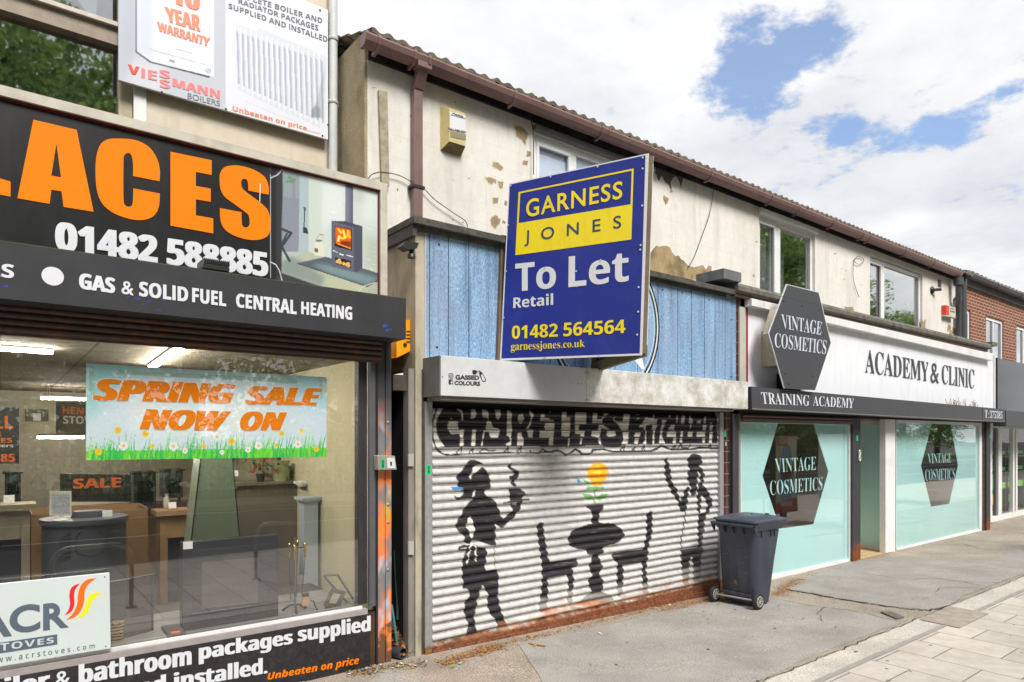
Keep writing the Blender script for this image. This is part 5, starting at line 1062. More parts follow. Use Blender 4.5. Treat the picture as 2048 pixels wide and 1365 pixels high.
g.build('lettering', lb)
g = MB().use(M('bolt_zinc', 'c9ccd6', .3, metal=.5))
for (x, y) in ((1022, 372), (1102, 354), (1196, 334), (1286, 316), (1286, 338), (1285, 412), (1282, 491), (1281, 500), (1017, 451), (1013, 543), (1277, 624), (1278, 575), (1275, 670), (1008, 636), (1198, 712), (1090, 716), (1153, 543), (1154, 573), (1090, 537), (1202, 521)):
    p = pb(x, y); g.tube([p + nb * .001, p + nb * .009], .009, 8)
split_build(g, 'bolt', lb)
# timber frame behind, second face
g = MB().use(TIMB)
t0 = Vector((c[1].x, c[1].y, 0)); b0 = Vector((c[2].x, c[2].y, 0)); thk = dv * .0
def bar(mb, a, b_, w, h):
    a = Vector(a); b_ = Vector(b_); t = (b_ - a).normalized(); s_ = t.cross(Vector((0, 0, 1))); s_ = s_.normalized() if s_.length > .1 else Vector((1, 0, 0)); u = t.cross(s_).normalized(); mb.prism([a - s_ * w / 2 - u * h / 2, a + s_ * w / 2 - u * h / 2, a + s_ * w / 2 + u * h / 2, a - s_ * w / 2 + u * h / 2], b_ - a)
off = -nb * .045
bar(g, c[1] + off - dv * .02 + Vector((0, 0, -.02)), c[2] + off - dv * .02 + Vector((0, 0, .02)), .05, .07); bar(g, c[0] + off + dv * .06, c[3] + off + dv * .06, .05, .07); bar(g, c[0] + off - Vector((0, 0, .03)), c[1] + off - Vector((0, 0, .03)), .05, .05); bar(g, c[3] + off + Vector((0, 0, .03)), c[2] + off + Vector((0, 0, .03)), .05, .05)
e1 = c[1] + off * 1.15; e2 = c[2] + off * 1.15; w1 = Vector((c[1].x + .62, -.06, c[1].z)); w2 = Vector((X(1186, -.06), -.06, c[2].z + .0)); w1.x = w2.x + .06
g2 = MB().use(M('mossy_timber', '6f6a45', .9, var=.3, vs=7, stain='4a4a2c', sa=.6, ss=6)); 
bar(g2, e2 + Vector((.01, 0, .05)), w2 + Vector((0, 0, .05)), .05, .1); bar(g, e1 - Vector((0, 0, .04)), w1 - Vector((0, 0, .04)), .05, .06); bar(g, w2 + Vector((0, -.03, 0)), w1 + Vector((0, -.03, 0)), .05, .07); bar(g, e1 + Vector((.0, .03, 0)), e2 + Vector((.0, .03, 0)), .04, .05)
g2.build('bottom_rail', lb); g.build('timber_frame', lb)
g = MB().use(bpy.data.materials['board_white_edge']); nn = Vector((.028, 0, 0)); g.prism([e1 + nn, w1 + nn, w2 + nn, e2 + nn], (.012, 0, 0)); g.use(bpy.data.materials['board_blue']); g.prism([(e1 + nn) * .98 + (w2 + nn) * .02, (w1 + nn) * .98 + (e2 + nn) * .02, (w2 + nn) * .98 + (e1 + nn) * .02, (e2 + nn) * .98 + (w1 + nn) * .02], (.014, 0, 0)); g.build('rear_face', lb)

# ---- silver shutter box
sb = empty('shutter_box', (5.4, -.3, 2.36), 'pale silver shutter box with a small black spray can logo, below the letting board', 'shutter box')
m = M('silver_box', 'd6d8db', .42, metal=.15, var=.04, vs=4, stain='aaa89f', sa=.35, ss=2.4); SILV = m
x0, x1 = X(882, -.3), X(1496, -.3); xj = X(1173, -.3)
g = MB().use(SILV); g.box(x0, xj - .002, -.30, 0, 2.365, 2.722); 
# right half, weathered with pale scribbled trails
m = bpy.data.materials.new('silver_box_weathered'); m.use_nodes = True; nt = m.node_tree; b = nt.nodes['Principled BSDF']; b.inputs['Roughness'].default_value = .5; b.inputs['Metallic'].default_value = .15
geo = N(nt, 'ShaderNodeNewGeometry'); v = N(nt, 'ShaderNodeTexVoronoi', feature='DISTANCE_TO_EDGE'); nz = N(nt, 'ShaderNodeTexNoise', i_Scale=6.0, i_Detail=4.0); L(nt, geo.outputs['Position'], nz.inputs['Vector']); vm = N(nt, 'ShaderNodeMix', data_type='VECTOR'); vm.inputs[0].default_value = .35; L(nt, geo.outputs['Position'], vm.inputs[4]); L(nt, nz.outputs['Color'], vm.inputs[5]); v.inputs['Scale'].default_value = 14; L(nt, vm.outputs[1], v.inputs['Vector'])
r = N(nt, 'ShaderNodeMapRange'); r.inputs[1].default_value = .0; r.inputs[2].default_value = .04; r.inputs[3].default_value = 1; r.inputs[4].default_value = 0; L(nt, v.outputs['Distance'], r.inputs[0])
n3 = N(nt, 'ShaderNodeTexNoise', i_Scale=3.0, i_Detail=3.0); L(nt, geo.outputs['Position'], n3.inputs['Vector']); r3 = N(nt, 'ShaderNodeMapRange'); r3.inputs[1].default_value = .45; r3.inputs[2].default_value = .6; L(nt, n3.outputs[0], r3.inputs[0]); mm = N(nt, 'ShaderNodeMath', operation='MULTIPLY'); L(nt, r.outputs[0], mm.inputs[0]); L(nt, r3.outputs[0], mm.inputs[1])
n4 = N(nt, 'ShaderNodeTexNoise', i_Scale=5.0, i_Detail=8.0, i_Roughness=.7); L(nt, geo.outputs['Position'], n4.inputs['Vector']); rp = N(nt, 'ShaderNodeValToRGB'); L(nt, n4.outputs[0], rp.inputs[0]); rp.color_ramp.elements[0].position = .4; rp.color_ramp.elements[0].color = lin('e4e5e4') + (1,); rp.color_ramp.elements[1].position = .62; rp.color_ramp.elements[1].color = lin('b4b1a5') + (1,)
mx = N(nt, 'ShaderNodeMix', data_type='RGBA'); L(nt, mm.outputs[0], mx.inputs[0]); L(nt, rp.outputs[0], mx.inputs[6]); mx.inputs[7].default_value = lin('e2e2e2') + (1,); L(nt, mx.outputs[2], b.inputs['Base Color'])
g.use(m); g.box(xj + .002, x1, -.30, 0, 2.365, 2.726); o = g.build('casing', sb, bevel=.004)
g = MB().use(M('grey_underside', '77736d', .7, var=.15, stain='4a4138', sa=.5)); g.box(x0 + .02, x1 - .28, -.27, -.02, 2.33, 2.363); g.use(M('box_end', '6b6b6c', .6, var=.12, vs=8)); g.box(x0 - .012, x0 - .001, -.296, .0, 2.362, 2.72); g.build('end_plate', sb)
g = MB().use(M('rivet', '86868a', .5))
for (x, y) in ((1163, 768), (1171, 745), (1176, 745), (1171, 800), (1176, 800), (1156, 768), (885, 754)): c_ = PY(-.3)(x, y); g.lathe((c_.x, -.3, c_.z), [(.008, .001), (.005, -.004)], 8, 'y')
split_build(g, 'rivet', sb)
pf = PY(-.3); cL = lambda l: crop(l, 820, 680, 6.827); g = MB().use(M('logo_black', '2b2a2d', .5))
g.text('GASSED', cL([(618, 478), (940, 488), (945, 548), (620, 545)]), pf, OUT, .0015, .001, off=.04); g.text('COLOURS', cL([(606, 560), (955, 570), (955, 630), (606, 618)]), pf, OUT, .0015, .001, off=.04)
g.poly([crom(cL([(527, 470), (540, 458), (580, 460), (591, 475), (591, 515), (580, 530), (540, 528), (527, 512)]), 3), crom(cL([(535, 475), (545, 467), (575, 469), (583, 480), (583, 510), (575, 521), (545, 519), (535, 508)]), 3)], pf, OUT, .001)
g.poly([crom(cL([(558, 475), (578, 495), (558, 516), (538, 495)]), 4), crom(cL([(558, 484), (568, 495), (558, 506), (548, 495)]), 4)], pf, OUT, .001)
g.poly([cL([(527, 540), (588, 543), (588, 613), (574, 612), (574, 588), (584, 588), (585, 576), (574, 576), (575, 566), (585, 563), (585, 553), (570, 554), (562, 564), (562, 576), (552, 576), (552, 588), (562, 588), (562, 612), (527, 610)])], pf, OUT, .001)
g.poly(crom(cL([(850, 430), (870, 412), (900, 418), (915, 435), (905, 465), (885, 478), (858, 470)]), 3), pf, OUT, .001); g.poly([cL([(940, 415), (955, 425), (985, 450), (1040, 545), (1030, 570), (1005, 580), (985, 570), (945, 480), (945, 450)]), cL([(965, 480), (988, 470), (1028, 545), (1010, 568), (992, 560)])], pf, OUT, .001); g.poly(cL([(915, 425), (940, 425), (938, 432), (916, 432)]), pf, OUT, .0012); g.poly(cL([(918, 442), (935, 438), (930, 455)]), pf, OUT, .0012)
g.build('logo', sb)

# ================================================================ graffiti roller shutter
sh = empty('roller_shutter', (5.3, .04, 0), 'closed white roller shutter with black stencil cafe mural and rusty bottom rail', 'roller shutter')
cv = Canvas(855, 785, 1450, 1315, 3, 'c0c1c2')
K = '26242a'
z1_ = lambda l: crop(l, 850, 790, 6.606); z2_ = lambda l: crop(l, 1150, 790, 6.606); z3_ = lambda l: crop(l, 880, 900, 6.5); z4_ = lambda l: crop(l, 880, 1080, 6.205); z5_ = lambda l: crop(l, 1050, 910, 4.404); z6_ = lambda l: crop(l, 1300, 890, 4.547)
Wp = 'dedcd6'
cv.fill(z1_([(90, -60), (215, -60), (400, -60), (2048, -60), (2048, 690), (1900, 690), (900, 685), (190, 690), (130, 680), (85, 560), (70, 440), (95, 330), (140, 190)]), K)
cv.fill(z2_([(-10, -60), (1960, -60), (1960, 640), (1200, 655), (650, 662), (560, 695), (420, 690), (330, 665), (-10, 690)]), K)
A1 = [[(215, 110), (270, 110), (235, 180), (200, 240), (160, 320), (145, 400), (160, 520), (190, 590), (265, 685), (150, 690), (118, 580), (105, 470), (112, 350), (138, 260), (172, 180)],
[(425, 110), (440, 110), (432, 180), (490, 205), (508, 330), (480, 335), (485, 235), (425, 205), (415, 160)], [(330, 325), (345, 300), (360, 325)], [(320, 350), (440, 350), (432, 400), (440, 450), (300, 450), (298, 400)], [(315, 465), (515, 465), (500, 570), (465, 565), (455, 515), (350, 525), (320, 490)], [(470, 580), (515, 580), (505, 680), (455, 680)],
[(605, 125), (690, 125), (665, 220), (680, 240), (655, 310), (605, 318), (612, 220)], [(625, 465), (678, 465), (660, 560), (672, 590), (660, 675), (610, 675), (620, 560)],
[(770, 125), (790, 125), (775, 190), (830, 210), (840, 260), (838, 340), (815, 300), (765, 295), (755, 250), (755, 190)], [(820, 355), (870, 355), (900, 430), (980, 450), (940, 460), (800, 450)],
[(925, 135), (1015, 135), (995, 220), (1005, 260), (975, 330), (940, 320), (930, 250), (918, 180)], [(775, 470), (995, 470), (960, 565), (860, 560), (845, 490), (790, 490), (765, 600), (760, 670), (740, 670), (760, 570)],
[(1100, 145), (1130, 145), (1105, 200), (1150, 250), (1140, 350), (1150, 470), (1130, 560), (1145, 590), (1135, 665), (1070, 665), (1070, 650), (1120, 620), (1120, 560), (1080, 535), (1085, 300), (1085, 210)],
[(1240, 260), (1290, 255), (1312, 310), (1290, 350), (1230, 350), (1228, 300)], [(1235, 365), (1290, 365), (1265, 388)], [(1225, 500), (1275, 495), (1280, 555), (1305, 580), (1300, 665), (1215, 665), (1225, 590), (1220, 550)],
[(1380, 155), (1410, 155), (1390, 210), (1440, 265), (1410, 330), (1395, 390), (1370, 450), (1335, 445), (1385, 370), (1400, 290), (1375, 240)], [(1345, 470), (1430, 470), (1418, 560), (1370, 560)],
[(1530, 262), (1580, 262), (1580, 300), (1640, 310), (1655, 330), (1700, 335), (1700, 355), (1520, 345)], [(1590, 372), (1712, 372), (1705, 460), (1590, 460), (1575, 430)], [(1520, 475), (1705, 475), (1695, 575), (1510, 560)], [(1640, 575), (1695, 575), (1690, 660), (1635, 660)],
[(1660, 165), (1870, 165), (1870, 185), (1675, 185), (1655, 235), (1640, 235), (1645, 200)], [(1815, 190), (1865, 190), (1870, 290), (1922, 300), (1918, 355), (1805, 355)], [(1808, 372), (1922, 372), (1915, 460), (1800, 460)], [(1810, 475), (1920, 475), (1900, 555), (1800, 545)], [(1895, 578), (1915, 578), (1895, 700), (1885, 700)], [(1990, 180), (2000, 180), (2000, 350), (1980, 350), (1985, 270)]]
A2 = [[(5, 185), (95, 185), (95, 225), (150, 230), (145, 380), (0, 380)], [(0, 395), (60, 395), (40, 465), (0, 465)], [(0, 480), (130, 480), (115, 555), (75, 550), (70, 520), (0, 515)], [(75, 575), (100, 575), (80, 655), (65, 655)],
[(240, 232), (295, 232), (290, 320), (350, 325), (360, 300), (410, 290), (365, 310), (355, 375), (225, 375)], [(385, 185), (440, 185), (435, 270), (375, 285)], [(320, 400), (370, 400), (470, 462), (350, 445), (330, 475), (305, 465), (305, 430)], [(225, 480), (345, 480), (320, 560), (215, 550)], [(310, 575), (335, 575), (345, 660), (315, 640)],
[(545, 285), (515, 300), (520, 340), (590, 350), (630, 350), (640, 290), (650, 195), (745, 195), (720, 290), (715, 370), (700, 465), (610, 465), (570, 390), (505, 345), (510, 310)], [(430, 480), (530, 480), (540, 545), (440, 552), (415, 530)], [(630, 490), (715, 490), (700, 560), (710, 575), (690, 650), (610, 650), (640, 600), (635, 550)],
[(825, 215), (905, 208), (840, 270), (805, 265)], [(830, 305), (865, 305), (795, 340)], [(935, 300), (1095, 325), (1075, 385), (930, 395), (885, 380)], [(860, 395), (945, 395), (930, 465), (910, 460), (905, 430), (845, 430)], [(800, 500), (870, 500), (850, 555), (780, 550)], [(795, 572), (850, 572), (825, 650), (780, 645)], [(930, 480), (945, 480), (935, 560), (945, 575), (940, 650), (890, 645), (925, 600)],
[(1035, 225), (1065, 225), (1045, 300), (1030, 290)], [(1060, 215), (1275, 215), (1260, 300), (1235, 305), (1240, 270), (1255, 235), (1060, 232)], [(1020, 400), (1090, 400), (1060, 465), (1015, 460)], [(1030, 480), (1060, 480), (1045, 555), (1055, 575), (1040, 650), (1025, 640), (1025, 560)],
[(1150, 330), (1215, 335), (1180, 385), (1140, 380)], [(1145, 400), (1190, 400), (1150, 465), (1125, 465)], [(1130, 480), (1160, 480), (1145, 560), (1165, 575), (1190, 645), (1110, 640), (1120, 560)], [(1345, 215), (1365, 215), (1350, 380), (1335, 380)], [(1270, 400), (1320, 400), (1305, 465), (1225, 460)], [(1220, 485), (1320, 485), (1340, 500), (1330, 550), (1210, 550)], [(1300, 570), (1340, 570), (1330, 640), (1290, 635)],
[(1415, 230), (1465, 230), (1440, 385), (1400, 380)], [(1400, 485), (1430, 485), (1420, 555), (1390, 555)], [(1390, 570), (1415, 570), (1415, 630), (1380, 630)], [(1515, 230), (1540, 230), (1525, 300), (1560, 330), (1550, 385), (1500, 380)], [(1490, 490), (1560, 490), (1545, 555), (1490, 550)], [(1610, 490), (1720, 490), (1715, 555), (1605, 550)], [(1615, 340), (1665, 335), (1655, 385), (1605, 375)], [(1520, 400), (1540, 400), (1520, 470)],
[(1715, 230), (1735, 230), (1725, 385), (1700, 380)], [(1690, 400), (1740, 400), (1725, 470), (1685, 465)], [(1685, 570), (1725, 570), (1710, 635), (1685, 635)], [(1785, 365), (1810, 365), (1810, 385), (1785, 385)], [(1785, 405), (1825, 405), (1810, 470), (1775, 465)], [(1780, 490), (1820, 490), (1805, 640), (1770, 635)], [(1880, 240), (1895, 240), (1880, 470), (1870, 470)], [(1880, 480), (1900, 480), (1895, 640), (1880, 635)]]
for l in A1: cv.fill(z1_(l), Wp, .95)
for l in A2: cv.fill(z2_(l), Wp, .95)
cv.line(z1_([(140, 690), (180, 745), (240, 785), (330, 798), (460, 785), (700, 778), (1000, 768), (1500, 765), (1640, 758), (1760, 735), (1870, 800), (1990, 720), (2048, 745)]), 3.6, K)
cv.line(z2_([(0, 715), (90, 785), (190, 785), (240, 728), (380, 722), (480, 748), (640, 750), (1000, 740), (1080, 715), (1140, 670), (1260, 722), (1500, 722), (1650, 705), (1910, 708)]), 3.8, K)
for l in ([(415, 775), (440, 735), (485, 700), (480, 760)], [(580, 772), (605, 735), (635, 708), (630, 765)], [(715, 770), (745, 735), (780, 710), (850, 745), (935, 735)], [(1040, 765), (1070, 730), (1100, 690), (1095, 765)], [(1215, 765), (1245, 715), (1270, 688), (1268, 760)], [(1515, 760), (1550, 720), (1640, 755)], [(1390, 762), (1400, 735)]): cv.line(z1_(l), 2.4, K)
for l in ([(590, 745), (620, 705), (655, 675), (640, 740)], [(740, 745), (795, 692), (780, 735)], [(875, 742), (915, 675), (915, 735)], [(1280, 715), (1325, 665), (1320, 720)], [(1360, 715), (1400, 640), (1415, 700), (1500, 705), (1525, 660)], [(1600, 712), (1640, 690), (1750, 700), (1795, 655), (1785, 710)], [(1870, 705), (1905, 675)]): cv.line(z2_(l), 2.4, K)
# woman with tray
cv.fill(crom(z3_([(335, 180), (380, 140), (440, 130), (500, 150), (560, 190), (575, 240), (615, 300), (655, 328), (632, 360), (655, 405), (655, 490), (620, 520), (597, 530), (585, 560), (600, 600), (690, 635), (725, 690), (760, 760), (785, 840), (812, 892, 1), (880, 850), (935, 790), (930, 745), (915, 680, 1), (930, 675), (945, 715), (975, 738), (1000, 715), (995, 680), (1060, 670), (1052, 740), (1000, 830), (920, 920), (840, 985), (795, 1020), (745, 985), (718, 975), (725, 1080), (718, 1245, 1), (640, 1235), (540, 1200), (450, 1168), (410, 1190), (400, 1225), (340, 1215), (300, 1180), (325, 1135), (300, 1105), (240, 1070), (215, 1010), (197, 970), (250, 890), (300, 790), (350, 705), (440, 640), (300, 640), (240, 660), (190, 630), (185, 592, 1), (230, 620), (300, 580), (310, 545), (235, 480), (240, 420), (210, 380), (250, 300), (330, 220)]), 3), K)
cv.fill(crom(z3_([(410, 290), (440, 230), (500, 195), (550, 190), (572, 218), (510, 250), (450, 305), (380, 392, 1), (395, 330)]), 3), Wp); cv.fill(z3_([(460, 520), (480, 530), (440, 600), (410, 615)]), Wp); cv.fill(crom(z3_([(405, 865), (420, 930), (445, 1000), (450, 1080), (402, 1150), (390, 1080), (355, 1030), (340, 960), (370, 900)]), 3), Wp)
cv.line(z3_([(520, 440), (640, 435)]), .8, 'b9b6b0', .5)
cv.fill(crom(z3_([(935, 175), (910, 185), (885, 235), (950, 290), (970, 320), (900, 345), (895, 380), (940, 395), (920, 440), (940, 470), (985, 470), (975, 410), (1000, 370), (1040, 310), (1020, 280), (935, 230)]), 3), K)
cv.fill(z3_([(905, 510), (1050, 505), (1085, 540), (1115, 580), (1075, 625), (1060, 670), (900, 672), (915, 640), (895, 560)]), K); cv.fill(z3_([(810, 680), (1155, 632), (1160, 655), (820, 705)]), '3c3a42'); cv.fill(z3_([(1045, 640), (1070, 640), (1055, 740), (1010, 800), (960, 790), (935, 720), (1020, 720)]), K)
cv.fill(z3_([(135, 482), (210, 480), (290, 485), (310, 545), (285, 550), (270, 522), (160, 522)]), '3f84c8')
cv.fill(crom(z4_([(225, 90), (300, 65), (390, 70), (430, 60), (450, 75), (520, 100), (580, 120), (575, 240), (558, 370), (600, 375), (690, 360), (720, 400), (722, 450), (740, 490), (718, 540), (732, 600), (715, 660), (728, 740), (742, 820), (765, 900), (800, 985), (830, 1065), (878, 1110), (780, 1160), (710, 1150), (715, 1070), (690, 1000), (640, 940), (600, 860), (585, 760), (600, 700), (575, 640), (518, 556, 1), (500, 640), (465, 750), (450, 860), (425, 940), (440, 1060), (465, 1170), (520, 1232), (400, 1250), (350, 1265), (320, 1200), (325, 1130), (355, 1080), (325, 980), (303, 920), (303, 820), (330, 740), (375, 670), (330, 610), (285, 605), (290, 560), (275, 450), (275, 330), (290, 200), (330, 140), (230, 130)]), 3), K)
cv.line(z4_([(400, 55), (350, 100), (390, 135), (335, 190), (365, 240), (325, 290)]), 2.2, Wp); cv.line(z4_([(420, 70), (460, 115), (430, 180), (455, 200), (445, 260)]), 2.6, Wp); cv.line(z4_([(685, 70), (670, 180), (688, 330)]), 1.1, K); cv.line(z4_([(240, 105), (320, 98)]), 1.6, Wp); cv.fill(z4_([(590, 250), (590, 120), (600, 60)]), Wp)
cv.fill(z4_([(300, 1180), (540, 1180), (540, 1280), (300, 1280)]), Wp, .45, 3); cv.fill(z4_([(700, 1070), (880, 1070), (880, 1180), (700, 1180)]), Wp, .45, 3)
# table, vase, chairs
cv.fill(crom(z5_([(540, 455, 1), (705, 440, 1), (665, 510), (650, 560), (658, 600, 1), (770, 605), (830, 640), (872, 688), (862, 740), (790, 782), (700, 812), (690, 860), (652, 885), (660, 930), (680, 970), (675, 1020), (648, 1050), (680, 1090), (692, 1140), (675, 1205, 1), (770, 1250), (740, 1290), (440, 1330, 1), (520, 1255), (590, 1215, 1), (560, 1140), (562, 1100), (590, 1055), (565, 1000), (580, 930), (600, 890), (545, 875), (545, 842), (450, 825), (385, 785), (392, 700), (440, 662), (520, 622), (592, 603, 1), (585, 560), (595, 520)]), 3), K)
cv.fill(z5_([(380, 1230), (850, 1210), (850, 1360), (380, 1360)]), Wp, .35, 4)
cv.fill(crom(z5_([(110, 605), (160, 600), (165, 680), (185, 780), (200, 880), (215, 945, 1), (300, 935), (460, 915, 1), (460, 985), (420, 1000), (430, 1100), (420, 1200), (420, 1290), (370, 1300), (380, 1180), (375, 1060, 1), (210, 1085), (205, 1150), (190, 1365), (120, 1365), (145, 1200), (150, 1000), (130, 840), (110, 700)]), 2), K)
cv.fill(crom(z5_([(1080, 510), (1120, 505), (1120, 690), (1100, 760), (1085, 840), (1080, 940), (1065, 1010), (1080, 1100), (1085, 1215), (1040, 1220), (1035, 1100), (1030, 950, 1), (865, 975, 1), (865, 1100), (855, 1230), (815, 1240), (810, 1050), (810, 950), (775, 920), (780, 870), (1040, 835, 1), (1070, 700), (1070, 560)]), 2), K)
for q in ([(100, 1270), (230, 1270), (230, 1380), (100, 1380)], [(350, 1200), (450, 1190), (450, 1310), (350, 1320)], [(800, 1150), (880, 1150), (880, 1260), (800, 1260)], [(1020, 1140), (1100, 1140), (1100, 1240), (1020, 1240)]): cv.fill(z5_(q), Wp, .4, 3)
cv.fill(crom(z5_([(560, 110), (630, 72), (700, 85), (735, 140), (725, 200), (690, 235), (685, 270), (600, 270), (570, 220), (545, 150)]), 3), 'f0a91a', .97, .5); cv.fill(z5_([(580, 120), (640, 95), (690, 130), (660, 180), (600, 170)]), 'f7c521', .8, 1); cv.line(z5_([(580, 190), (650, 205), (710, 170)]), 1.6, 'd9771a', .7, .5); cv.line(z5_([(600, 140), (650, 120), (690, 150), (660, 170)]), 1.2, 'd9771a', .6, .5)
GR = '58a53e'
cv.line(z5_([(630, 280), (610, 350), (612, 430)]), 2.6, GR); cv.fill(z5_([(505, 345), (560, 345), (610, 380), (560, 400), (515, 375)]), GR, .9); cv.fill(z5_([(722, 340), (670, 345), (620, 380), (660, 402), (720, 378)]), GR, .9); cv.fill(z5_([(525, 300), (560, 278), (690, 282), (690, 310), (650, 298), (560, 308)]), GR, .9); cv.fill(z5_([(512, 215), (535, 225), (585, 262), (560, 262), (515, 240)]), GR, .9)
cv.ell(1050 + 470 / 4.404, 910 + 230 / 4.404, 3.4, 3.6, '2f7fc8')
# man
cv.fill(crom(z6_([(345, 125), (365, 95), (410, 82), (450, 95), (475, 130), (470, 175), (452, 195), (490, 240), (492, 300), (485, 370), (520, 410), (555, 480), (568, 520), (550, 580), (500, 680), (497, 760), (478, 850), (480, 930, 1), (440, 935, 1), (440, 660), (500, 610), (520, 550), (500, 500), (475, 455), (462, 520), (460, 600), (435, 610), (430, 420), (445, 362), (455, 350), (450, 250), (440, 250), (430, 340), (420, 440), (370, 460), (370, 380), (345, 330), (340, 270), (360, 230), (345, 170)]), 3), K)
cv.fill(crom(z6_([(155, 115), (175, 190), (190, 250), (200, 340), (245, 400), (255, 450), (280, 510, 1), (300, 470), (320, 400), (355, 380), (350, 440), (335, 560), (310, 610), (270, 590), (260, 540), (240, 500), (200, 440), (185, 400), (155, 340), (135, 270), (135, 150)]), 3), K)
cv.line(z6_([(325, 590), (315, 700), (295, 800), (280, 880), (290, 950)]), 2.2, K)
cv.fill(z6_([(280, 960), (480, 930), (485, 985), (460, 1010), (465, 1120), (455, 1240), (395, 1255), (395, 1130), (380, 1020), (362, 1020), (360, 1150), (350, 1270), (305, 1285), (290, 1150), (280, 1030)]), K); cv.fill(z6_([(270, 1130), (500, 1100), (500, 1300), (270, 1320)]), Wp, .3, 4)
cv.fill(z6_([(500, 700), (640, 690), (640, 1250), (480, 1260), (470, 1000)]), '8a8884', .45, 8)
# dirt settling on the slats and rust near the rail
rn = random.Random(8)
for k in range(420): x = rn.uniform(866, 1440); y = rn.uniform(915, 1290); cv.fill([(x, y), (x + rn.uniform(6, 26), y - 1), (x + rn.uniform(6, 26), y + .8), (x, y + .8)], rn.choice(('8f8b84', 'a39c90', '77736c')), .35, .4)
bot = lambda x: 1298 - (x - 866) * .236
for k in range(150): 
    x = rn.uniform(880, 1430); y = bot(x) - abs(rn.gauss(0, 13)); cv.ell(x, y, rn.uniform(3, 14), rn.uniform(1, 4), rn.choice(('a8672c', '8e4f24', 'c98a3c', 'b98a5c')), rn.uniform(.2, .55) * (1 if x > 960 else .4), 1)
for k in range(40): x = rn.uniform(1080, 1210); y = bot(x) - rn.uniform(0, 26); cv.ell(x, y, rn.uniform(5, 14), rn.uniform(2, 5), rn.choice(('a85a22', 'c97a2c')), .5, 2)
pitch = .0815; z0s, z1s = -.01, 2.345; ns = int((z1s - z0s) / pitch)
prof = [(0.0, .010), (.05, .002), (.10, .001), (.14, .010), (.17, .011), (.20, .004), (.26, -.010), (.36, -.021), (.5, -.027), (.63, -.024), (.75, -.015), (.85, -.002), (.93, .008), (.97, .011)]
zz = []; yy = []
for s_ in range(ns):
    for (t, y) in prof: zz.append(z0s + (s_ + t) * pitch); yy.append(y)
zz = np.array(zz[::-1]); yy = np.array(yy[::-1]) * .70; xs_ = np.linspace(X(865.5, 0), X(1441, 0), 620)
sag = .0
P0 = np.stack([np.broadcast_to(xs_[None, :], (len(zz), len(xs_))), np.broadcast_to(yy[:, None] + .02, (len(zz), len(xs_))), np.broadcast_to(zz[:, None], (len(zz), len(xs_)))], 2)
SHM = rustmat('shutter_paint', 'c8c8c6', '8a5a38', .0, .22, 5, rough=.38, metal=.0, attr=True, bump=.08, top=-.6)
rj = np.random.default_rng(4); P0 = P0.copy(); nr_ = len(prof)
sl = (np.arange(len(zz)) // nr_); wob_ = np.stack([np.interp(xs_, np.linspace(xs_[0], xs_[-1], 14), rj.normal(0, .0016, 14)) for _ in range(sl.max() + 1)]); P0[:, :, 1] += wob_[sl]; P0[:, :, 2] += wob_[sl] * .8
cur = grid_mesh('curtain', P0, cv, SHM, sh, flatY=.012)
# dirt that has settled in the grooves between slats
ca = cur.data.color_attributes['Col']; buf = np.zeros(len(ca.data) * 4, np.float32); ca.data.foreach_get('color', buf); buf = buf.reshape(len(zz), len(xs_), 4)
tt = np.tile(np.array([p[0] for p in prof])[::-1], ns)[:, None]; grv = np.clip(1 - np.abs(tt - .22) / .16, 0, 1)
dn = np.repeat(np.stack([np.interp(xs_, np.linspace(xs_[0], xs_[-1], 90), rj.uniform(0, 1, 90)) for _ in range(ns)]), nr_, axis=0)
buf[:, :, :3] *= (1 - 1.0 * .38 * grv * np.clip(dn * 1.5 - .25, 0, 1))[..., None] ** 1.2 * np.array([1, .985, .96]); ca.data.foreach_set('color', buf.ravel())
g = MB().use(RUST); xr0 = X(868, 0); xr1 = X(1442, 0)
tbox(g, [(867, 1299), (1441, 1163), (1441, 1176), (867, 1303)], -.012, .06); tbox(g, [(867, 1303.5), (1441, 1176.5), (1441, 1189), (867, 1309)], -.03, .08); g.build('bottom_rail', sh, bevel=.004)
GUID = rustmat('guide_aluminium', 'a6a8ab', 'a8722c', -.02, .16, 8, rough=.4, metal=.4)
g = MB().use(GUID); g.box(X(850.5, -.03), X(865, -.03), -.03, .05, -.02, 2.325); g.build('guide_rail', sh, bevel=.003)
g = MB().use(GUID); g.box(X(1440.5, -.03), X(1447.5, -.03), -.03, .05, -.09, 2.325); g.build('guide_rail', sh, bevel=.003)
g = MB().use(GREENST); g.poly([(852, 930), (863, 931), (862, 950), (851, 949)], PY(-.03), OUT, .0006, 0); g.use(BLACK); g.text(F('SECURE', 'sans'), [(856, 933), (856, 947), (859, 947), (859, 933)], PY(-.03), OUT, .001); g.build('sticker', sh)
g = MB().use(DARK); g.box(X(866, 0), X(1440, 0), .08, .12, 0, 2.6); g.build('back_panel', sh)
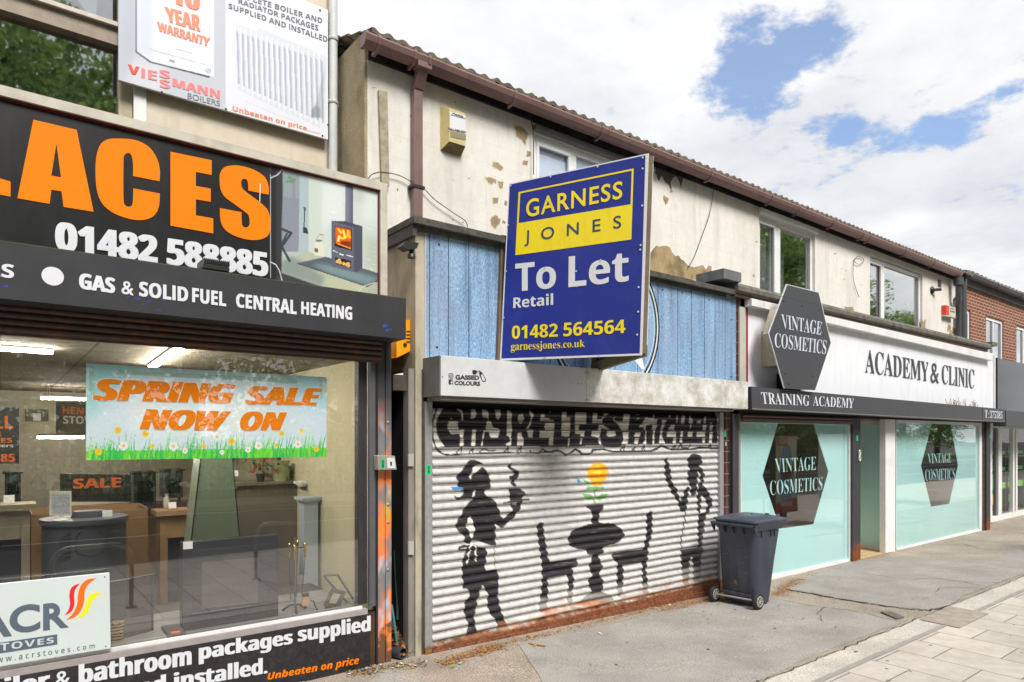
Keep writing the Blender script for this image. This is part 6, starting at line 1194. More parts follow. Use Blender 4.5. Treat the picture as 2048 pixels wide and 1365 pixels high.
# litter along the walls
lt = MB(); rl = random.Random(21)
def scatter(n, pts, spread, s0=.006, s1=.018, mats=(0, 1, 2, 6, 6, 6)):
    for _ in range(n):
        k = rl.randrange(len(pts) - 1); t = rl.random(); p = pts[k].lerp(pts[k + 1], t); x = p.x + rl.gauss(0, spread * .6); y = p.y + rl.gauss(0, spread)
        if y > -.035: y = -.035 - abs(rl.gauss(0, .02))
        lt.use(LEAFM[rl.choice(mats)]); flake(lt, x, y, gz(x, y) + .014, rl.uniform(s0, s1), rl, .35)
scatter(900, [G(880, 1330), G(960, 1305), G(1000, 1292)], .05); scatter(420, [G(1000, 1292), G(1100, 1268), G(1250, 1232), G(1330, 1212)], .035)
scatter(1100, [G(1320, 1222), G(1380, 1207), G(1440, 1200), G(1470, 1196)], .075); scatter(900, [G(1553, 1192), G(1575, 1174), G(1600, 1160)], .06); scatter(160, [G(1600, 1160), G(1700, 1128), G(1800, 1105), G(1950, 1065)], .04)
scatter(320, [G(700, 1352), G(760, 1338), G(850, 1328)], .05, .006, .02, (0, 1, 2, 5, 3, 4, 3)); scatter(160, [G(880, 1330), G(1330, 1222), G(1500, 1240)], .25, .005, .012, (0, 2, 5)); scatter(150, [G(1300, 1260), G(1560, 1230), G(1800, 1180)], .5, .004, .009, (0, 2, 5, 3, 1))
for (x, y, m_) in ((1200, 1270, 5), (1678, 1163, 4), (1200, 1270, 2), (1070, 1294, 2), (1073, 1293, 0), (905, 1336, 4), (718, 1329, 5), (920, 1330, 5), (1340, 1213, 5)):
    p = G(x, y); lt.use(LEAFM[m_]); flake(lt, p.x, p.y, gz(p.x, p.y) + .016, .03, rl, .3)
o = lt.build('leaf_litter'); o['kind'] = 'stuff'; tag(o, 'orange brown husks and dry leaves scattered along the foot of the shutters', 'leaf litter')
tw = MB().use(M('twig', 'a0744a', .9)); a, b_ = G(1058, 1290), G(1090, 1296); tw.tube([Vector((a.x, a.y, gz(a.x, a.y) + .014)), Vector((b_.x, b_.y, gz(b_.x, b_.y) + .016))], .008, 6); tag(tw.build('twig'), 'pale brown twig lying on the asphalt in front of the graffiti shutter', 'twig')
# ================================================================ cosmetics shopfront
cs = empty('cosmetics_shopfront', (12.5, 0, 0), 'pale aqua cosmetics and training academy shopfront with dark shutter box and lichen topped coping', 'shopfront')
BR = brickmat('brown_tiles', '4a2c2c', '3f2526', '7d6b66', .30, .15, .006, 'xz', rough=.25, bump=.2, off=0)
DG = M('charcoal_sign', '46474c', .4, var=.04, vs=3); PILW = M('old_white_panel', 'b9b6ae', .6, var=.08, stain='7a7263', sa=.4, ss=5, streak=1)
g = MB().use(BR); g.box(X(1447.6, 0), X(1458, 0), .0, .12, -.1, 2.40); g.use(BLACK); g.box(X(1458, 0) + .001, X(1463, 0), .02, .12, -.1, 2.40); g.use(M('charcoal_post', '3b3c40', .45, var=.15, vs=4, stain='6a6258', sa=.25, ss=5)); g.box(X(1463, 0) + .001, X(1475, 0), -.02, .12, -.1, 2.36); g.use(M('grey_frame', '86857f', .6, var=.12, vs=6)); g.box(X(1475, 0) + .001, X(1480, 0), .0, .12, -.1, 2.36)
g.use(M('plate_grey2', 'a9a9ab', .4)); g.poly([(1450, 884), (1453, 884), (1453, 892), (1450, 892)], PY(0), OUT, .004, .004); g.use(GREENST); g.poly([(1448, 861), (1452, 861), (1452, 874), (1448, 874)], PY(0), OUT, .003, 0); g.build('pilaster', cs)
# upper pier between blue fascia and sign
g = MB().use(BR); g.box(X(1472.3, .0), X(1483, .0), .01, YW, 2.62, 4.06); g.use(PILW); g.box(X(1479, -.01), X(1492, -.01), -.012, .05, 2.72, 3.80); g.use(M('red_edge', 'a0161c', .5, var=.1)); g.box(X(1492, -.01), X(1494.5, -.01), -.022, .03, 2.70, 3.84); g.build('pier', cs)
g = MB().use(M('lead_cap', '6a6b6d', .6, var=.25, vs=7, stain='3f403e', sa=.5, ss=6))
xa_, xb_ = X(1445, -.12), X(1480, -.12); g.box(xa_, xb_, -.14, .30, 4.085, 4.17); g.prism([(xa_, -.14, 4.17), (xb_, -.14, 4.17), (xb_, .30, 4.17), (xa_, .30, 4.17)], (0, .0, .045)); g.build('pier_cap', cs)
g = MB().use(STONE); x0, x1 = X(1473, -.12) + .02, X(1981, -.12)
sec = [(-.10, 3.95), (-.135, 3.975), (-.14, 4.03), (-.11, 4.075), (-.02, 4.09), (YW, 4.09), (YW, 3.95)]
g.prism([(x0, y, z) for y, z in sec], (x1 - x0, 0, .01)); c = PY(-.1)(1975, 684); g.box(X(1972, .1), X(1983, .1), -.02, .3, 4.11, 4.19); g.build('coping', cs)
g = MB().use(M('rotten_board', '5a4a3c', .9, var=.4, vs=12)); g.box(x0, x1 - .05, -.085, -.02, 3.905, 3.948); g.build('backing_board', cs)
g = MB().use(WHITE); tbox(g, [(1504, 597), (1986, 708), (1986, 722), (1504, 612)], -.12, .118); g.build('cornice', cs, bevel=.006)
WS = M('sign_white', 'e6e8ef', .35, var=.02, vs=2, stain='a9a9ac', sa=.25, ss=3, streak=1)
wsn = empty('fascia_sign', (13, -.02, 2.7), 'white clinic fascia sign with raised dark serif letters', 'fascia sign')
x0, x1 = X(1495, -.01), X(1985.5, -.01)
g = MB().use(WS); g.box(x0, x1, -.012, .04, 2.63, 3.92); g.build('board', wsn); g = MB().use(WHITE); g.box(x1 + .001, x1 + .05, -.05, .05, 2.6, 3.86); g.build('end_strip', wsn)
g = MB().use(M('raised_letters', '474850', .35, var=.05)); pf = PY(-.014)
cM = lambda l: crop(l, 1340, 480, 2.893)
def sf(body, q, pf_, n_, off=-.02, ext=.004, lift=.002): g.text(F(body, 'serif'), q, pf_, n_, lift, ext, off=off)
sf('ACADEMY', cM([(1128, 632), (1494, 708), (1494, 820), (1128, 768)]), pf, OUT, -.012, .012, .0); g.text(F('&', 'light') if 0 else '&', cM([(1506, 712), (1553, 716), (1553, 832), (1506, 826)]), pf, OUT, 0, .012, off=-.005); sf('CLINIC', cM([(1572, 722), (1758, 752), (1758, 862), (1572, 832)]), pf, OUT, -.012, .012, .0); g.build('lettering', wsn)
# weeds growing in the joint
g = MB(); rw = random.Random(31)
for k in range(34):
    px = rw.uniform(1895, 1955); p = PY(-.16)(px, 803 + (px - 1895) * .09); h = rw.uniform(.02, .16); g.use(LEAFM[rw.choice((0, 2, 3, 6))]); q = p + Vector((rw.uniform(-.05, .05), rw.uniform(-.03, .03), h)); p.z = 2.64; q.z = 2.64 + h; g.tube([p, q], .004, 4)
    if h > .05: flake(g, q.x, q.y, q.z, .018, rw)
o = g.build('dried_weeds'); o['kind'] = 'stuff'; tag(o, 'dried weeds sprouting along the top of the dark clinic shutter box', 'weeds')
# hexagon sign
hx = empty('hexagon_sign', PY(-.35)(1600, 680), 'tall dark grey hexagonal cosmetics sign standing proud of the white fascia', 'hexagon sign')
cX = lambda l: crop(l, 1500, 560, 5.69); pf = PY(-.36)
out_ = cX([(418, 47), (785, 140), (925, 717), (742, 1258), (388, 1234), (210, 608)]); inn = cX([(424, 58), (780, 148), (918, 717), (740, 1256), (394, 1234), (218, 608)])
g = MB().use(M('hexagon_rim', 'c6c8ce', .4)); g.poly(out_, pf, OUT, -.001, .014); g.build('rim', hx)
g = MB().use(DG); g.poly(inn, pf, OUT, .0, .0); g.use(M('hairline', '33343a', .6)); g.poly(cX([(350, 186), (815, 290), (816, 294), (349, 190)]), pf, OUT, .0008, 0)
g.use(BLACK)
for (x, y) in ((383, 240), (588, 294), (794, 340), (400, 1071), (716, 1096), (438, 1185), (703, 1213)): c = pf(1500 + x / 5.69, 560 + y / 5.69); g.lathe((c.x, c.y, c.z), [(.013, .0), (.009, -.008)], 10, 'y')
g.build('face', hx)
g = MB().use(M('box_cream', 'b5ab98', .7, var=.1, stain='6a5f4c', sa=.5, ss=9)); fb = PY(-.346); sm = cX([(418, 190), (770, 210), (880, 717), (740, 1120), (440, 1100), (222, 612)])
c0_ = [fb(*p) for p in cX([(300, 330), (800, 330), (880, 717), (700, 1120), (290, 800), (222, 612)])]; g.prism(c0_, (0, .10, 0)); c = PY(-.25)(1580, 690); g.box(c.x - .35, c.x + .35, -.246, -.012, 3.0, 3.5); g.use(DARK); g.box(X(1558, -.05), X(1600, -.05), -.06, -.013, 2.68, 2.92); g.build('box', hx)  # near-black block paints the shaded gap behind the sign
g = MB().use(M('pale_serif', 'c9cede', .4))
sf('VINTAGE', cX([(350, 388), (822, 478), (805, 632), (365, 555)]), pf, OUT, -.006, .002); sf('COSMETICS', cX([(280, 603), (872, 690), (860, 850), (278, 768)]), pf, OUT, -.006, .002); g.build('lettering', hx)
# dark shutter box
vb = empty('shutter_box', (13, -.3, 2.3), 'charcoal shutter box with white serif lettering and a phone number at its right end', 'shutter box')
g = MB().use(DG); tbox(g, [(1502.5, 773.4), (2009.5, 819), (2010, 844.7), (1504, 819)], -.3, .298); g.use(M('joint_line', '2b2b2e', .7)); pf = PY(-.3); g.poly([(1964.0, 814.5), (1965, 814.6), (1965, 842.6), (1964, 842.4)], pf, OUT, .002, 0); g.use(M('box_lip', '6b6a68', .5)); g.poly([(1504, 816.6), (2009.8, 843.0), (2010, 845), (1504, 819.4)], pf, OUT, .003, .0); g.build('casing', vb)
g = MB().use(M('pale_serif_two', 'd6d9e2', .4)); sf('TRAINING', cM([(524, 880), (806, 900), (804, 962), (534, 950)]), pf, OUT, -.008, .002); sf('ACADEMY', cM([(826, 902), (1064, 918), (1060, 976), (826, 960)]), pf, OUT, -.008, .002); sf('T:', cM([(1820, 985), (1842, 988), (1842, 1032), (1820, 1030)]), pf, OUT, -.008, .002); sf('375385', cM([(1850, 988), (1922, 994), (1922, 1036), (1850, 1032)]), pf, OUT, -.008, .002); g.build('lettering', vb)
g = MB().use(rustmat('brown_slats', '5a4638', '7a4a2a', 0, 1, 8, rough=.5, top=.3)); xr = X(1702, .0)
for k in range(2): z = 2.225 + k * .045; g.lathe((X(1480, 0), -.03, z + .022), [(.024, 0), (.024, xr - X(1480, 0))], 10, 'x')
g.box(X(1480, 0), xr, -.05, -.02, 2.205, 2.22); g.use(DARK); g.box(X(1463, 0), X(1985, 0), -.02, .2, 2.315, 2.6); g.build('rolled_shutter', cs)
# window one
FILM = M('aqua_film', 'bff2f1', .5, var=.03, vs=1.2, spec=.3); nt = FILM.node_tree
def shop_window(pl, pr, hexp, words, ybot, name_label, ztop, door=False):
    x0, x1 = X(pl, .05), X(pr, .05); f = MB().use(UPVC)
    tb = [(x0, ybot[0]), (x1, ybot[1])]
    f.prism([(x0, .03, tb[0][1] - .05), (x1, .03, tb[1][1] - .05), (x1, .03, tb[1][1]), (x0, .03, tb[0][1])], (0, .06, 0)); f.box(x0, x1, .03, .09, ztop, ztop + .06); f.box(x0, x0 + .015, .04, .088, tb[0][1] - .02, ztop + .01); f.box(x1 - .015, x1, .04, .088, tb[1][1] - .02, ztop + .01)
    o = f.build('window_frame', cs); o['label'] = name_label
    p = MB().use(GLASSV); p.prism([(x0, .055, tb[0][1]), (x1, .055, tb[1][1]), (x1, .055, ztop), (x0, .055, ztop)], (0, .006, 0)); p.build('pane', o)
    fm = MB().use(FILM); pf = PY(.0635); hexw = [pf(*q) for q in hexp]
    outer = [(x0, tb[0][1]), (x1, tb[1][1]), (x1, ztop), (x0, ztop)]; hl = [(q.x, min(q.z, ztop - .002)) for q in hexw]
    tri = geometry.tessellate_polygon([[Vector((a, b, 0)) for a, b in outer], [Vector((a, b, 0)) for a, b in hl]]); fm.add([(a, .0635, b) for a, b in outer + hl], [tuple(t) for t in tri]); fo = fm.build('window_film', o)
    t = MB().use(FILM)
    for body, q in words: t.text(F(body, 'serif'), q, PY(.062), OUT, .0, .0008, off=-.014)
    t.build('lettering', o); return o
GLASSV = glass('clinic_glass', 1.25, .03)
cW = lambda l: crop(l, 1470, 830, 4.136)
shop_window(1480, 1699, [(1556, 836), (1627.2, 836), (1656.7, 943.6), (1626.7, 1048.8), (1560, 1057.8), (1525, 952)][0:6], [('VINTAGE', cW([(328, 362), (672, 345), (668, 458), (340, 480)])), ('COSMETICS', cW([(288, 545), (725, 512), (720, 622), (292, 668)]))], (-.03, -.055), 'large aqua filmed window with clear hexagon beside the wheelie bin', 2.20)
cZ = lambda l: crop(l, 1840, 760, 4.014)
shop_window(1791, 1959, [(1864, 842), (1901.5, 842), (1916, 930.6), (1898.5, 1007.9), (1862, 1013.6), (1842, 932)], [('VINTAGE', cZ([(62, 592), (252, 588), (250, 665), (66, 675)])), ('COSMETICS', cZ([(42, 720), (280, 708), (278, 800), (44, 812)]))], (-.075, -.075), 'aqua filmed window with a smaller clear hexagon right of the doorway', 2.26)
for (a, b_, y0_, z0_) in ((1699, 1703.5, .02, -.12), (1959, 1966, .02, -.12), (1771, 1790.5, 0, -.13)): g = MB().use(UPVC); g.box(X(a, y0_), X(b_, y0_), y0_, y0_ + .1, z0_, 2.32); g.build('window_post', cs)
g = MB().use(M('pink_sill', 'b5a295', .85, var=.12, stain='6f5f52', sa=.5, ss=8)); x0, x1 = X(1480, 0), X(1703, 0); g.prism([(x0, -.02, -.14), (x1, -.02, -.16), (x1, -.02, -.105), (x0, -.02, -.08)], (0, .14, 0)); x0, x1 = X(1790, 0), X(1966, 0); g.box(x0, x1, -.02, .12, -.2, -.125); g.build('sill', cs)
rp_ = empty('rusty_post', (X(1712, 0), 0, -.1), 'black steel shutter post with flaking rusty foot at the clinic doorway', 'post')
RP = rustmat('post_black', '35363a', '8a4a20', -.15, .42, 5, rough=.5)
g = MB().use(RP); g.box(X(1705.5, -.02), X(1713, -.02), -.02, .10, -.115, 2.36); g.box(X(1713, -.02) + .001, X(1722.5, -.02), -.008, .10, -.115, 2.36); g.use(M('dark_red_strip', '3c1620', .5)); g.box(X(1703.6, 0), X(1705.5, -.02) - .001, .0, .08, -.1, 2.36); g.use(GREENST); g.poly([(1713, 871), (1716, 871), (1716, 882), (1713, 882)], PY(-.02), OUT, .001, .0); g.use(WHITE); 
g.build('guide', rp_)
# house number partly hidden behind the post
g = MB().use(UPVC); q = PY(.16)(1720, 917); g.build('x', rp_) if 0 else None
nm = MB().use(UPVC); ncx = X(1718, -.03); 
for dz in (0, -.092):
    c = PY(-.03)(1719, 906); vs = []; n = 18
    for k in range(n): th = 2 * math.pi * k / n; vs.append(Vector((c.x + .03 * math.cos(th), -.035, c.z + dz + .045 * math.sin(th))))
    nm.tube(vs + [vs[0]], .008, 6, cap=False)
tag(nm.build('house_number'), 'white curled house number eight on the black post of the clinic doorway', 'house number')
# doorway recess
xd0, xd1 = X(1722.5, 0), X(1771, 0); xr_ = X(1790, 0)
g = MB().use(brickmat('step_tiles', 'cbb084', 'c4a97e', '9a8058', .15, .15, .006, 'xy', rough=.5, bump=.1, off=0)); g.box(xd0 - .3, xr_ - .12, .0, 1.3, -.3, -.095); g.build('step', cs)
g = MB().use(UPVC); g.box(xr_ - .14, xr_ - .06, .13, .20, -.1, 2.3); g.box(xr_ - .14, xr_ - .06, .20, .70, -.1, -.02); g.box(xr_ - .14, xr_ - .06, .20, .70, 2.22, 2.3); g.box(xr_ - .14, xr_ - .06, .70, .80, -.1, 2.3)
g.box(xd0 - .3, xr_ - .06, 1.2, 1.26, -.1, 2.3); g.build('door_frame', cs); g = MB().use(GLASSV); g.box(xr_ - .105, xr_ - .099, .2, .7, -.02, 2.22); g.use(FILM); g.box(xr_ - .112, xr_ - .110, .2, .7, -.02, 2.22); g.build('side_pane', cs)
g = MB().use(M('recess_wall', 'b9c4bf', .7)); g.box(xr_ - .14, xr_ - .05, .8, 1.2, -.1, 2.3); g.use(CEIL); g.box(xd0 - .3, xr_, .13, 1.3, 2.3, 2.34); g.use(ROOMW); g.box(xd0 - .32, xd0 - .24, .13, 1.3, -.1, 2.3); g.build('recess_wall', cs)
# right pilaster
g = MB().use(brickmat('brown_tiles_two', '4a3a38', '42302e', '6b5a54', .30, .15, .006, 'xz', rough=.3, bump=.2, off=0)); g.box(X(1966.2, 0), X(1973, 0), .0, .14, -.13, 2.33); g.use(RP); g.box(X(1973, -.03) + .002, X(1980.5, -.03), -.03, .12, -.14, 2.33); g.use(GREENST); g.poly([(1979, 868), (1981, 868), (1981, 877), (1979, 877)], PY(-.03), OUT, .002, .0); g.build('pilaster', cs)
# interior of the clinic
g = MB().use(M('clinic_wall', '8f836c', .9)); xa_, xb_ = X(1480, .1), X(1966, .1); g.box(xa_, xb_, 3.4, 3.45, -.1, 2.5); g.box(xa_ - .05, xa_, .12, 3.4, -.1, 2.5); g.box(xb_, xb_ + .05, .12, 3.4, -.1, 2.5); g.box(xd0 - .33, xd0 - .28, 1.31, 3.4, -.1, 2.5); g.use(CEIL); g.box(xa_, xd0 - .33, .12, 3.4, 2.4, 2.45); g.box(xr_ - .05, xb_, .12, 3.4, 2.4, 2.45); g.use(M('clinic_floor', '6b5a44', .4)); g.box(xa_, xb_, .12, 3.4, -.2, -.12); g.build('inner_wall', cs)

# ================================================================ red brick house at the right
bh = empty('brick_building', (30, 1, 0), 'red brick terrace at the far right with narrow white windows and grey gutter', 'building')
BRK = brickmat('red_brick', '7f4a3b', '6c3c30', 'c2a78f', .235, .082, .008, 'xz', rough=.85, bump=.5, var=.18, smooth=.1)
YB2 = .85; x0 = T1 + .02; zt = 5.80
wz = [(Z(1934, 598, YB2), 3.6), (Z(1988, 613, YB2), 3.90), (Z(2040, 634, YB2), 3.95)]; wxs = [(X(1926, YB2), X(1941, YB2)), (X(1972, YB2), X(2007, YB2)), (X(2033, YB2), X(2066, YB2))]
for k in range(3): wxs.append((wxs[-1][0] + 3.0, wxs[-1][1] + 3.0)); wz.append((wz[1][0], wz[1][1]))
zwt = 5.19; zwb = 3.93
g = MB().use(BRK); e = [x0] + [v for p in wxs for v in p] + [60]
e[1] = max(e[1], x0)
for i in range(0, len(e), 2): 
    if e[i + 1] > e[i] + .01: g.box(e[i], e[i + 1], YB2, YB2 + .3, 2.6, zt)
for (a, b_) in wxs: g.box(a, b_, YB2, YB2 + .3, 2.6, zwb); g.box(a, b_, YB2, YB2 + .3, zwt, zt)
g.box(59.7, 60, YB2 + .3, 9, 0, zt); g.build('wall', bh)
for i, (a, b_) in enumerate(wxs):
    a_ = max(a, x0); m_ = a + (b_ - a) * .47; window(bh, a_, b_, zwb, zwt, YB2 + .03, [(m_ - .03, m_ + .03)] if i else [], .09, room=True, label=None, curtain=[(a_ + .1, a_ + .1 + (b_ - a_) * .3, .12), (b_ - .1 - (b_ - a_) * .3, b_ - .1, .12)] if b_ - a_ > .7 else None)
g = MB().use(WHITE)
for (a, b_) in wxs: g.box(max(a, x0) - .02, b_ + .06, YB2 - .07, YB2 - .002, zwb - .09, zwb - .01)
g.build('sill', bh)
g = MB().use(M('grey_gutter', '55555a', .45, var=.15, vs=4)); g.prism([(x0 - .3, y, z) for y, z in [(.62, 6.03), (.60, 5.99), (.63, 5.92), (.70, 5.90), (.76, 5.92), (.78, 6.03), (.765, 6.03), (.745, 5.935), (.70, 5.915), (.645, 5.935), (.62, 5.99), (.635, 6.03)]], (61 - x0, 0, 0), caps=(0, 0)); g.build('gutter', bh)
g = MB().use(M('grey_board', '6e6c72', .7, var=.15, stain='47454a', sa=.5, ss=3, streak=1)); g.box(x0, 60, YB2 - .06, YB2 - .003, zt - .04, 5.98); g.build('fascia_board', bh)
for k in range(24):
    x = X(1945, .6) + k * 1.9; g = MB().use(bpy.data.materials['grey_gutter']); g.prism([(x, y, z) for y, z in [(.61, 6.04), (.59, 5.99), (.62, 5.91), (.70, 5.885), (.79, 5.91), (.79, 5.94), (.70, 5.9), (.63, 5.93), (.605, 5.99), (.62, 6.04)]], (.04, 0, 0)); g.build('bracket', bh)
rf = tiles('roof', x0, x0 + 12, .66, 6.03, 22, 20, bh, .30, .02)
for nm_, px, py_ in (('soil_pipe', 1916.5, 600), ('rainwater_pipe', 1925.5, 560)):
    g = MB().use(M('grey_pipe_paint', '4c4e52', .45, var=.12, vs=5)); c = PY(YW - .09)(px, 0); 
    if nm_ == 'soil_pipe':
        tpt = PY(.66)(1913, 556); g.tube([(tpt.x, .62, 5.76), (tpt.x, .62, 5.58)], .10, 14); g.tube([(tpt.x, .62, 5.6), (tpt.x, .62, 5.40), (c.x, YW - .09, 5.08), (c.x, YW - .09, 4.0)], .062, 12)
        zc = Z(1918, 598, YW - .09); g.lathe((c.x, YW - .09, zc), [(.08, -.04), (.08, .04)], 12)
        g.lathe((c.x, YW - .09, 4.4), [(.08, -.02), (.08, .02)], 12); lab = 'grey rainwater pipe with a kinked swan neck at the end of the cream terrace'
    else: g.tube([(c.x + .05, YW - .09, 6.0), (c.x + .05, YW - .09, 4.0)], .07, 14); g.lathe((c.x + .05, YW - .09, 4.3), [(.085, -.02), (.085, .02)], 12); lab = 'straight dark grey pipe where the cream terrace meets the red brick house'
    tag(g.build('downpipe'), lab, 'downpipe')
# its shop
st = empty('convenience_shopfront', (25, .3, 0), 'glossy dark shopfront with white framed doors and bright green displays at the far right', 'shopfront')
x0 = X(1987, .0); g = MB().use(M('gloss_black', '1c2026', .12, var=.1, spec=.8)); g.box(x0 + .02, 60, .02, .10, 2.55, 3.85); g.build('fascia', st)
g = MB().use(M('grey_seam', '5a5f66', .3)); 
for k in range(14): x = X(1996, .0) + k * 2.9; g.box(x - .02, x + .02, -.0, .019, 2.55, 3.85)
g.build('seam', st)
g = MB().use(DG); g.box(X(2012, -.25), 60, -.25, .0, 2.24, 2.60); g.build('shutter_box', st)
ys = .42; x0 = X(1981, ys); g = MB().use(UPVC); zt_, zb_ = 2.36, -.13
for px in (1981, 1997, 2000.5, 2026, 2032): x = X(px, ys); g.box(x, x + .13, ys, ys + .08, zb_, zt_)
g.box(x0, 60, ys + .001, ys + .08, zb_, zb_ + .14); g.box(x0, 60, ys + .001, ys + .08, 2.22, zt_)
for k in range(1, 9): x = X(2032, ys) + k * 2.6; g.box(x, x + .1, ys, ys + .08, zb_ + .14, 2.22)
g.build('door_frame', st); g = MB().use(M('grey_mullion', '6a6c70', .4)); g.box(X(1993, ys), X(1996.5, ys), ys + .01, ys + .07, zb_ + .14, 2.22); g.build('mullion', st)
g = MB().use(glass('far_glass', .45, .02)); g.box(x0, 60, ys + .04, ys + .045, zb_ + .14, 2.22); g.build('pane', st)
g = MB().use(M('kiosk_wall', '8a6a58', .8)); g.box(x0, 60, 4.2, 4.3, -.2, 2.6); g.use(M('brick_reflection_red', '9c4a33', .7)); g.box(x0, 40, 4.1, 4.19, 1.75, 2.35); g.use(M('kiosk_floor', '6b6a68', .4)); g.box(x0, 60, .5, 4.2, -.3, -.12); g.use(CEIL); g.box(x0, 60, .5, 4.2, 2.5, 2.55); g.build('inner_wall', st)  # red band on the back wall paints in brick reflected by the glass
rg = random.Random(17)
BRT = [M('disp_' + n_, c_, .5, var=.05) for n_, c_ in (('green', '5fd21f'), ('lime', 'a5e62c'), ('yellow', 'e6c21c'), ('white', 'd6dadc'), ('teal', '2a8f7a'), ('dark', '23262c'), ('blue', '3a5aa0'), ('orange', 'd9701f'))]
for k in range(9):
    bx = x0 + .3 + k * 1.55; un = empty('display_rack', (bx, 1.3, -.12), ('shop display rack of green and yellow packets behind the far right doors' if k == 0 else 'shop display rack further along behind the far right windows'), 'display rack', 'display racks in the far shop')
    g = MB().use(BRT[0]); 
    for z in (.55, 1.05, 1.5): g.box(bx, bx + 1.35, 1.0, 1.7, z, z + (.16 if z < 1 else .1))
    g.use(BRT[5]); g.box(bx, bx + .04, 1.0, 1.7, -.12, 1.9); g.box(bx + 1.31, bx + 1.35, 1.0, 1.7, -.12, 1.9); g.box(bx, bx + 1.35, 1.66, 1.7, -.12, 1.9); g.build('shelving', un)
    g = MB()
    for j in range(80): x = bx + rg.uniform(.04, 1.2); z = rg.choice((.12, .71, 1.15, 1.6)); g.use(rg.choice(BRT)); w_ = rg.uniform(.04, .13); y = 1.05 + j * .006; g.box(x, x + w_, y, y + .05, z + .002 * j * .05, z + rg.uniform(.08, .28))
    o = g.build('packets', un); o['kind'] = 'stuff'

# ================================================================ wheelie bin
wb_ = empty('wheelie_bin', G(1495, 1210), 'dark blue grey two wheeled wheelie bin standing against the graffiti shutter', 'wheelie bin')
BINM = M('bin_plastic', '363b48', .45, var=.12, vs=3, stain='63646c', sa=.45, ss=5, bump=.12, bs=220, streak=1)
A = G(1433, 1203); B = G(1512, 1221.5); zb = gz(6.9, -.75); 
xw = (A.x + B.x) / 2; ya, yb = A.y, B.y   # far wheel, near wheel
ym = (ya + yb) / 2
def ringpts(x0, x1, y0, y1, z, r=.05):
    out = []
    for (cx_, cy_, a0) in ((x1 - r, y1 - r, 0), (x0 + r, y1 - r, 90), (x0 + r, y0 + r, 180), (x1 - r, y0 + r, 270)):
        for k in range(4): th = math.radians(a0 + k * 30); out.append((cx_ + r * math.cos(th), cy_ + r * math.sin(th), z))
    return out
def loft(mb, rings, caps=True):
    n = len(rings[0]); vs = [p for r in rings for p in r]; fs = [(i * n + k, i * n + (k + 1) % n, (i + 1) * n + (k + 1) % n, (i + 1) * n + k) for i in range(len(rings) - 1) for k in range(n)]; mb.add(vs, fs, True)
    if caps: mb.add(rings[0], [tuple(range(n - 1, -1, -1))]); mb.add(rings[-1], [tuple(range(n))])
bx0, bx1 = xw + .02, xw + .42
g = MB().use(BINM)
loft(g, [ringpts(bx0 + .05, bx1, ym - .205, ym + .205, zb + .02, .05), ringpts(bx0, bx1, ym - .22, ym + .22, zb + .13, .05), ringpts(bx0 - .01, bx1 + .07, ym - .245, ym + .245, zb + .55, .06), ringpts(bx0 - .02, bx1 + .14, ym - .27, ym + .27, zb + .93, .06)])
loft(g, [ringpts(bx0 - .03, bx1 + .15, ym - .285, ym + .285, zb + .925, .05), ringpts(bx0 - .03, bx1 + .24, ym - .305, ym + .305, zb + .985, .05), ringpts(bx0 - .03, bx1 + .245, ym - .305, ym + .305, zb + 1.02, .05)])
for x in (bx0 + .10, bx0 + .30, bx0 + .38): g.box(x, x + .012, ym - .285, ym - .24, zb + .84, zb + .93)
g.box(bx0 - .02, bx0 + .0, ym - .2, ym + .2, zb + .12, zb + .16); g.use(M('bin_scuff', '6f6f74', .7, var=.2)); rb = random.Random(6)
for k in range(16):
    y = ym + rb.uniform(-.18, .18); z = zb + rb.uniform(.2, .8); x = bx0 - .011 - .004 * (z - zb); l_ = rb.uniform(.02, .08); a_ = rb.uniform(-.6, .6); g.quad([(x, y, z), (x, y + l_ * math.cos(a_), z + l_ * math.sin(a_)), (x, y + l_ * math.cos(a_), z + l_ * math.sin(a_) + .003), (x, y, z + .003)])
g.use(M('bin_mark', '5c584f', .7, var=.3, vs=30)); x = bx0 - .014; g.add([(x, ym + .03 * math.cos(a) , zb + .28 + .035 * math.sin(a)) for a in [0, 1, 2, 2.6, 3.6, 4.5, 5.5]], [(0, 1, 2, 3, 4, 5, 6)]); g.build('body', wb_, bevel=.004)
g = MB().use(M('bin_lid', '434857', .4, var=.08, vs=4, stain='8a7f80', sa=.35, ss=4))
loft(g, [ringpts(bx0 - .07, bx1 + .26, ym - .31, ym + .31, zb + 1.022, .05), ringpts(bx0 - .07, bx1 + .25, ym - .31, ym + .31, zb + 1.045, .05), ringpts(bx0 + .03, bx1 + .16, ym - .25, ym + .25, zb + 1.066, .08), ringpts(bx0 + .09, bx1 + .09, ym - .19, ym + .19, zb + 1.085, .08)])
g.use(M('blue_cap', '3a4cc0', .4)); g.box(bx0 + .31, bx0 + .34, ym - .02, ym + .01, zb + 1.085, zb + 1.095); g.use(BLACK); g.box(bx0 + .42, bx0 + .47, ym - .15, ym - .12, zb + 1.08, zb + 1.10)
g.build('lid', wb_, bevel=.004)
g = MB().use(BINM); g.tube([(bx0 - .09, ym - .30, zb + .985), (bx0 - .09, ym + .30, zb + .985)], .018, 10)
for y in (-.30, -.12, .02, .14, .29): g.prism([(bx0 - .11, ym + y, zb + 1.0), (bx0 - .02, ym + y, zb + 1.0), (bx0 - .02, ym + y, zb + .86), (bx0 - .05, ym + y, zb + .90)], (0, .014, 0))
g.build('handle', wb_)
TYRE = M('tyre_rubber', '232326', .75, var=.15); RIM = M('wheel_grey', '9a9790', .5, var=.1)
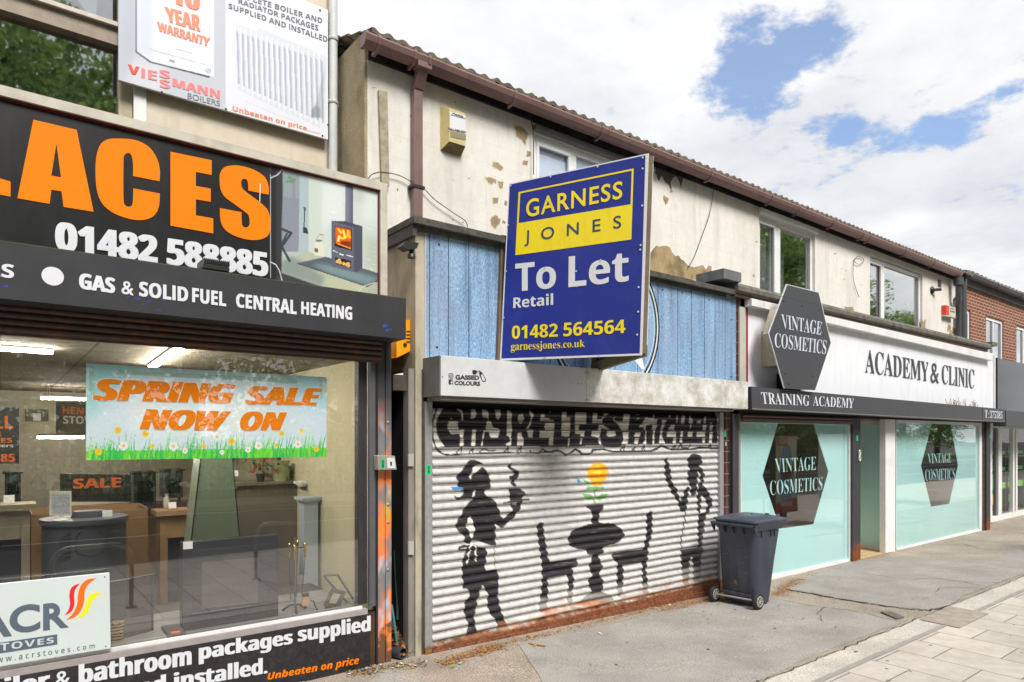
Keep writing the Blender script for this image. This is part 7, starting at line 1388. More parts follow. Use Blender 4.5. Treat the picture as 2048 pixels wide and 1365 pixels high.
for y, sgn in ((yb - .0, -1), (ya, 1)):
    g = MB().use(TYRE); g.lathe((xw, y, gz(xw, y) + .10), [(.062, -.022), (.088, -.026), (.10, -.014), (.10, .014), (.088, .026), (.062, .022)], 28, 'y'); w_ = g.build('wheel', wb_)
    g = MB().use(RIM); c = Vector((xw, y - .026, gz(xw, y) + .10)); g.lathe(c, [(.018, .03), (.018, -.006)], 12, 'y')
    for k in range(8): th = 2 * math.pi * k / 8; d_ = Vector((math.cos(th), 0, math.sin(th))); bar(g, c + d_ * .014 , c + d_ * .062, .009, .012)
    vs = [c + Vector((.060 * math.cos(2 * math.pi * k / 28), 0, .060 * math.sin(2 * math.pi * k / 28))) for k in range(28)]; g.tube(vs + [vs[0]], .007, 6, cap=False); g.use(TYRE); g.lathe((xw, y, gz(xw, y) + .10), [(.064, -.012), (.001, -.012)], 20, 'y'); g.build('rim', w_)
g = MB().use(RIM); g.tube([(xw, ya + .02, gz(xw, ya) + .10), (xw, yb + .03, gz(xw, yb) + .10)], .012, 8); g.build('axle', wb_)
# ================================================================ signs in and on the display window
pf = PY(.082)
bn = empty('sale_banner', pf(412, 915), 'wide spring sale banner with grass and daisies taped inside the display window', 'banner')
qb = [(172, 727), (653, 755), (653, 914), (172, 921)]
cv = Canvas(165, 720, 660, 928, 3, 'c3d3dc')
cv.fill([(165, 720), (300, 720), (240, 770), (190, 830), (165, 850)], '86c2c2', .8, 14); cv.fill([(540, 740), (660, 740), (660, 830), (600, 800)], '9fd0da', .8, 12); cv.fill([(250, 725), (600, 745), (600, 765), (250, 748)], 'a3ced0', .6, 6); cv.fill([(250, 760), (520, 780), (500, 880), (260, 870)], 'd5dfe9', .7, 14)
cv.fill([(232, 740), (590, 758), (604, 763), (590, 768), (232, 748)], '97b5ae', .9); cv.fill([(178, 733), (188, 733), (189, 791), (179, 791)], '8fb3ab', .9); cv.fill([(638, 757), (645, 757), (645, 799), (640, 799)], '9fbfba', .9)
rn = random.Random(5); cv.fill([(165, 903), (660, 896), (660, 930), (165, 930)], '5ac83a')
for k in range(520):
    x = rn.uniform(168, 656); h = rn.choice((rn.uniform(18, 40), rn.uniform(30, 66))) ; bx = rn.uniform(-12, 12); w_ = rn.uniform(1.5, 5) * (1 if h < 32 else .55); base = 924
    c_ = rn.choice(('18b353', '3fc23a', '6ccb35', '2aa84a', '86d23c', '19a85a')); cv.fill([(x - w_ / 2, base), (x - w_ * .35 + bx * .25, base - h * .55), (x + bx, base - h), (x + w_ * .35 + bx * .3, base - h * .5), (x + w_ / 2, base)], c_, .95)
def flower(x, y, r, pet, cen):
    for k in range(8 if pet == 'f2c020' else 5):
        n_ = 8 if pet == 'f2c020' else 5; a = 2 * math.pi * k / n_ + .3; cv.ell(x + r * .55 * math.cos(a), y + r * .55 * math.sin(a), r * (.34 if n_ == 8 else .48), r * (.34 if n_ == 8 else .48), pet, 1, 0, 10)
    cv.ell(x, y, r * .35, r * .35, cen, 1, 0, 10)
for (x, y, r) in ((236, 861, 8), (291, 868, 8), (197, 904, 8.5), (304, 893, 5.5), (407, 893, 5.5), (463, 883, 8), (424, 852, 4), (563, 868, 6), (604, 863, 6.5), (553, 891, 4.5), (633, 899, 6.5)): flower(x, y, r, 'f2c020', 'e8a020')
for (x, y, r) in ((247, 892, 9.5), (347, 893, 9.5), (370, 902, 6), (434, 874, 8), (444, 905, 5), (496, 900, 6), (517, 892, 8), (596, 889, 8)): flower(x, y, r, 'f2f4f6', 'e0b060')
cv.img = np.clip(cv.img * 1.28, 0, .93)
flat_grid('printed_sheet', qb, pf, OUT, .0, 420, 150, cv, ATTM, bn)
cS1 = lambda l: crop(l, 160, 720, 6.5); cS2 = lambda l: crop(l, 400, 740, 7.185)
def banner(words, mat, grow, lift, nm):
    g = MB().use(mat)
    for b_, q, sm in words:
        d = grow; q = [(q[0][0] - d, q[0][1] - d), (q[1][0] + d, q[1][1] - d), (q[2][0] + d, q[2][1] + d), (q[3][0] - d, q[3][1] + d)]; g.text(F(b_, 'ital'), q, pf, OUT, lift, .0006, smear=sm, off=.012 if grow else 0, smear_v=.0)
    g.build(nm, bn)
WD = [('SPRING', [(187, 757), (471, 769), (468, 808), (186, 801)], .10), ('SALE', [(491, 772), (645, 777), (641, 812), (490, 809)], .10), ('NOW', [(281, 818), (463, 823), (452, 862), (279, 859)], .10), ('ON', [(481, 823), (574, 825), (568, 861), (479, 862)], .10)]
WD = [(a, b, .12) for a, b, c in WD]
banner(WD, M('banner_white', 'eef0f2', .6, var=0), 1.5, .0008, 'letter_outline'); banner(WD, M('banner_orange', 'f28604', .6, var=.02, vs=9, spec=.2), 0, .0030, 'lettering')
# stove maker's panel resting at the foot of the glass
ac = empty('stove_panel', PY(.03)(110, 1300), 'white metal stove panel with grey initials and a three colour flame, bottom left of window', 'sign panel')
pf = PY(-.022); cA_ = lambda l: crop(l, 0, 1120, 5.573)
g = MB().use(M('panel_alu', 'ccd6d6', .35, metal=.1, var=.03, vs=2, bump=.05, bs=20)); z0a, z1a = [pf(220, 1297), pf(219, 1146)]; 
g.prism([pf(*p) for p in ((-70, 1175), (219, 1146), (221.5, 1297), (-70, 1345))], (0, .02, 0)); g.build('panel', ac, bevel=.002)
GRB = M('slate_print', '54616f', .35, var=.05); g = MB().use(GRB)
g.text('A', cA_([(-240, 545), (55, 500), (135, 850), (-300, 900)]), pf, OUT, .001, .0008, off=.03); g.text('C', cA_([(105, 520), (445, 480), (450, 790), (105, 835)]), pf, OUT, .001, .0008, off=.035); g.text('R', cA_([(480, 492), (720, 462), (768, 752), (480, 792)]), pf, OUT, .001, .0008, off=.035)
g.poly(cA_([(-350, 975), (638, 830), (638, 945), (-350, 1100)]), pf, OUT, .001); g.use(M('pale_on_slate', 'c3cdd2', .4)); g.text(F('STOVES', 'sans'), cA_([(-110, 945), (600, 862), (600, 925), (-110, 1035)]), pf, OUT, .0018, .0006, space=1.15)
g.use(GRB); g.text(F('www.acrstoves.com', 'light'), cA_([(-130, 1100), (1055, 935), (1055, 985), (-130, 1165)]), pf, OUT, .001, .0006, space=1.7, off=.012)
g.use(M('flame_red', 'd8222a', .35)); g.poly(crom(cA_([(720, 617, 1), (762, 560), (780, 490), (772, 400), (790, 320), (840, 280), (890, 265, 1), (840, 330), (825, 400), (830, 480), (808, 560), (765, 600)]), 4), pf, OUT, .001)
g.use(M('flame_orange', 'fa6a10', .35)); g.poly(crom(cA_([(733, 677, 1), (810, 600), (858, 500), (870, 380), (905, 280), (975, 220), (1075, 205, 1), (990, 270), (945, 350), (938, 460), (905, 560), (840, 635)]), 4), pf, OUT, .001)
g.use(M('flame_yellow', 'f3de10', .35)); g.poly(crom(cA_([(842, 657, 1), (915, 590), (955, 500), (980, 420), (1040, 370), (1135, 362, 1), (1060, 420), (1015, 490), (985, 570), (930, 630)]), 4), pf, OUT, .001)
g.use(BLACK); 
for (x, y) in ((1168, 192), (1179, 965)): g.poly(crom(cA_([(x - 9, y), (x, y - 9), (x + 9, y), (x, y + 9)]), 3), pf, OUT, .001)
g.build('lettering', ac)

# ================================================================ things in the display
ZL = zs - .03
def foot(px, Y): return X(px, Y)
STV = M('stove_iron', '3b3d42', .5, var=.08, vs=6); GLD = M('glass_dark', '2a2d33', .08, spec=.7); WOOD = M('light_wood', '9c7d55', .6, var=.12, vs=4); CARD = M('cardboard', '8a6a45', .85, var=.1, vs=3)
def thing(name, px, Y, z, label, cat): return empty(name, (X(px, Y), Y, z), label, cat)
# big oval stove with round door
t = thing('wood_stove', 180, 1.0, .2, 'large grey iron stove with a circular door outline behind the mesh screen', 'stove'); Ys = .8
x0, x1 = X(86, Ys), X(262, Ys); zt_ = Z(175, 1043, Ys); cx_, hw = (x0 + x1) / 2, (x1 - x0) / 2
def oval(cx, cy, rx, ry, z, n=28): return [(cx + rx * math.cos(2 * math.pi * k / n), cy + ry * math.sin(2 * math.pi * k / n), z) for k in range(n)]
g = MB().use(STV); loft(g, [oval(cx_, Ys + .25, hw, .26, ZL), oval(cx_, Ys + .25, hw, .26, zt_ - .03)]); g.build('body', t); g = MB().use(STV); loft(g, [oval(cx_, Ys + .25, hw * 1.06, .29, zt_ - .03), oval(cx_, Ys + .25, hw * 1.06, .29, zt_ + .01)]); loft(g, [oval(cx_ + .03, Ys + .25, .13, .1, zt_ + .01), oval(cx_ + .03, Ys + .25, .11, .09, zt_ + .06)]); g.build('top_plate', t)
g = MB().use(BLACK); rr_ = .105; c = PY(Ys - .012)(180, 1085); vs = [c + Vector((rr_ * math.cos(2 * math.pi * k / 40), 0, rr_ * math.sin(2 * math.pi * k / 40))) for k in range(40)]; g.tube(vs + [vs[0]], .003, 5, cap=False)
for sx in (-1, 1):
    for k in range(6): zz_ = c.z + .09 - k * .035; a = c.x + sx * (.125); g.box(a, a + sx * .08, Ys - .012, Ys - .0, zz_, zz_ + .006)
g.build('door_trim', t)
# curved mesh screen
t = thing('spark_screen', 185, .3, ZL, 'curved dark mesh fire screen standing low in the display window', 'fire screen')
m = M('mesh_dark', '2c2b30', .7, var=.1); m.node_tree.nodes['Principled BSDF'].inputs['Alpha'].default_value = .72
Yf = .42; g = MB().use(m); vs = []; n = 24; xa_, xb_ = X(64, Yf), X(305, Yf)
for k in range(n + 1): u = k / n; y = Yf - .12 * math.sin(u * math.pi); x = xa_ + (xb_ - xa_) * u; vs += [(x, y, ZL), (x, y, ZL + .43)]
g.add(vs, [(2 * k, 2 * k + 2, 2 * k + 3, 2 * k + 1) for k in range(n)], True); g.build('mesh', t); g = MB().use(BLACK); g.tube([vs[2 * k + 1] for k in range(n + 1)], .008, 6); g.tube([vs[2 * k] for k in range(n + 1)], .008, 6); g.tube([vs[0], vs[1]], .008, 6); g.tube([vs[-2], vs[-1]], .008, 6); g.build('rim', t)
# tapered grey-green hood
t = thing('flue_hood', 435, 1.2, .2, 'tall tapering grey green glass hood rising behind the black fire', 'hood'); HD = M('hood_green', '7f8c78', .35, var=.05)
Yh = 1.1; A_ = [PY(Yh)(*p) for p in ((403, 905), (464, 905), (484, 1130), (377, 1130))]; g = MB().use(HD); g.prism(A_, (0, .28, 0)); g.build('panel', t); g = MB().use(BLACK); g.tube([A_[0], A_[3]], .007, 5); g.tube([A_[1], A_[2]], .007, 5); g.build('edge', t)
# black inset electric fire
t = thing('inset_fire', 460, .3, ZL, 'wide black framed inset fire with vent grille and a price label, leaning in the window', 'fire')
Yi = .24; q = [PY(Yi)(*p) for p in ((364, 1086), (557, 1069), (557, 1234), (364, 1262))]; g = MB().use(M('fire_black', '303136', .25, var=.08, vs=4)); dz = Vector((0, .09, 0))
def inner(a, b_, c_, d_): return [PY(Yi)(*p) for p in ((a, b_), (c_, b_ - (c_ - a) * .085), (c_, d_ - (c_ - a) * .14), (a, d_))]
g.prism(q, dz); g.build('frame', t, bevel=.006)
g = MB().use(GLD); w4 = [PY(Yi)(*p) for p in ((384, 1122), (541, 1106), (541, 1204), (384, 1223))]; g.prism([p + OUT * .004 for p in w4], (0, .003, 0)); g.use(M('fire_bed', '4f4c4a', .5, var=.2, vs=8)); w5 = [PY(Yi)(*p) for p in ((403, 1125), (516, 1115), (516, 1205), (403, 1218))]; g.prism([p + OUT * .008 for p in w5], (0, .003, 0)); g.build('window', t)
g = MB().use(STV)
for k in range(7): a = PY(Yi)(384, 1102 + k * 2.4); b_ = PY(Yi)(541, 1087 + k * 2.3); g.tube([a + OUT * .006, b_ + OUT * .006], .003, 4)
a = PY(Yi)(382, 1228); b_ = PY(Yi)(541, 1206); g.tube([a + OUT * .02, b_ + OUT * .02], .006, 6); g.build('grille', t)
g = MB().use(WHITE); l4 = [PY(Yi)(*p) for p in ((366, 1084), (385, 1083), (385, 1098), (366, 1099))]; g.prism([p + OUT * .006 for p in l4], (0, .002, 0)); g.build('price_label', t)
# slate hearth sample with an orange leaflet
t = thing('hearth_sample', 365, .15, ZL, 'dark hearth sample with a small orange leaflet at the foot of the black fire', 'hearth sample'); g = MB().use(STV); g.box(X(338, .1), X(372, .1), .1, .4, ZL, ZL + .03); g.build('slab', t); g = MB().use(M('orange_leaflet', 'c9582c', .6)); g.box(X(344, .1), X(362, .1), .11, .16, ZL + .031, ZL + .034); g.build('leaflet', t)
# companion set
t = thing('companion_set', 592, .3, ZL, 'brass handled fireside companion set on a dark tripod base', 'companion set'); Yc = .3
BRS = M('brass', 'b59a5a', .25, metal=.9, var=.1); STL = M('steel_rod', '8a8a8e', .3, metal=.8); c0x = X(590, Yc); ztp = Z(590, 1086, Yc)
g = MB().use(STL); g.tube([(c0x, Yc, ZL + .05), (c0x, Yc, ztp + .04)], .011, 10); g.build('stem', t)
for i, (px, dy, py) in enumerate(((579, .03, 1086), (589, -.04, 1090), (595, .05, 1080), (610, 0, 1085))):
    x = X(px, Yc + dy); z = Z(px, py + 30, Yc + dy); g = MB().use(BRS); g.lathe((x, Yc + dy, z), [(.007, 0), (.011, .01), (.008, .03), (.014, .07), (.008, .09), (.017, .105), (.012, .122), (.002, .128)], 12); g.use(BLACK); g.tube([(x, Yc + dy, z), (c0x + (x - c0x) * .7, Yc + dy, ZL + (.14 if i % 2 else .10))], .004, 6); g.build('tool', t)
g = MB().use(BLACK); g.tube([(X(576, Yc), Yc, ztp - .045), (X(613, Yc), Yc, ztp - .045)], .006, 6)
for a in (0.3, 2.4, 4.5): g.tube([(c0x, Yc, ZL + .06), (c0x + .05 * math.cos(a), Yc + .05 * math.sin(a), ZL + .05), (c0x + .11 * math.cos(a), Yc + .11 * math.sin(a), ZL + .008)], .010, 8)
g.build('base', t); g = MB().use(M('brush_bristle', 'b08a68', .9)); x = X(611, Yc); g.prism([(x - .03, Yc, ZL + .03), (x + .035, Yc, ZL + .03), (x + .025, Yc, ZL + .11), (x - .02, Yc, ZL + .11)], (0, .03, 0)); g.use(BLACK); g.box(x - .025, x + .03, Yc, Yc + .03, ZL + .11, ZL + .14); g.build('brush', t)
# spare floodlight and frame
t = thing('floodlight', 672, .25, ZL, 'grey floodlight with a coiled lead lying in the right corner of the display window', 'floodlight'); Yq = .22
g = MB().use(M('flood_grey', '4a4843', .6)); g.prism([PY(Yq)(*p) for p in ((668, 1177), (692, 1184), (678, 1222), (650, 1213))], (0, .05, 0)); g.build('body', t, bevel=.006); g = MB().use(M('flood_glass', '9a9a84', .25)); g.prism([PY(Yq - .003)(*p) for p in ((667, 1186), (681, 1189), (672, 1208), (658, 1207))], (0, .002, 0)); g.build('lens', t)
g = MB().use(BLACK); g.tube([PY(Yq)(*p) for p in ((654, 1215), (645, 1223), (636, 1222), (630, 1212), (628, 1203), (621, 1201))], .006, 6); g.build('lead', t)
t = thing('photo_stand', 685, .3, ZL, 'empty dark frame leaning back behind the spare floodlight', 'frame'); g = MB().use(M('frame_grey', '55544f', .5)); fr_ = [PY(.3)(*p) for p in ((648, 1152), (675, 1150), (712, 1207), (700, 1212))]
for a, b_ in zip(fr_, fr_[1:] + fr_[:1]): g.tube([a, b_], .010, 6)
g.build('frame', t)
# white surround legs with mantel
def surround(px0, px1, pxm0, pxm1, py0, pyb, Y, label, mat=WHITE):
    t = thing('fire_surround', (px0 + px1) / 2, Y, .1, label, 'fire surround'); g = MB().use(mat); g.box(X(px0, Y), X(px1, Y), Y, Y + .14, .05, Z(px0, py0 + 10, Y)); g.build('upright', t); g = MB().use(mat); z = Z(px0, py0, Y); g.box(X(pxm0, Y), X(pxm1, Y), Y - .03, Y + .2, z - .028, z); g.box(X(pxm0 + 3, Y), X(pxm1 - 3, Y), Y - .015, Y + .18, z - .05, z - .029); g.build('mantel', t); return t
surround(608, 636, 602, 642, 996, 1190, 1.35, 'narrow white fire surround upright with a stepped cap, right of the brass tools', M('surround_blue', 'a9b4bd', .5, var=.04))
t = surround(657, 683, 600, 686, 962, 1150, 1.75, 'white surround upright carrying a long dark shelf of plants and baskets', WHITE)
# long grey shelf unit with pots
t = thing('shelf_unit', 560, 2.2, .1, 'long low grey brown shelf unit carrying flowers, bucket and basket', 'shelf unit'); Yu = 2.0; zsh = Z(600, 962, Yu)
g = MB().use(M('taupe', '6f665a', .6, var=.08)); g.box(X(380, Yu), X(680, Yu), Yu, Yu + .5, zsh - .03, zsh); g.box(X(400, Yu), X(650, Yu), Yu + .05, Yu + .5, .05, zsh - .03); g.build('top_and_body', t)
t = thing('flower_pot', 520, Yu + .1, zsh, 'small black pot of red flowers on the shelf unit', 'flower pot'); g = MB().use(BLACK); g.lathe((X(521, Yu + .1), Yu + .1, zsh), [(.035, 0), (.05, .09)], 14); g.build('pot', t); g = MB(); rq = random.Random(2); xx = X(521, Yu + .1)
REDF = M('red_petal', 'b0202c', .6); LEAFG = M('leaf_dark_green', '3e6a2c', .8)
for k in range(60): g.use(REDF if k % 3 == 0 else LEAFG); flake(g, xx + rq.gauss(0, .07), Yu + .1 + rq.gauss(0, .05), zsh + .14 + rq.uniform(-.03, .1), .03, rq, 1)
g.build('flowers', t)
t = thing('bucket', 560, Yu + .1, zsh, 'cream metal bucket with dark lettering on the shelf unit', 'bucket'); g = MB().use(M('bucket_cream', '9a9a72', .5)); c = (X(561, Yu + .15), Yu + .15, zsh); g.lathe(c, [(.075, 0), (.10, .22), (.105, .225)], 20); g.build('body', t); g = MB().use(BLACK); g.text(F('LING', 'serif'), [(551, 936), (563, 936), (563, 941), (551, 941)], PY(Yu + .04), OUT, 0, .001); g.build('lettering', t)
WCK = M('wicker', '8a7348', .8, var=.25, vs=30)
def basket(px0, px1, py0, py1, Y, zb_, label, nm='basket'):
    t = thing(nm, (px0 + px1) / 2, Y, zb_, label, 'basket'); g = MB().use(WCK); x0, x1 = X(px0, Y), X(px1, Y); z1 = Z((px0 + px1) / 2, py0, Y); cx = (x0 + x1) / 2; rx = (x1 - x0) / 2; nr = max(5, int((z1 - zb_) / .022)); rq = random.Random(px0)
    for k in range(nr):
        z = zb_ + (z1 - zb_) * k / nr; sc_ = .82 + .18 * k / nr; g.tube([(cx + rx * sc_ * math.cos(a), Y + .12 + rx * .6 * sc_ * math.sin(a), z + rq.uniform(-.004, .004) + .004 * math.sin(9 * a)) for a in [2 * math.pi * j / 18 for j in range(19)]], .009, 5, cap=False)
    g.build('weave', t); g = MB().use(M('basket_dark', '3b2c1c', .9)); loft(g, [oval(cx, Y + .12, rx * .72, rx * .42, zb_, 16), oval(cx, Y + .12, rx * .9, rx * .52, z1 - .02, 16)]); g.build('lining', t)
basket(584, 640, 932, 958, Yu + .1, zsh, 'brown wicker basket at the right end of the shelf unit'); basket(222, 252, 1247, 1292, .16, ZL, 'small wicker log basket beside the stove maker panel')
# wooden mantel pieces
def mantel(px0, px1, py0, Y, label, mat, legw=18):
    t = thing('fire_surround', (px0 + px1) / 2, Y, .1, label, 'fire surround'); x0, x1 = X(px0, Y), X(px1, Y); z = Z(px0, py0, Y); g = MB().use(mat); g.box(x0 - .04, x1 + .04, Y - .05, Y + .25, z - .05, z); g.build('mantel', t); g = MB().use(mat); wl = (x1 - x0) * .2; g.box(x0, x0 + wl, Y, Y + .2, .05, z - .05); g.box(x1 - wl, x1, Y, Y + .2, .05, z - .05); g.box(x0 + wl, x1 - wl, Y + .01, Y + .18, z - .28, z - .05); g.build('frame', t); g = MB().use(STV); g.box(x0 + wl, x1 - wl, Y + .12, Y + .18, .05, z - .28); g.build('fireback', t)
mantel(320, 395, 1022, 2.0, 'light wood surround behind the oval stove', WOOD); mantel(490, 596, 1020, 2.6, 'taupe surround with a framed opening behind the black fire', M('taupe_two', '776a5a', .6)); mantel(-30, 60, 1012, 1.3, 'pale stone surround at the left edge of the window', M('stone_pale', '8f8470', .8, var=.2, vs=6))
# cardboard box
t = thing('cardboard_box', 80, 1.25, .1, 'tall open cardboard box left of the oval stove', 'box'); Yk = 1.35; x0, x1 = X(62, Yk), X(296, Yk); zc = Z(180, 1022, Yk); g = MB().use(CARD); g.box(x0, x0 + .01, Yk, Yk + .5, .1, zc); g.box(x1 - .01, x1, Yk, Yk + .5, .1, zc); g.box(x0 + .01, x1 - .01, Yk, Yk + .01, .1, zc - .01); g.box(x0 + .01, x1 - .01, Yk + .49, Yk + .5, .1, zc); g.build('carton', t)
# price stand
t = thing('price_stand', 120, .75, zt_, 'white framed price list standing on the oval stove', 'price stand'); Yp = .9; zps = Z(175, 1043, .8) + .012; g = MB().use(M('stand_white', 'c9c8b6', .5)); a_, b_, c_, d_ = [PY(Yp)(*p) for p in ((99, 983), (143, 983), (143, 1032), (99, 1032))]
g.prism([a_, b_, c_, d_], (0, .015, 0)); cx_ = (a_.x + b_.x) / 2; g.box(cx_ - .012, cx_ + .012, Yp, Yp + .015, zps + .012, d_.z); g.lathe((cx_, Yp + .008, zps), [(.05, 0), (.045, .008), (.01, .012)], 16); g.build('stand', t); g = MB().use(M('paper_print', 'a3a3a8', .6, var=.2, vs=60)); g.prism([p + OUT * .002 for p in [PY(Yp)(*p) for p in ((103, 988), (139, 988), (139, 1028), (103, 1028))]], (0, .0015, 0)); g.build('sheet', t)
# back wall signs
def flatsign(name, q, Y, base, label, texts, frame=None):
    t = empty(name, PY(Y)(*q[3]), label, 'poster'); g = MB().use(base); g.prism([PY(Y)(*p) for p in q], (0, .02, 0)); g.build('sheet', t)
    if texts:
        g = MB()
        for (b_, qq, mt, stl, sm) in texts: g.use(mt); g.text(F(b_, stl) if stl else b_, qq, PY(Y), OUT, .002, .001, smear=sm)
        g.build('lettering', t)
    return t
DKP = M('poster_dark', '1e1d1b', .5); ORT = M('poster_orange', 'd8641c', .5); PLT = M('poster_pale', 'c9c6be', .5)
flatsign('poster', [(-60, 815), (38, 815), (38, 928), (-60, 928)], 3.0, DKP, 'black poster with orange lettering at the far left of the showroom', [('ALL', [(-40, 832), (26, 832), (26, 858), (-40, 858)], ORT, 'sans', .03), ('THE', [(-40, 864), (2, 864), (2, 872), (-40, 872)], ORT, 'sans', .02), ('PRICES', [(-50, 876), (25, 876), (25, 886), (-50, 886)], ORT, 'sans', .03), ('suppliers', [(-50, 888), (27, 888), (27, 897), (-50, 897)], PLT, 'sans', .03), ('588885', [(-60, 908), (30, 908), (30, 924), (-60, 924)], ORT, 'sans', .04)])
flatsign('poster', [(43, 798), (108, 801), (108, 868), (43, 866)], 3.4, M('poster_cream', 'a9a184', .6), 'pale framed poster of a fireplace near the showroom back wall', [])
g = MB().use(M('poster_photo', '4a4636', .5, var=.5, vs=9)); g.prism([PY(3.39)(*p) for p in ((50, 819), (97, 819), (97, 843), (50, 843))], (0, .005, 0)); g.use(PLT); g.prism([PY(3.38)(*p) for p in ((66, 827), (82, 827), (82, 842), (66, 842))], (0, .005, 0)); g.build('poster_picture', bpy.data.objects['poster.001'])
flatsign('poster', [(112, 804), (215, 806), (215, 870), (112, 868)], 3.8, M('poster_grey', '5a554a', .6), 'grey stove brand poster partly hidden by the sale banner', [('HENLEY', [(125, 814), (205, 816), (205, 830), (125, 828)], ORT, 'sans', .02), ('STOVES', [(126, 832), (206, 834), (206, 849), (126, 848)], PLT, 'sans', .02)])
flatsign('poster', [(120, 948), (262, 950), (262, 1004), (120, 1004)], 3.2, DKP, 'black poster reading SALE in orange low in the showroom', [('SALE', [(146, 958), (242, 955), (242, 975), (146, 978)], ORT, 'sans', .05)])
# ceiling lights
for (a, b_, lab) in (((-160, 690), (107, 702), 'long white tube light on the showroom ceiling nearest the left edge'), ((303, 735), (362, 696), 'white tube light running towards the window above the sale banner')):
    t = None
    A_ = PY(1)(*a); 
    def onceil(px, py, z=2.69): d = raydir(px, py); tt = (z - H) / d.z; return Vector((tt * d.x, -D + tt * d.y, z))
    A_ = onceil(*a); B_ = onceil(*b_); A_.y = min(A_.y, 7.2); B_.y = min(B_.y, 7.2)
    if abs(A_.x - B_.x) > abs(A_.y - B_.y): B_.y = A_.y = (A_.y + B_.y) / 2
    t = empty('ceiling_light', (A_ + B_) / 2, lab, 'ceiling light'); g = MB().use(WHITE); bar(g, A_ + Vector((0, 0, .022)), B_ + Vector((0, 0, .022)), .07, .02); g.build('housing', t); g = MB().use(emis('tube_glow', 'fff6e6', 100)); bar(g, A_, B_, .045, .03); g.build('tube', t)
for i, (a, b_) in enumerate((((82, 797), (172, 799)), ((75, 874), (168, 876)))):
    Yl_ = 6.2 if i == 0 else 5.0; A_ = PY(Yl_)(*a); B_ = PY(Yl_)(*b_); A_.z = B_.z = min((A_.z + B_.z) / 2, 2.6); t = empty('ceiling_light', (A_ + B_) / 2, ('short tube light deep in the showroom just left of the banner' if i == 0 else 'lower short tube light hanging under the grey stove poster'), 'ceiling light'); g = MB().use(WHITE); bar(g, A_ + Vector((0, 0, .03)), B_ + Vector((0, 0, .03)), .06, .02); g.tube([(A_.x + .1, A_.y, A_.z), (A_.x + .1, A_.y, 2.7)], .004, 5); g.build('housing', t); g = MB().use(bpy.data.materials['tube_glow']); bar(g, A_, B_, .04, .03); g.build('tube', t)

# ================================================================ the other side of the street (seen in the glass)
STD = M('stand_steel', '8d8a86', .35, metal=.7, var=.1, vs=6)
def stand(x0, x1, y, label):
    g = MB().use(STD); r = .17; h = .76; P_ = [(x0, y, 0)] + [(x0, y, h - r)] + [(x0 + r - r * math.cos(a), y, h - r + r * math.sin(a)) for a in [math.pi / 2 * k / 6 for k in range(1, 7)]] + [(x1 - r + r * math.sin(a), y, h - r + r * math.cos(a)) for a in [math.pi / 2 * k / 6 for k in range(0, 7)]] + [(x1, y, 0)]
    t = empty('bike_stand', (x0, y, 0), label, 'bike stand', 'bike stands on the footway'); g.tube([Vector(p) + Vector((0, 0, gz(p[0], p[1]))) for p in P_], .025, 12); g.build('hoop', t); g = MB().use(STD); g.lathe((x0, y, gz(x0, y) + .004), [(.06, 0), (.06, .012), (.03, .014)], 14); g.lathe((x1, y, gz(x1, y) + .004), [(.06, 0), (.06, .012), (.03, .014)], 14); g.build('foot_plate', t)
stand(.45, 1.22, -3.38, 'steel bike hoop reflected over the oval stove'); stand(2.85, 3.5, -4.1, 'steel bike hoop reflected over the white surround'); stand(9.2, 9.98, -3.5, 'steel bike hoop reflected in the left clinic window'); stand(14.6, 15.4, -3.5, 'steel bike hoop reflected in the right clinic window')
def leafmat(name, c1, c2):
    m = bpy.data.materials.new(name); m.use_nodes = True; nt = m.node_tree; b = nt.nodes['Principled BSDF']; b.inputs['Roughness'].default_value = .6
    geo = N(nt, 'ShaderNodeNewGeometry'); rp = N(nt, 'ShaderNodeMix', data_type='RGBA'); L(nt, geo.outputs['Random Per Island'], rp.inputs[0]); rp.inputs[6].default_value = lin(c1) + (1,); rp.inputs[7].default_value = lin(c2) + (1,); L(nt, rp.outputs[2], b.inputs['Base Color']); 
    tl = N(nt, 'ShaderNodeBsdfTranslucent'); L(nt, rp.outputs[2], tl.inputs[0]); ms = N(nt, 'ShaderNodeMixShader'); ms.inputs[0].default_value = .45; L(nt, b.outputs[0], ms.inputs[1]); L(nt, tl.outputs[0], ms.inputs[2]); L(nt, ms.outputs[0], nt.nodes['Material Output'].inputs[0])
    return m
LFM = leafmat('tree_leaves', '526f38', '94b060'); BARK = M('bark', '4a4038', .9, var=.3, vs=5, bump=.6, bs=20)
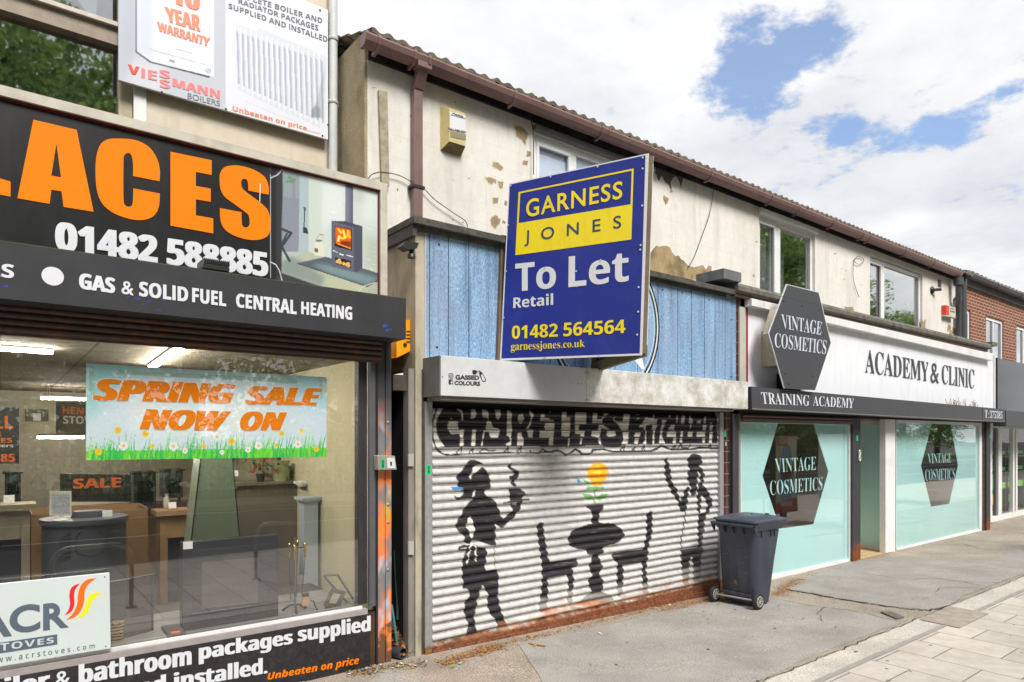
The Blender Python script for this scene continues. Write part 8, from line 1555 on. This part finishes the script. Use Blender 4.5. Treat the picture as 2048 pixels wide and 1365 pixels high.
def tree_mesh(seed, n=26000):
    r = np.random.default_rng(seed); cl = []
    for _ in range(74):
        th = r.uniform(0, 6.28); rad = 4.2 * math.sqrt(r.uniform(0, 1)); z = r.uniform(1.6, 13.5); k = 1 - abs(z - 7) / 8.5; cl.append((rad * math.cos(th) * (k + .25), rad * math.sin(th) * (k + .25), z, r.uniform(.8, 1.7)))
    cl = np.array(cl); i = r.integers(0, len(cl), n); d = r.normal(size=(n, 3)); d /= np.linalg.norm(d, axis=1)[:, None]; rr = cl[i, 3] * r.uniform(.3, 1, n) ** .5; c = cl[i, :3] + d * rr[:, None] * (1, 1, .7)
    a = r.normal(size=(n, 3)); a /= np.linalg.norm(a, axis=1)[:, None]; b = np.cross(a, r.normal(size=(n, 3))); b /= np.linalg.norm(b, axis=1)[:, None]; s = r.uniform(.06, .14, n)[:, None]
    V = np.stack([c - a * s, c - b * s * .6, c + a * s, c + b * s * .6], 1).reshape(-1, 3)
    me = bpy.data.meshes.new('leaves'); me.vertices.add(len(V)); me.vertices.foreach_set('co', V.astype(np.float32).ravel()); me.loops.add(n * 4); me.loops.foreach_set('vertex_index', np.arange(n * 4, dtype=np.int32)); me.polygons.add(n); me.polygons.foreach_set('loop_start', (np.arange(n) * 4).astype(np.int32)); me.update(calc_edges=True); me.materials.append(LFM); return me, cl
LV, CLS = tree_mesh(3)
tr = MB().use(BARK); tr.tube([(0, 0, 0), (.1, 0, 2), (0, .1, 4.5), (.1, 0, 7), (0, 0, 11)], [.32, .26, .2, .13, .04], 10)
for c in CLS[:30]: zb_ = max(2.2, c[2] - 2.2); tr.tube([(0, 0, zb_), (c[0] * .5, c[1] * .5, (zb_ + c[2]) / 2 + .3), (c[0], c[1], c[2])], [.11, .06, .02], 6)
first = None
TR = [(-13, -21, 1.3), (-6.5, -20, 1.35), (-.5, -21.5, 1.4), (5.5, -20.5, 1.3), (11.5, -21, 1.25), (17, -20.5, 1.2), (22.5, -22, 1.0), (28, -20.5, .95), (34, -22, 1.1), (41, -21, 1.4), (48, -22, 1.5), (55, -22, 1.3), (-20, -21, 1.4), (62, -22, 1.0), (69, -22, 1.05), (77, -22, 1.0)]
ords = ['first', 'second', 'third', 'fourth', 'fifth', 'sixth', 'seventh', 'eighth', 'ninth', 'tenth', 'eleventh', 'twelfth', 'nearest the left end', 'thirteenth', 'fourteenth', 'last']
for i, (x, y, s) in enumerate(TR):
    t = empty('street_tree', (x, y, 0), 'leafy street tree across the road, ' + ords[i] + ' in the reflected row', 'tree', 'trees across the road'); t.scale = (s, s, s); t.rotation_euler = (0, 0, i * 1.3)
    if first is None: tk = tr.build('trunk'); tk.location = (0, 0, 0)
    if first is None:
        w = Vector((0, 0, 0)); a = np.array(tr.v); off_ = ((a[:, 0].min() + a[:, 0].max()) / 2, (a[:, 1].min() + a[:, 1].max()) / 2, a[:, 2].min())
        for v in tk.data.vertices: v.co += Vector(off_)
        cr = bpy.data.objects.new('crown', LV); COL.objects.link(cr); first = (tk, cr); tk.parent = t; cr.parent = t
    else:
        for o in first: k = o.copy(); COL.objects.link(k); k.parent = t
# hedge and railing
hd = np.random.default_rng(9); n = 26000; c = np.stack([hd.uniform(-22, 60, n), hd.uniform(-18.6, -17.6, n), hd.uniform(.1, 2.2, n)], 1); c[:, 2] *= 1 + .15 * np.sin(c[:, 0] * .7); a = hd.normal(size=(n, 3)); a /= np.linalg.norm(a, axis=1)[:, None]; b_ = np.cross(a, hd.normal(size=(n, 3))); b_ /= np.linalg.norm(b_, axis=1)[:, None]; s = hd.uniform(.08, .17, n)[:, None]
g = MB().use(LFM); V = np.stack([c - a * s, c - b_ * s * .6, c + a * s, c + b_ * s * .6], 1).reshape(-1, 3); g.v = [tuple(v) for v in V]; g.f = [(4 * i, 4 * i + 1, 4 * i + 2, 4 * i + 3) for i in range(n)]; g.m = [0] * n; o = g.build('hedge'); tag(o, 'long dark hedge behind the railing across the road, seen in the glass', 'hedge')
g = MB().use(BLACK); 
for z in (.25, 1.45): g.tube([(-22, -17.35, z), (60, -17.35, z)], .02, 5)
for k in range(410): x = -22 + k * .2; g.box(x - .009, x + .009, -17.36, -17.342, .0, 1.6)
tag(g.build('railing'), 'black iron railing in front of the hedge across the road', 'railing')
# reflected poster kiosk and phone box across the footway
KG = M('kiosk_grey', 'c6cacb', .5, var=.05); zk = -.05; kx = 21.0
kb = empty('phone_kiosk', (kx + .7, -4.8, zk), 'pale grey phone kiosk reflected at the right of the first clinic window', 'phone kiosk')
g = MB().use(KG); g.box(kx, kx + .12, -5.5, -4.4, 0, 2.45); g.box(kx + 1.3, kx + 1.42, -5.5, -4.4, 0, 2.45); g.box(kx, kx + 1.42, -5.5, -4.36, 2.1, 2.5); g.box(kx + .12, kx + 1.3, -5.5, -5.42, 0, 2.1); g.box(kx + .12, kx + 1.3, -4.6, -4.5, .0, .6); g.build('body', kb)
g = MB().use(M('kiosk_panel', 'a9b3b6', .4)); g.box(kx + .3, kx + 1.1, -5.41, -5.38, .8, 2.0); g.build('panel', kb)
g = MB().use(BLACK); pk = lambda x, y: Vector((x, -4.355, y)); g.text(F('PHONE', 'sans'), [(kx + 1.25, 2.42), (kx + .2, 2.42), (kx + .2, 2.22), (kx + 1.25, 2.22)], pk, (0, 1, 0), .001, .002); g.build('lettering', kb)
ad = empty('pavement_advert', (14.6, -2.95, 0), 'free standing pavement advert on one leg, reflected inside the first clear hexagon', 'advert stand')
g = MB().use(M('ad_case', '4a4d50', .4)); g.box(14.1, 15.1, -3.05, -2.93, .22, 2.05); g.build('case', ad); g = MB().use(BLACK); g.box(14.52, 14.68, -3.04, -2.96, 0, .219); g.build('leg', ad)
pk2 = lambda x, y: Vector((x, -2.928, y)); NO = (0, 1, 0); g = MB().use(M('ad_cream', 'd9cfae', .4)); g.poly([(14.14, .26), (15.06, .26), (15.06, 2.01), (14.14, 2.01)], pk2, NO, .0)
g.use(M('ad_blue', '8aa6c9', .4)); g.poly(crom([(14.35, .5), (14.85, .5), (14.9, 1.3), (14.75, 1.75), (14.45, 1.75), (14.3, 1.3)], 3), pk2, NO, .001); g.use(M('ad_brown', '6a3a20', .4)); g.poly(crom([(14.4, 1.0), (14.9, 1.1), (14.8, 1.45), (14.4, 1.35)], 3), pk2, NO, .002); g.use(M('ad_red', 'c0392c', .4)); g.poly([(14.14, .26), (15.06, .26), (15.06, .55), (14.14, .45)], pk2, NO, .002); g.poly([(14.2, 1.8), (14.6, 1.8), (14.6, 1.98), (14.2, 1.98)], pk2, NO, .002)
g.use(WHITE); g.text(F('NEW', 'sans'), [(14.56, 1.96), (14.24, 1.96), (14.24, 1.83), (14.56, 1.83)], pk2, NO, .003, .001); g.text(F('Kinder', 'sans'), [(14.85, .5), (14.35, .5), (14.35, .36), (14.85, .36)], pk2, NO, .003, .001); g.build('poster_sheet', ad)

# more stock at the back of the showroom
def small_stove(px0, px1, py0, py1, Y, label):
    t = thing('wood_stove', (px0 + px1) / 2, Y, .3, label, 'stove'); x0, x1 = X(px0, Y), X(px1, Y); z1, z0 = Z(px0, py0, Y), Z(px0, py1, Y); w_ = x1 - x0
    g = MB().use(STV); g.box(x0, x1, Y, Y + .35, z0 + .08, z1 - .02); g.box(x0 - .02, x1 + .02, Y - .02, Y + .37, z1 - .019, z1); g.build('body', t, bevel=.004)
    for sx in (x0 + .03, x1 - .05): g = MB().use(STV); g.box(sx, sx + .03, Y + .02, Y + .05, z0, z0 + .08); g.build('leg', t)
    g = MB().use(GLD); g.box(x0 + w_ * .15, x1 - w_ * .15, Y - .006, Y - .001, z0 + .14, z1 - .12); g.build('door_glass', t); g = MB().use(STL); g.tube([(x1 - w_ * .08, Y - .02, z0 + .2), (x1 - w_ * .08, Y - .02, z0 + .3)], .008, 6); g.build('handle', t)
small_stove(268, 312, 945, 1035, 4.4, 'small black stove just right of the sale poster'); small_stove(330, 366, 940, 1010, 3.6, 'narrow black stove left of the tapered hood')
small_stove(10, 42, 945, 1020, 4.0, 'black stove far back at the left of the showroom')
t = thing('counter', 300, 5.2, .05, 'long brown counter across the back of the showroom', 'counter'); g = MB().use(M('counter_wood', '8a6a48', .6, var=.15, vs=3)); g.box(X(120, 5.2), X(560, 5.2), 5.2, 5.8, .05, 1.05); g.use(M('counter_top', 'a39a88', .4)); g.box(X(118, 5.2), X(562, 5.2), 5.17, 5.83, 1.051, 1.09); g.build('cabinet', t)
for i, (a, b_, c_, nm_) in enumerate(((455, 470, 925, 'pale grey card box'), (410, 432, 930, 'brown card box'), (600, 625, 915, 'white card box'))):
    q = MB().use(M('stock_%d' % i, ('a3a39c', '7d5f3e', 'b5b5ae')[i], .7)); xx0, xx1 = X(a, 5.3), X(b_, 5.3); q.box(xx0, xx1, 5.3, 5.5, 1.092, 1.092 + (xx1 - xx0) * .8); tag(q.build('stock_box', bevel=.003), nm_ + ' standing on the counter at the back of the showroom', 'box')
# framed pictures on the showroom's right wall
for i, (y, z) in enumerate(((2.6, 1.5), (4.4, 1.6))):
    t = empty('framed_picture', (rx1 - .02, y, z), ('nearer' if i == 0 else 'farther') + ' framed picture on the cream right hand wall of the showroom', 'picture'); g = MB().use(M('pic_frame_%d' % i, ('4a3a2c', 'b5a98e')[i], .5)); g.box(rx1 - .03, rx1 - .001, y, y + .6, z, z + .45); g.build('frame', t); g = MB().use(M('pic_%d' % i, ('8f8a70', '6a7060')[i], .5, var=.4, vs=7)); g.box(rx1 - .033, rx1 - .031, y + .05, y + .55, z + .05, z + .40); g.build('print', t)
# old chewing gum trodden into the flags and asphalt
gm = MB().use(M('gum', '6f6b66', .8, var=.2)); rgm = random.Random(77)
for k in range(170):
    x = rgm.uniform(2.5, 16); y = rgm.uniform(-5.5, -.3); r_ = rgm.uniform(.008, .018); c = Vector((x, y, gz(x, y) + (.0135 if y > -2.28 else .0125 if y > -2.6 else .006))); n_ = 7; gm.add([c + Vector((r_ * math.cos(6.283 * j / n_) * rgm.uniform(.7, 1.2), r_ * math.sin(6.283 * j / n_) * rgm.uniform(.7, 1.2), 0)) for j in range(n_)], [tuple(range(n_))])
o = gm.build('trodden_gum'); o['kind'] = 'stuff'; tag(o, 'dark spots of old chewing gum trodden into the pavement', 'gum')

for (px, py, Y, lab) in ((215, 1036, .95, 'small white price card leaning on top of the oval stove'), (345, 1017, 2.0, 'white price card on the light wood surround'), (470, 953, 2.02, 'white price card at the left end of the plant shelf'), (18, 1006, 1.3, 'white price card on the pale stone surround')):
    c = PY(Y)(px, py); g = MB().use(WHITE); g.prism([(c.x - .035, Y, c.z), (c.x + .035, Y, c.z), (c.x + .035, Y + .015, c.z + .06), (c.x - .035, Y + .015, c.z + .06)], (0, .004, 0)); tag(g.build('price_card'), lab, 'price card')
for (px, Y, h, r_, c_, lab) in ((335, 2.05, .16, .035, 'a8a49a', 'pale grey vase on the light wood surround'), (385, 2.05, .10, .05, '6a4a34', 'squat brown pot on the light wood surround'), (500, 2.65, .2, .03, 'b59a5a', 'slim brass candlestick on the taupe surround'), (650, 2.1, .14, .04, '8a8d90', 'grey pot at the right end of the plant shelf')):
    zb0 = Z(px, {335: 1022, 385: 1022, 500: 1020, 650: 962}[px], 2.0 if px < 400 else 2.6 if px == 500 else 2.0) + .002; x = X(px, Y); g = MB().use(M('orn_' + str(px), c_, .4, var=.1)); g.lathe((x, Y + .05, zb0), [(r_ * .6, 0), (r_, h * .35), (r_ * .8, h * .7), (r_ * .4, h * .85), (r_ * .6, h)], 14); tag(g.build('ornament'), lab, 'ornament')
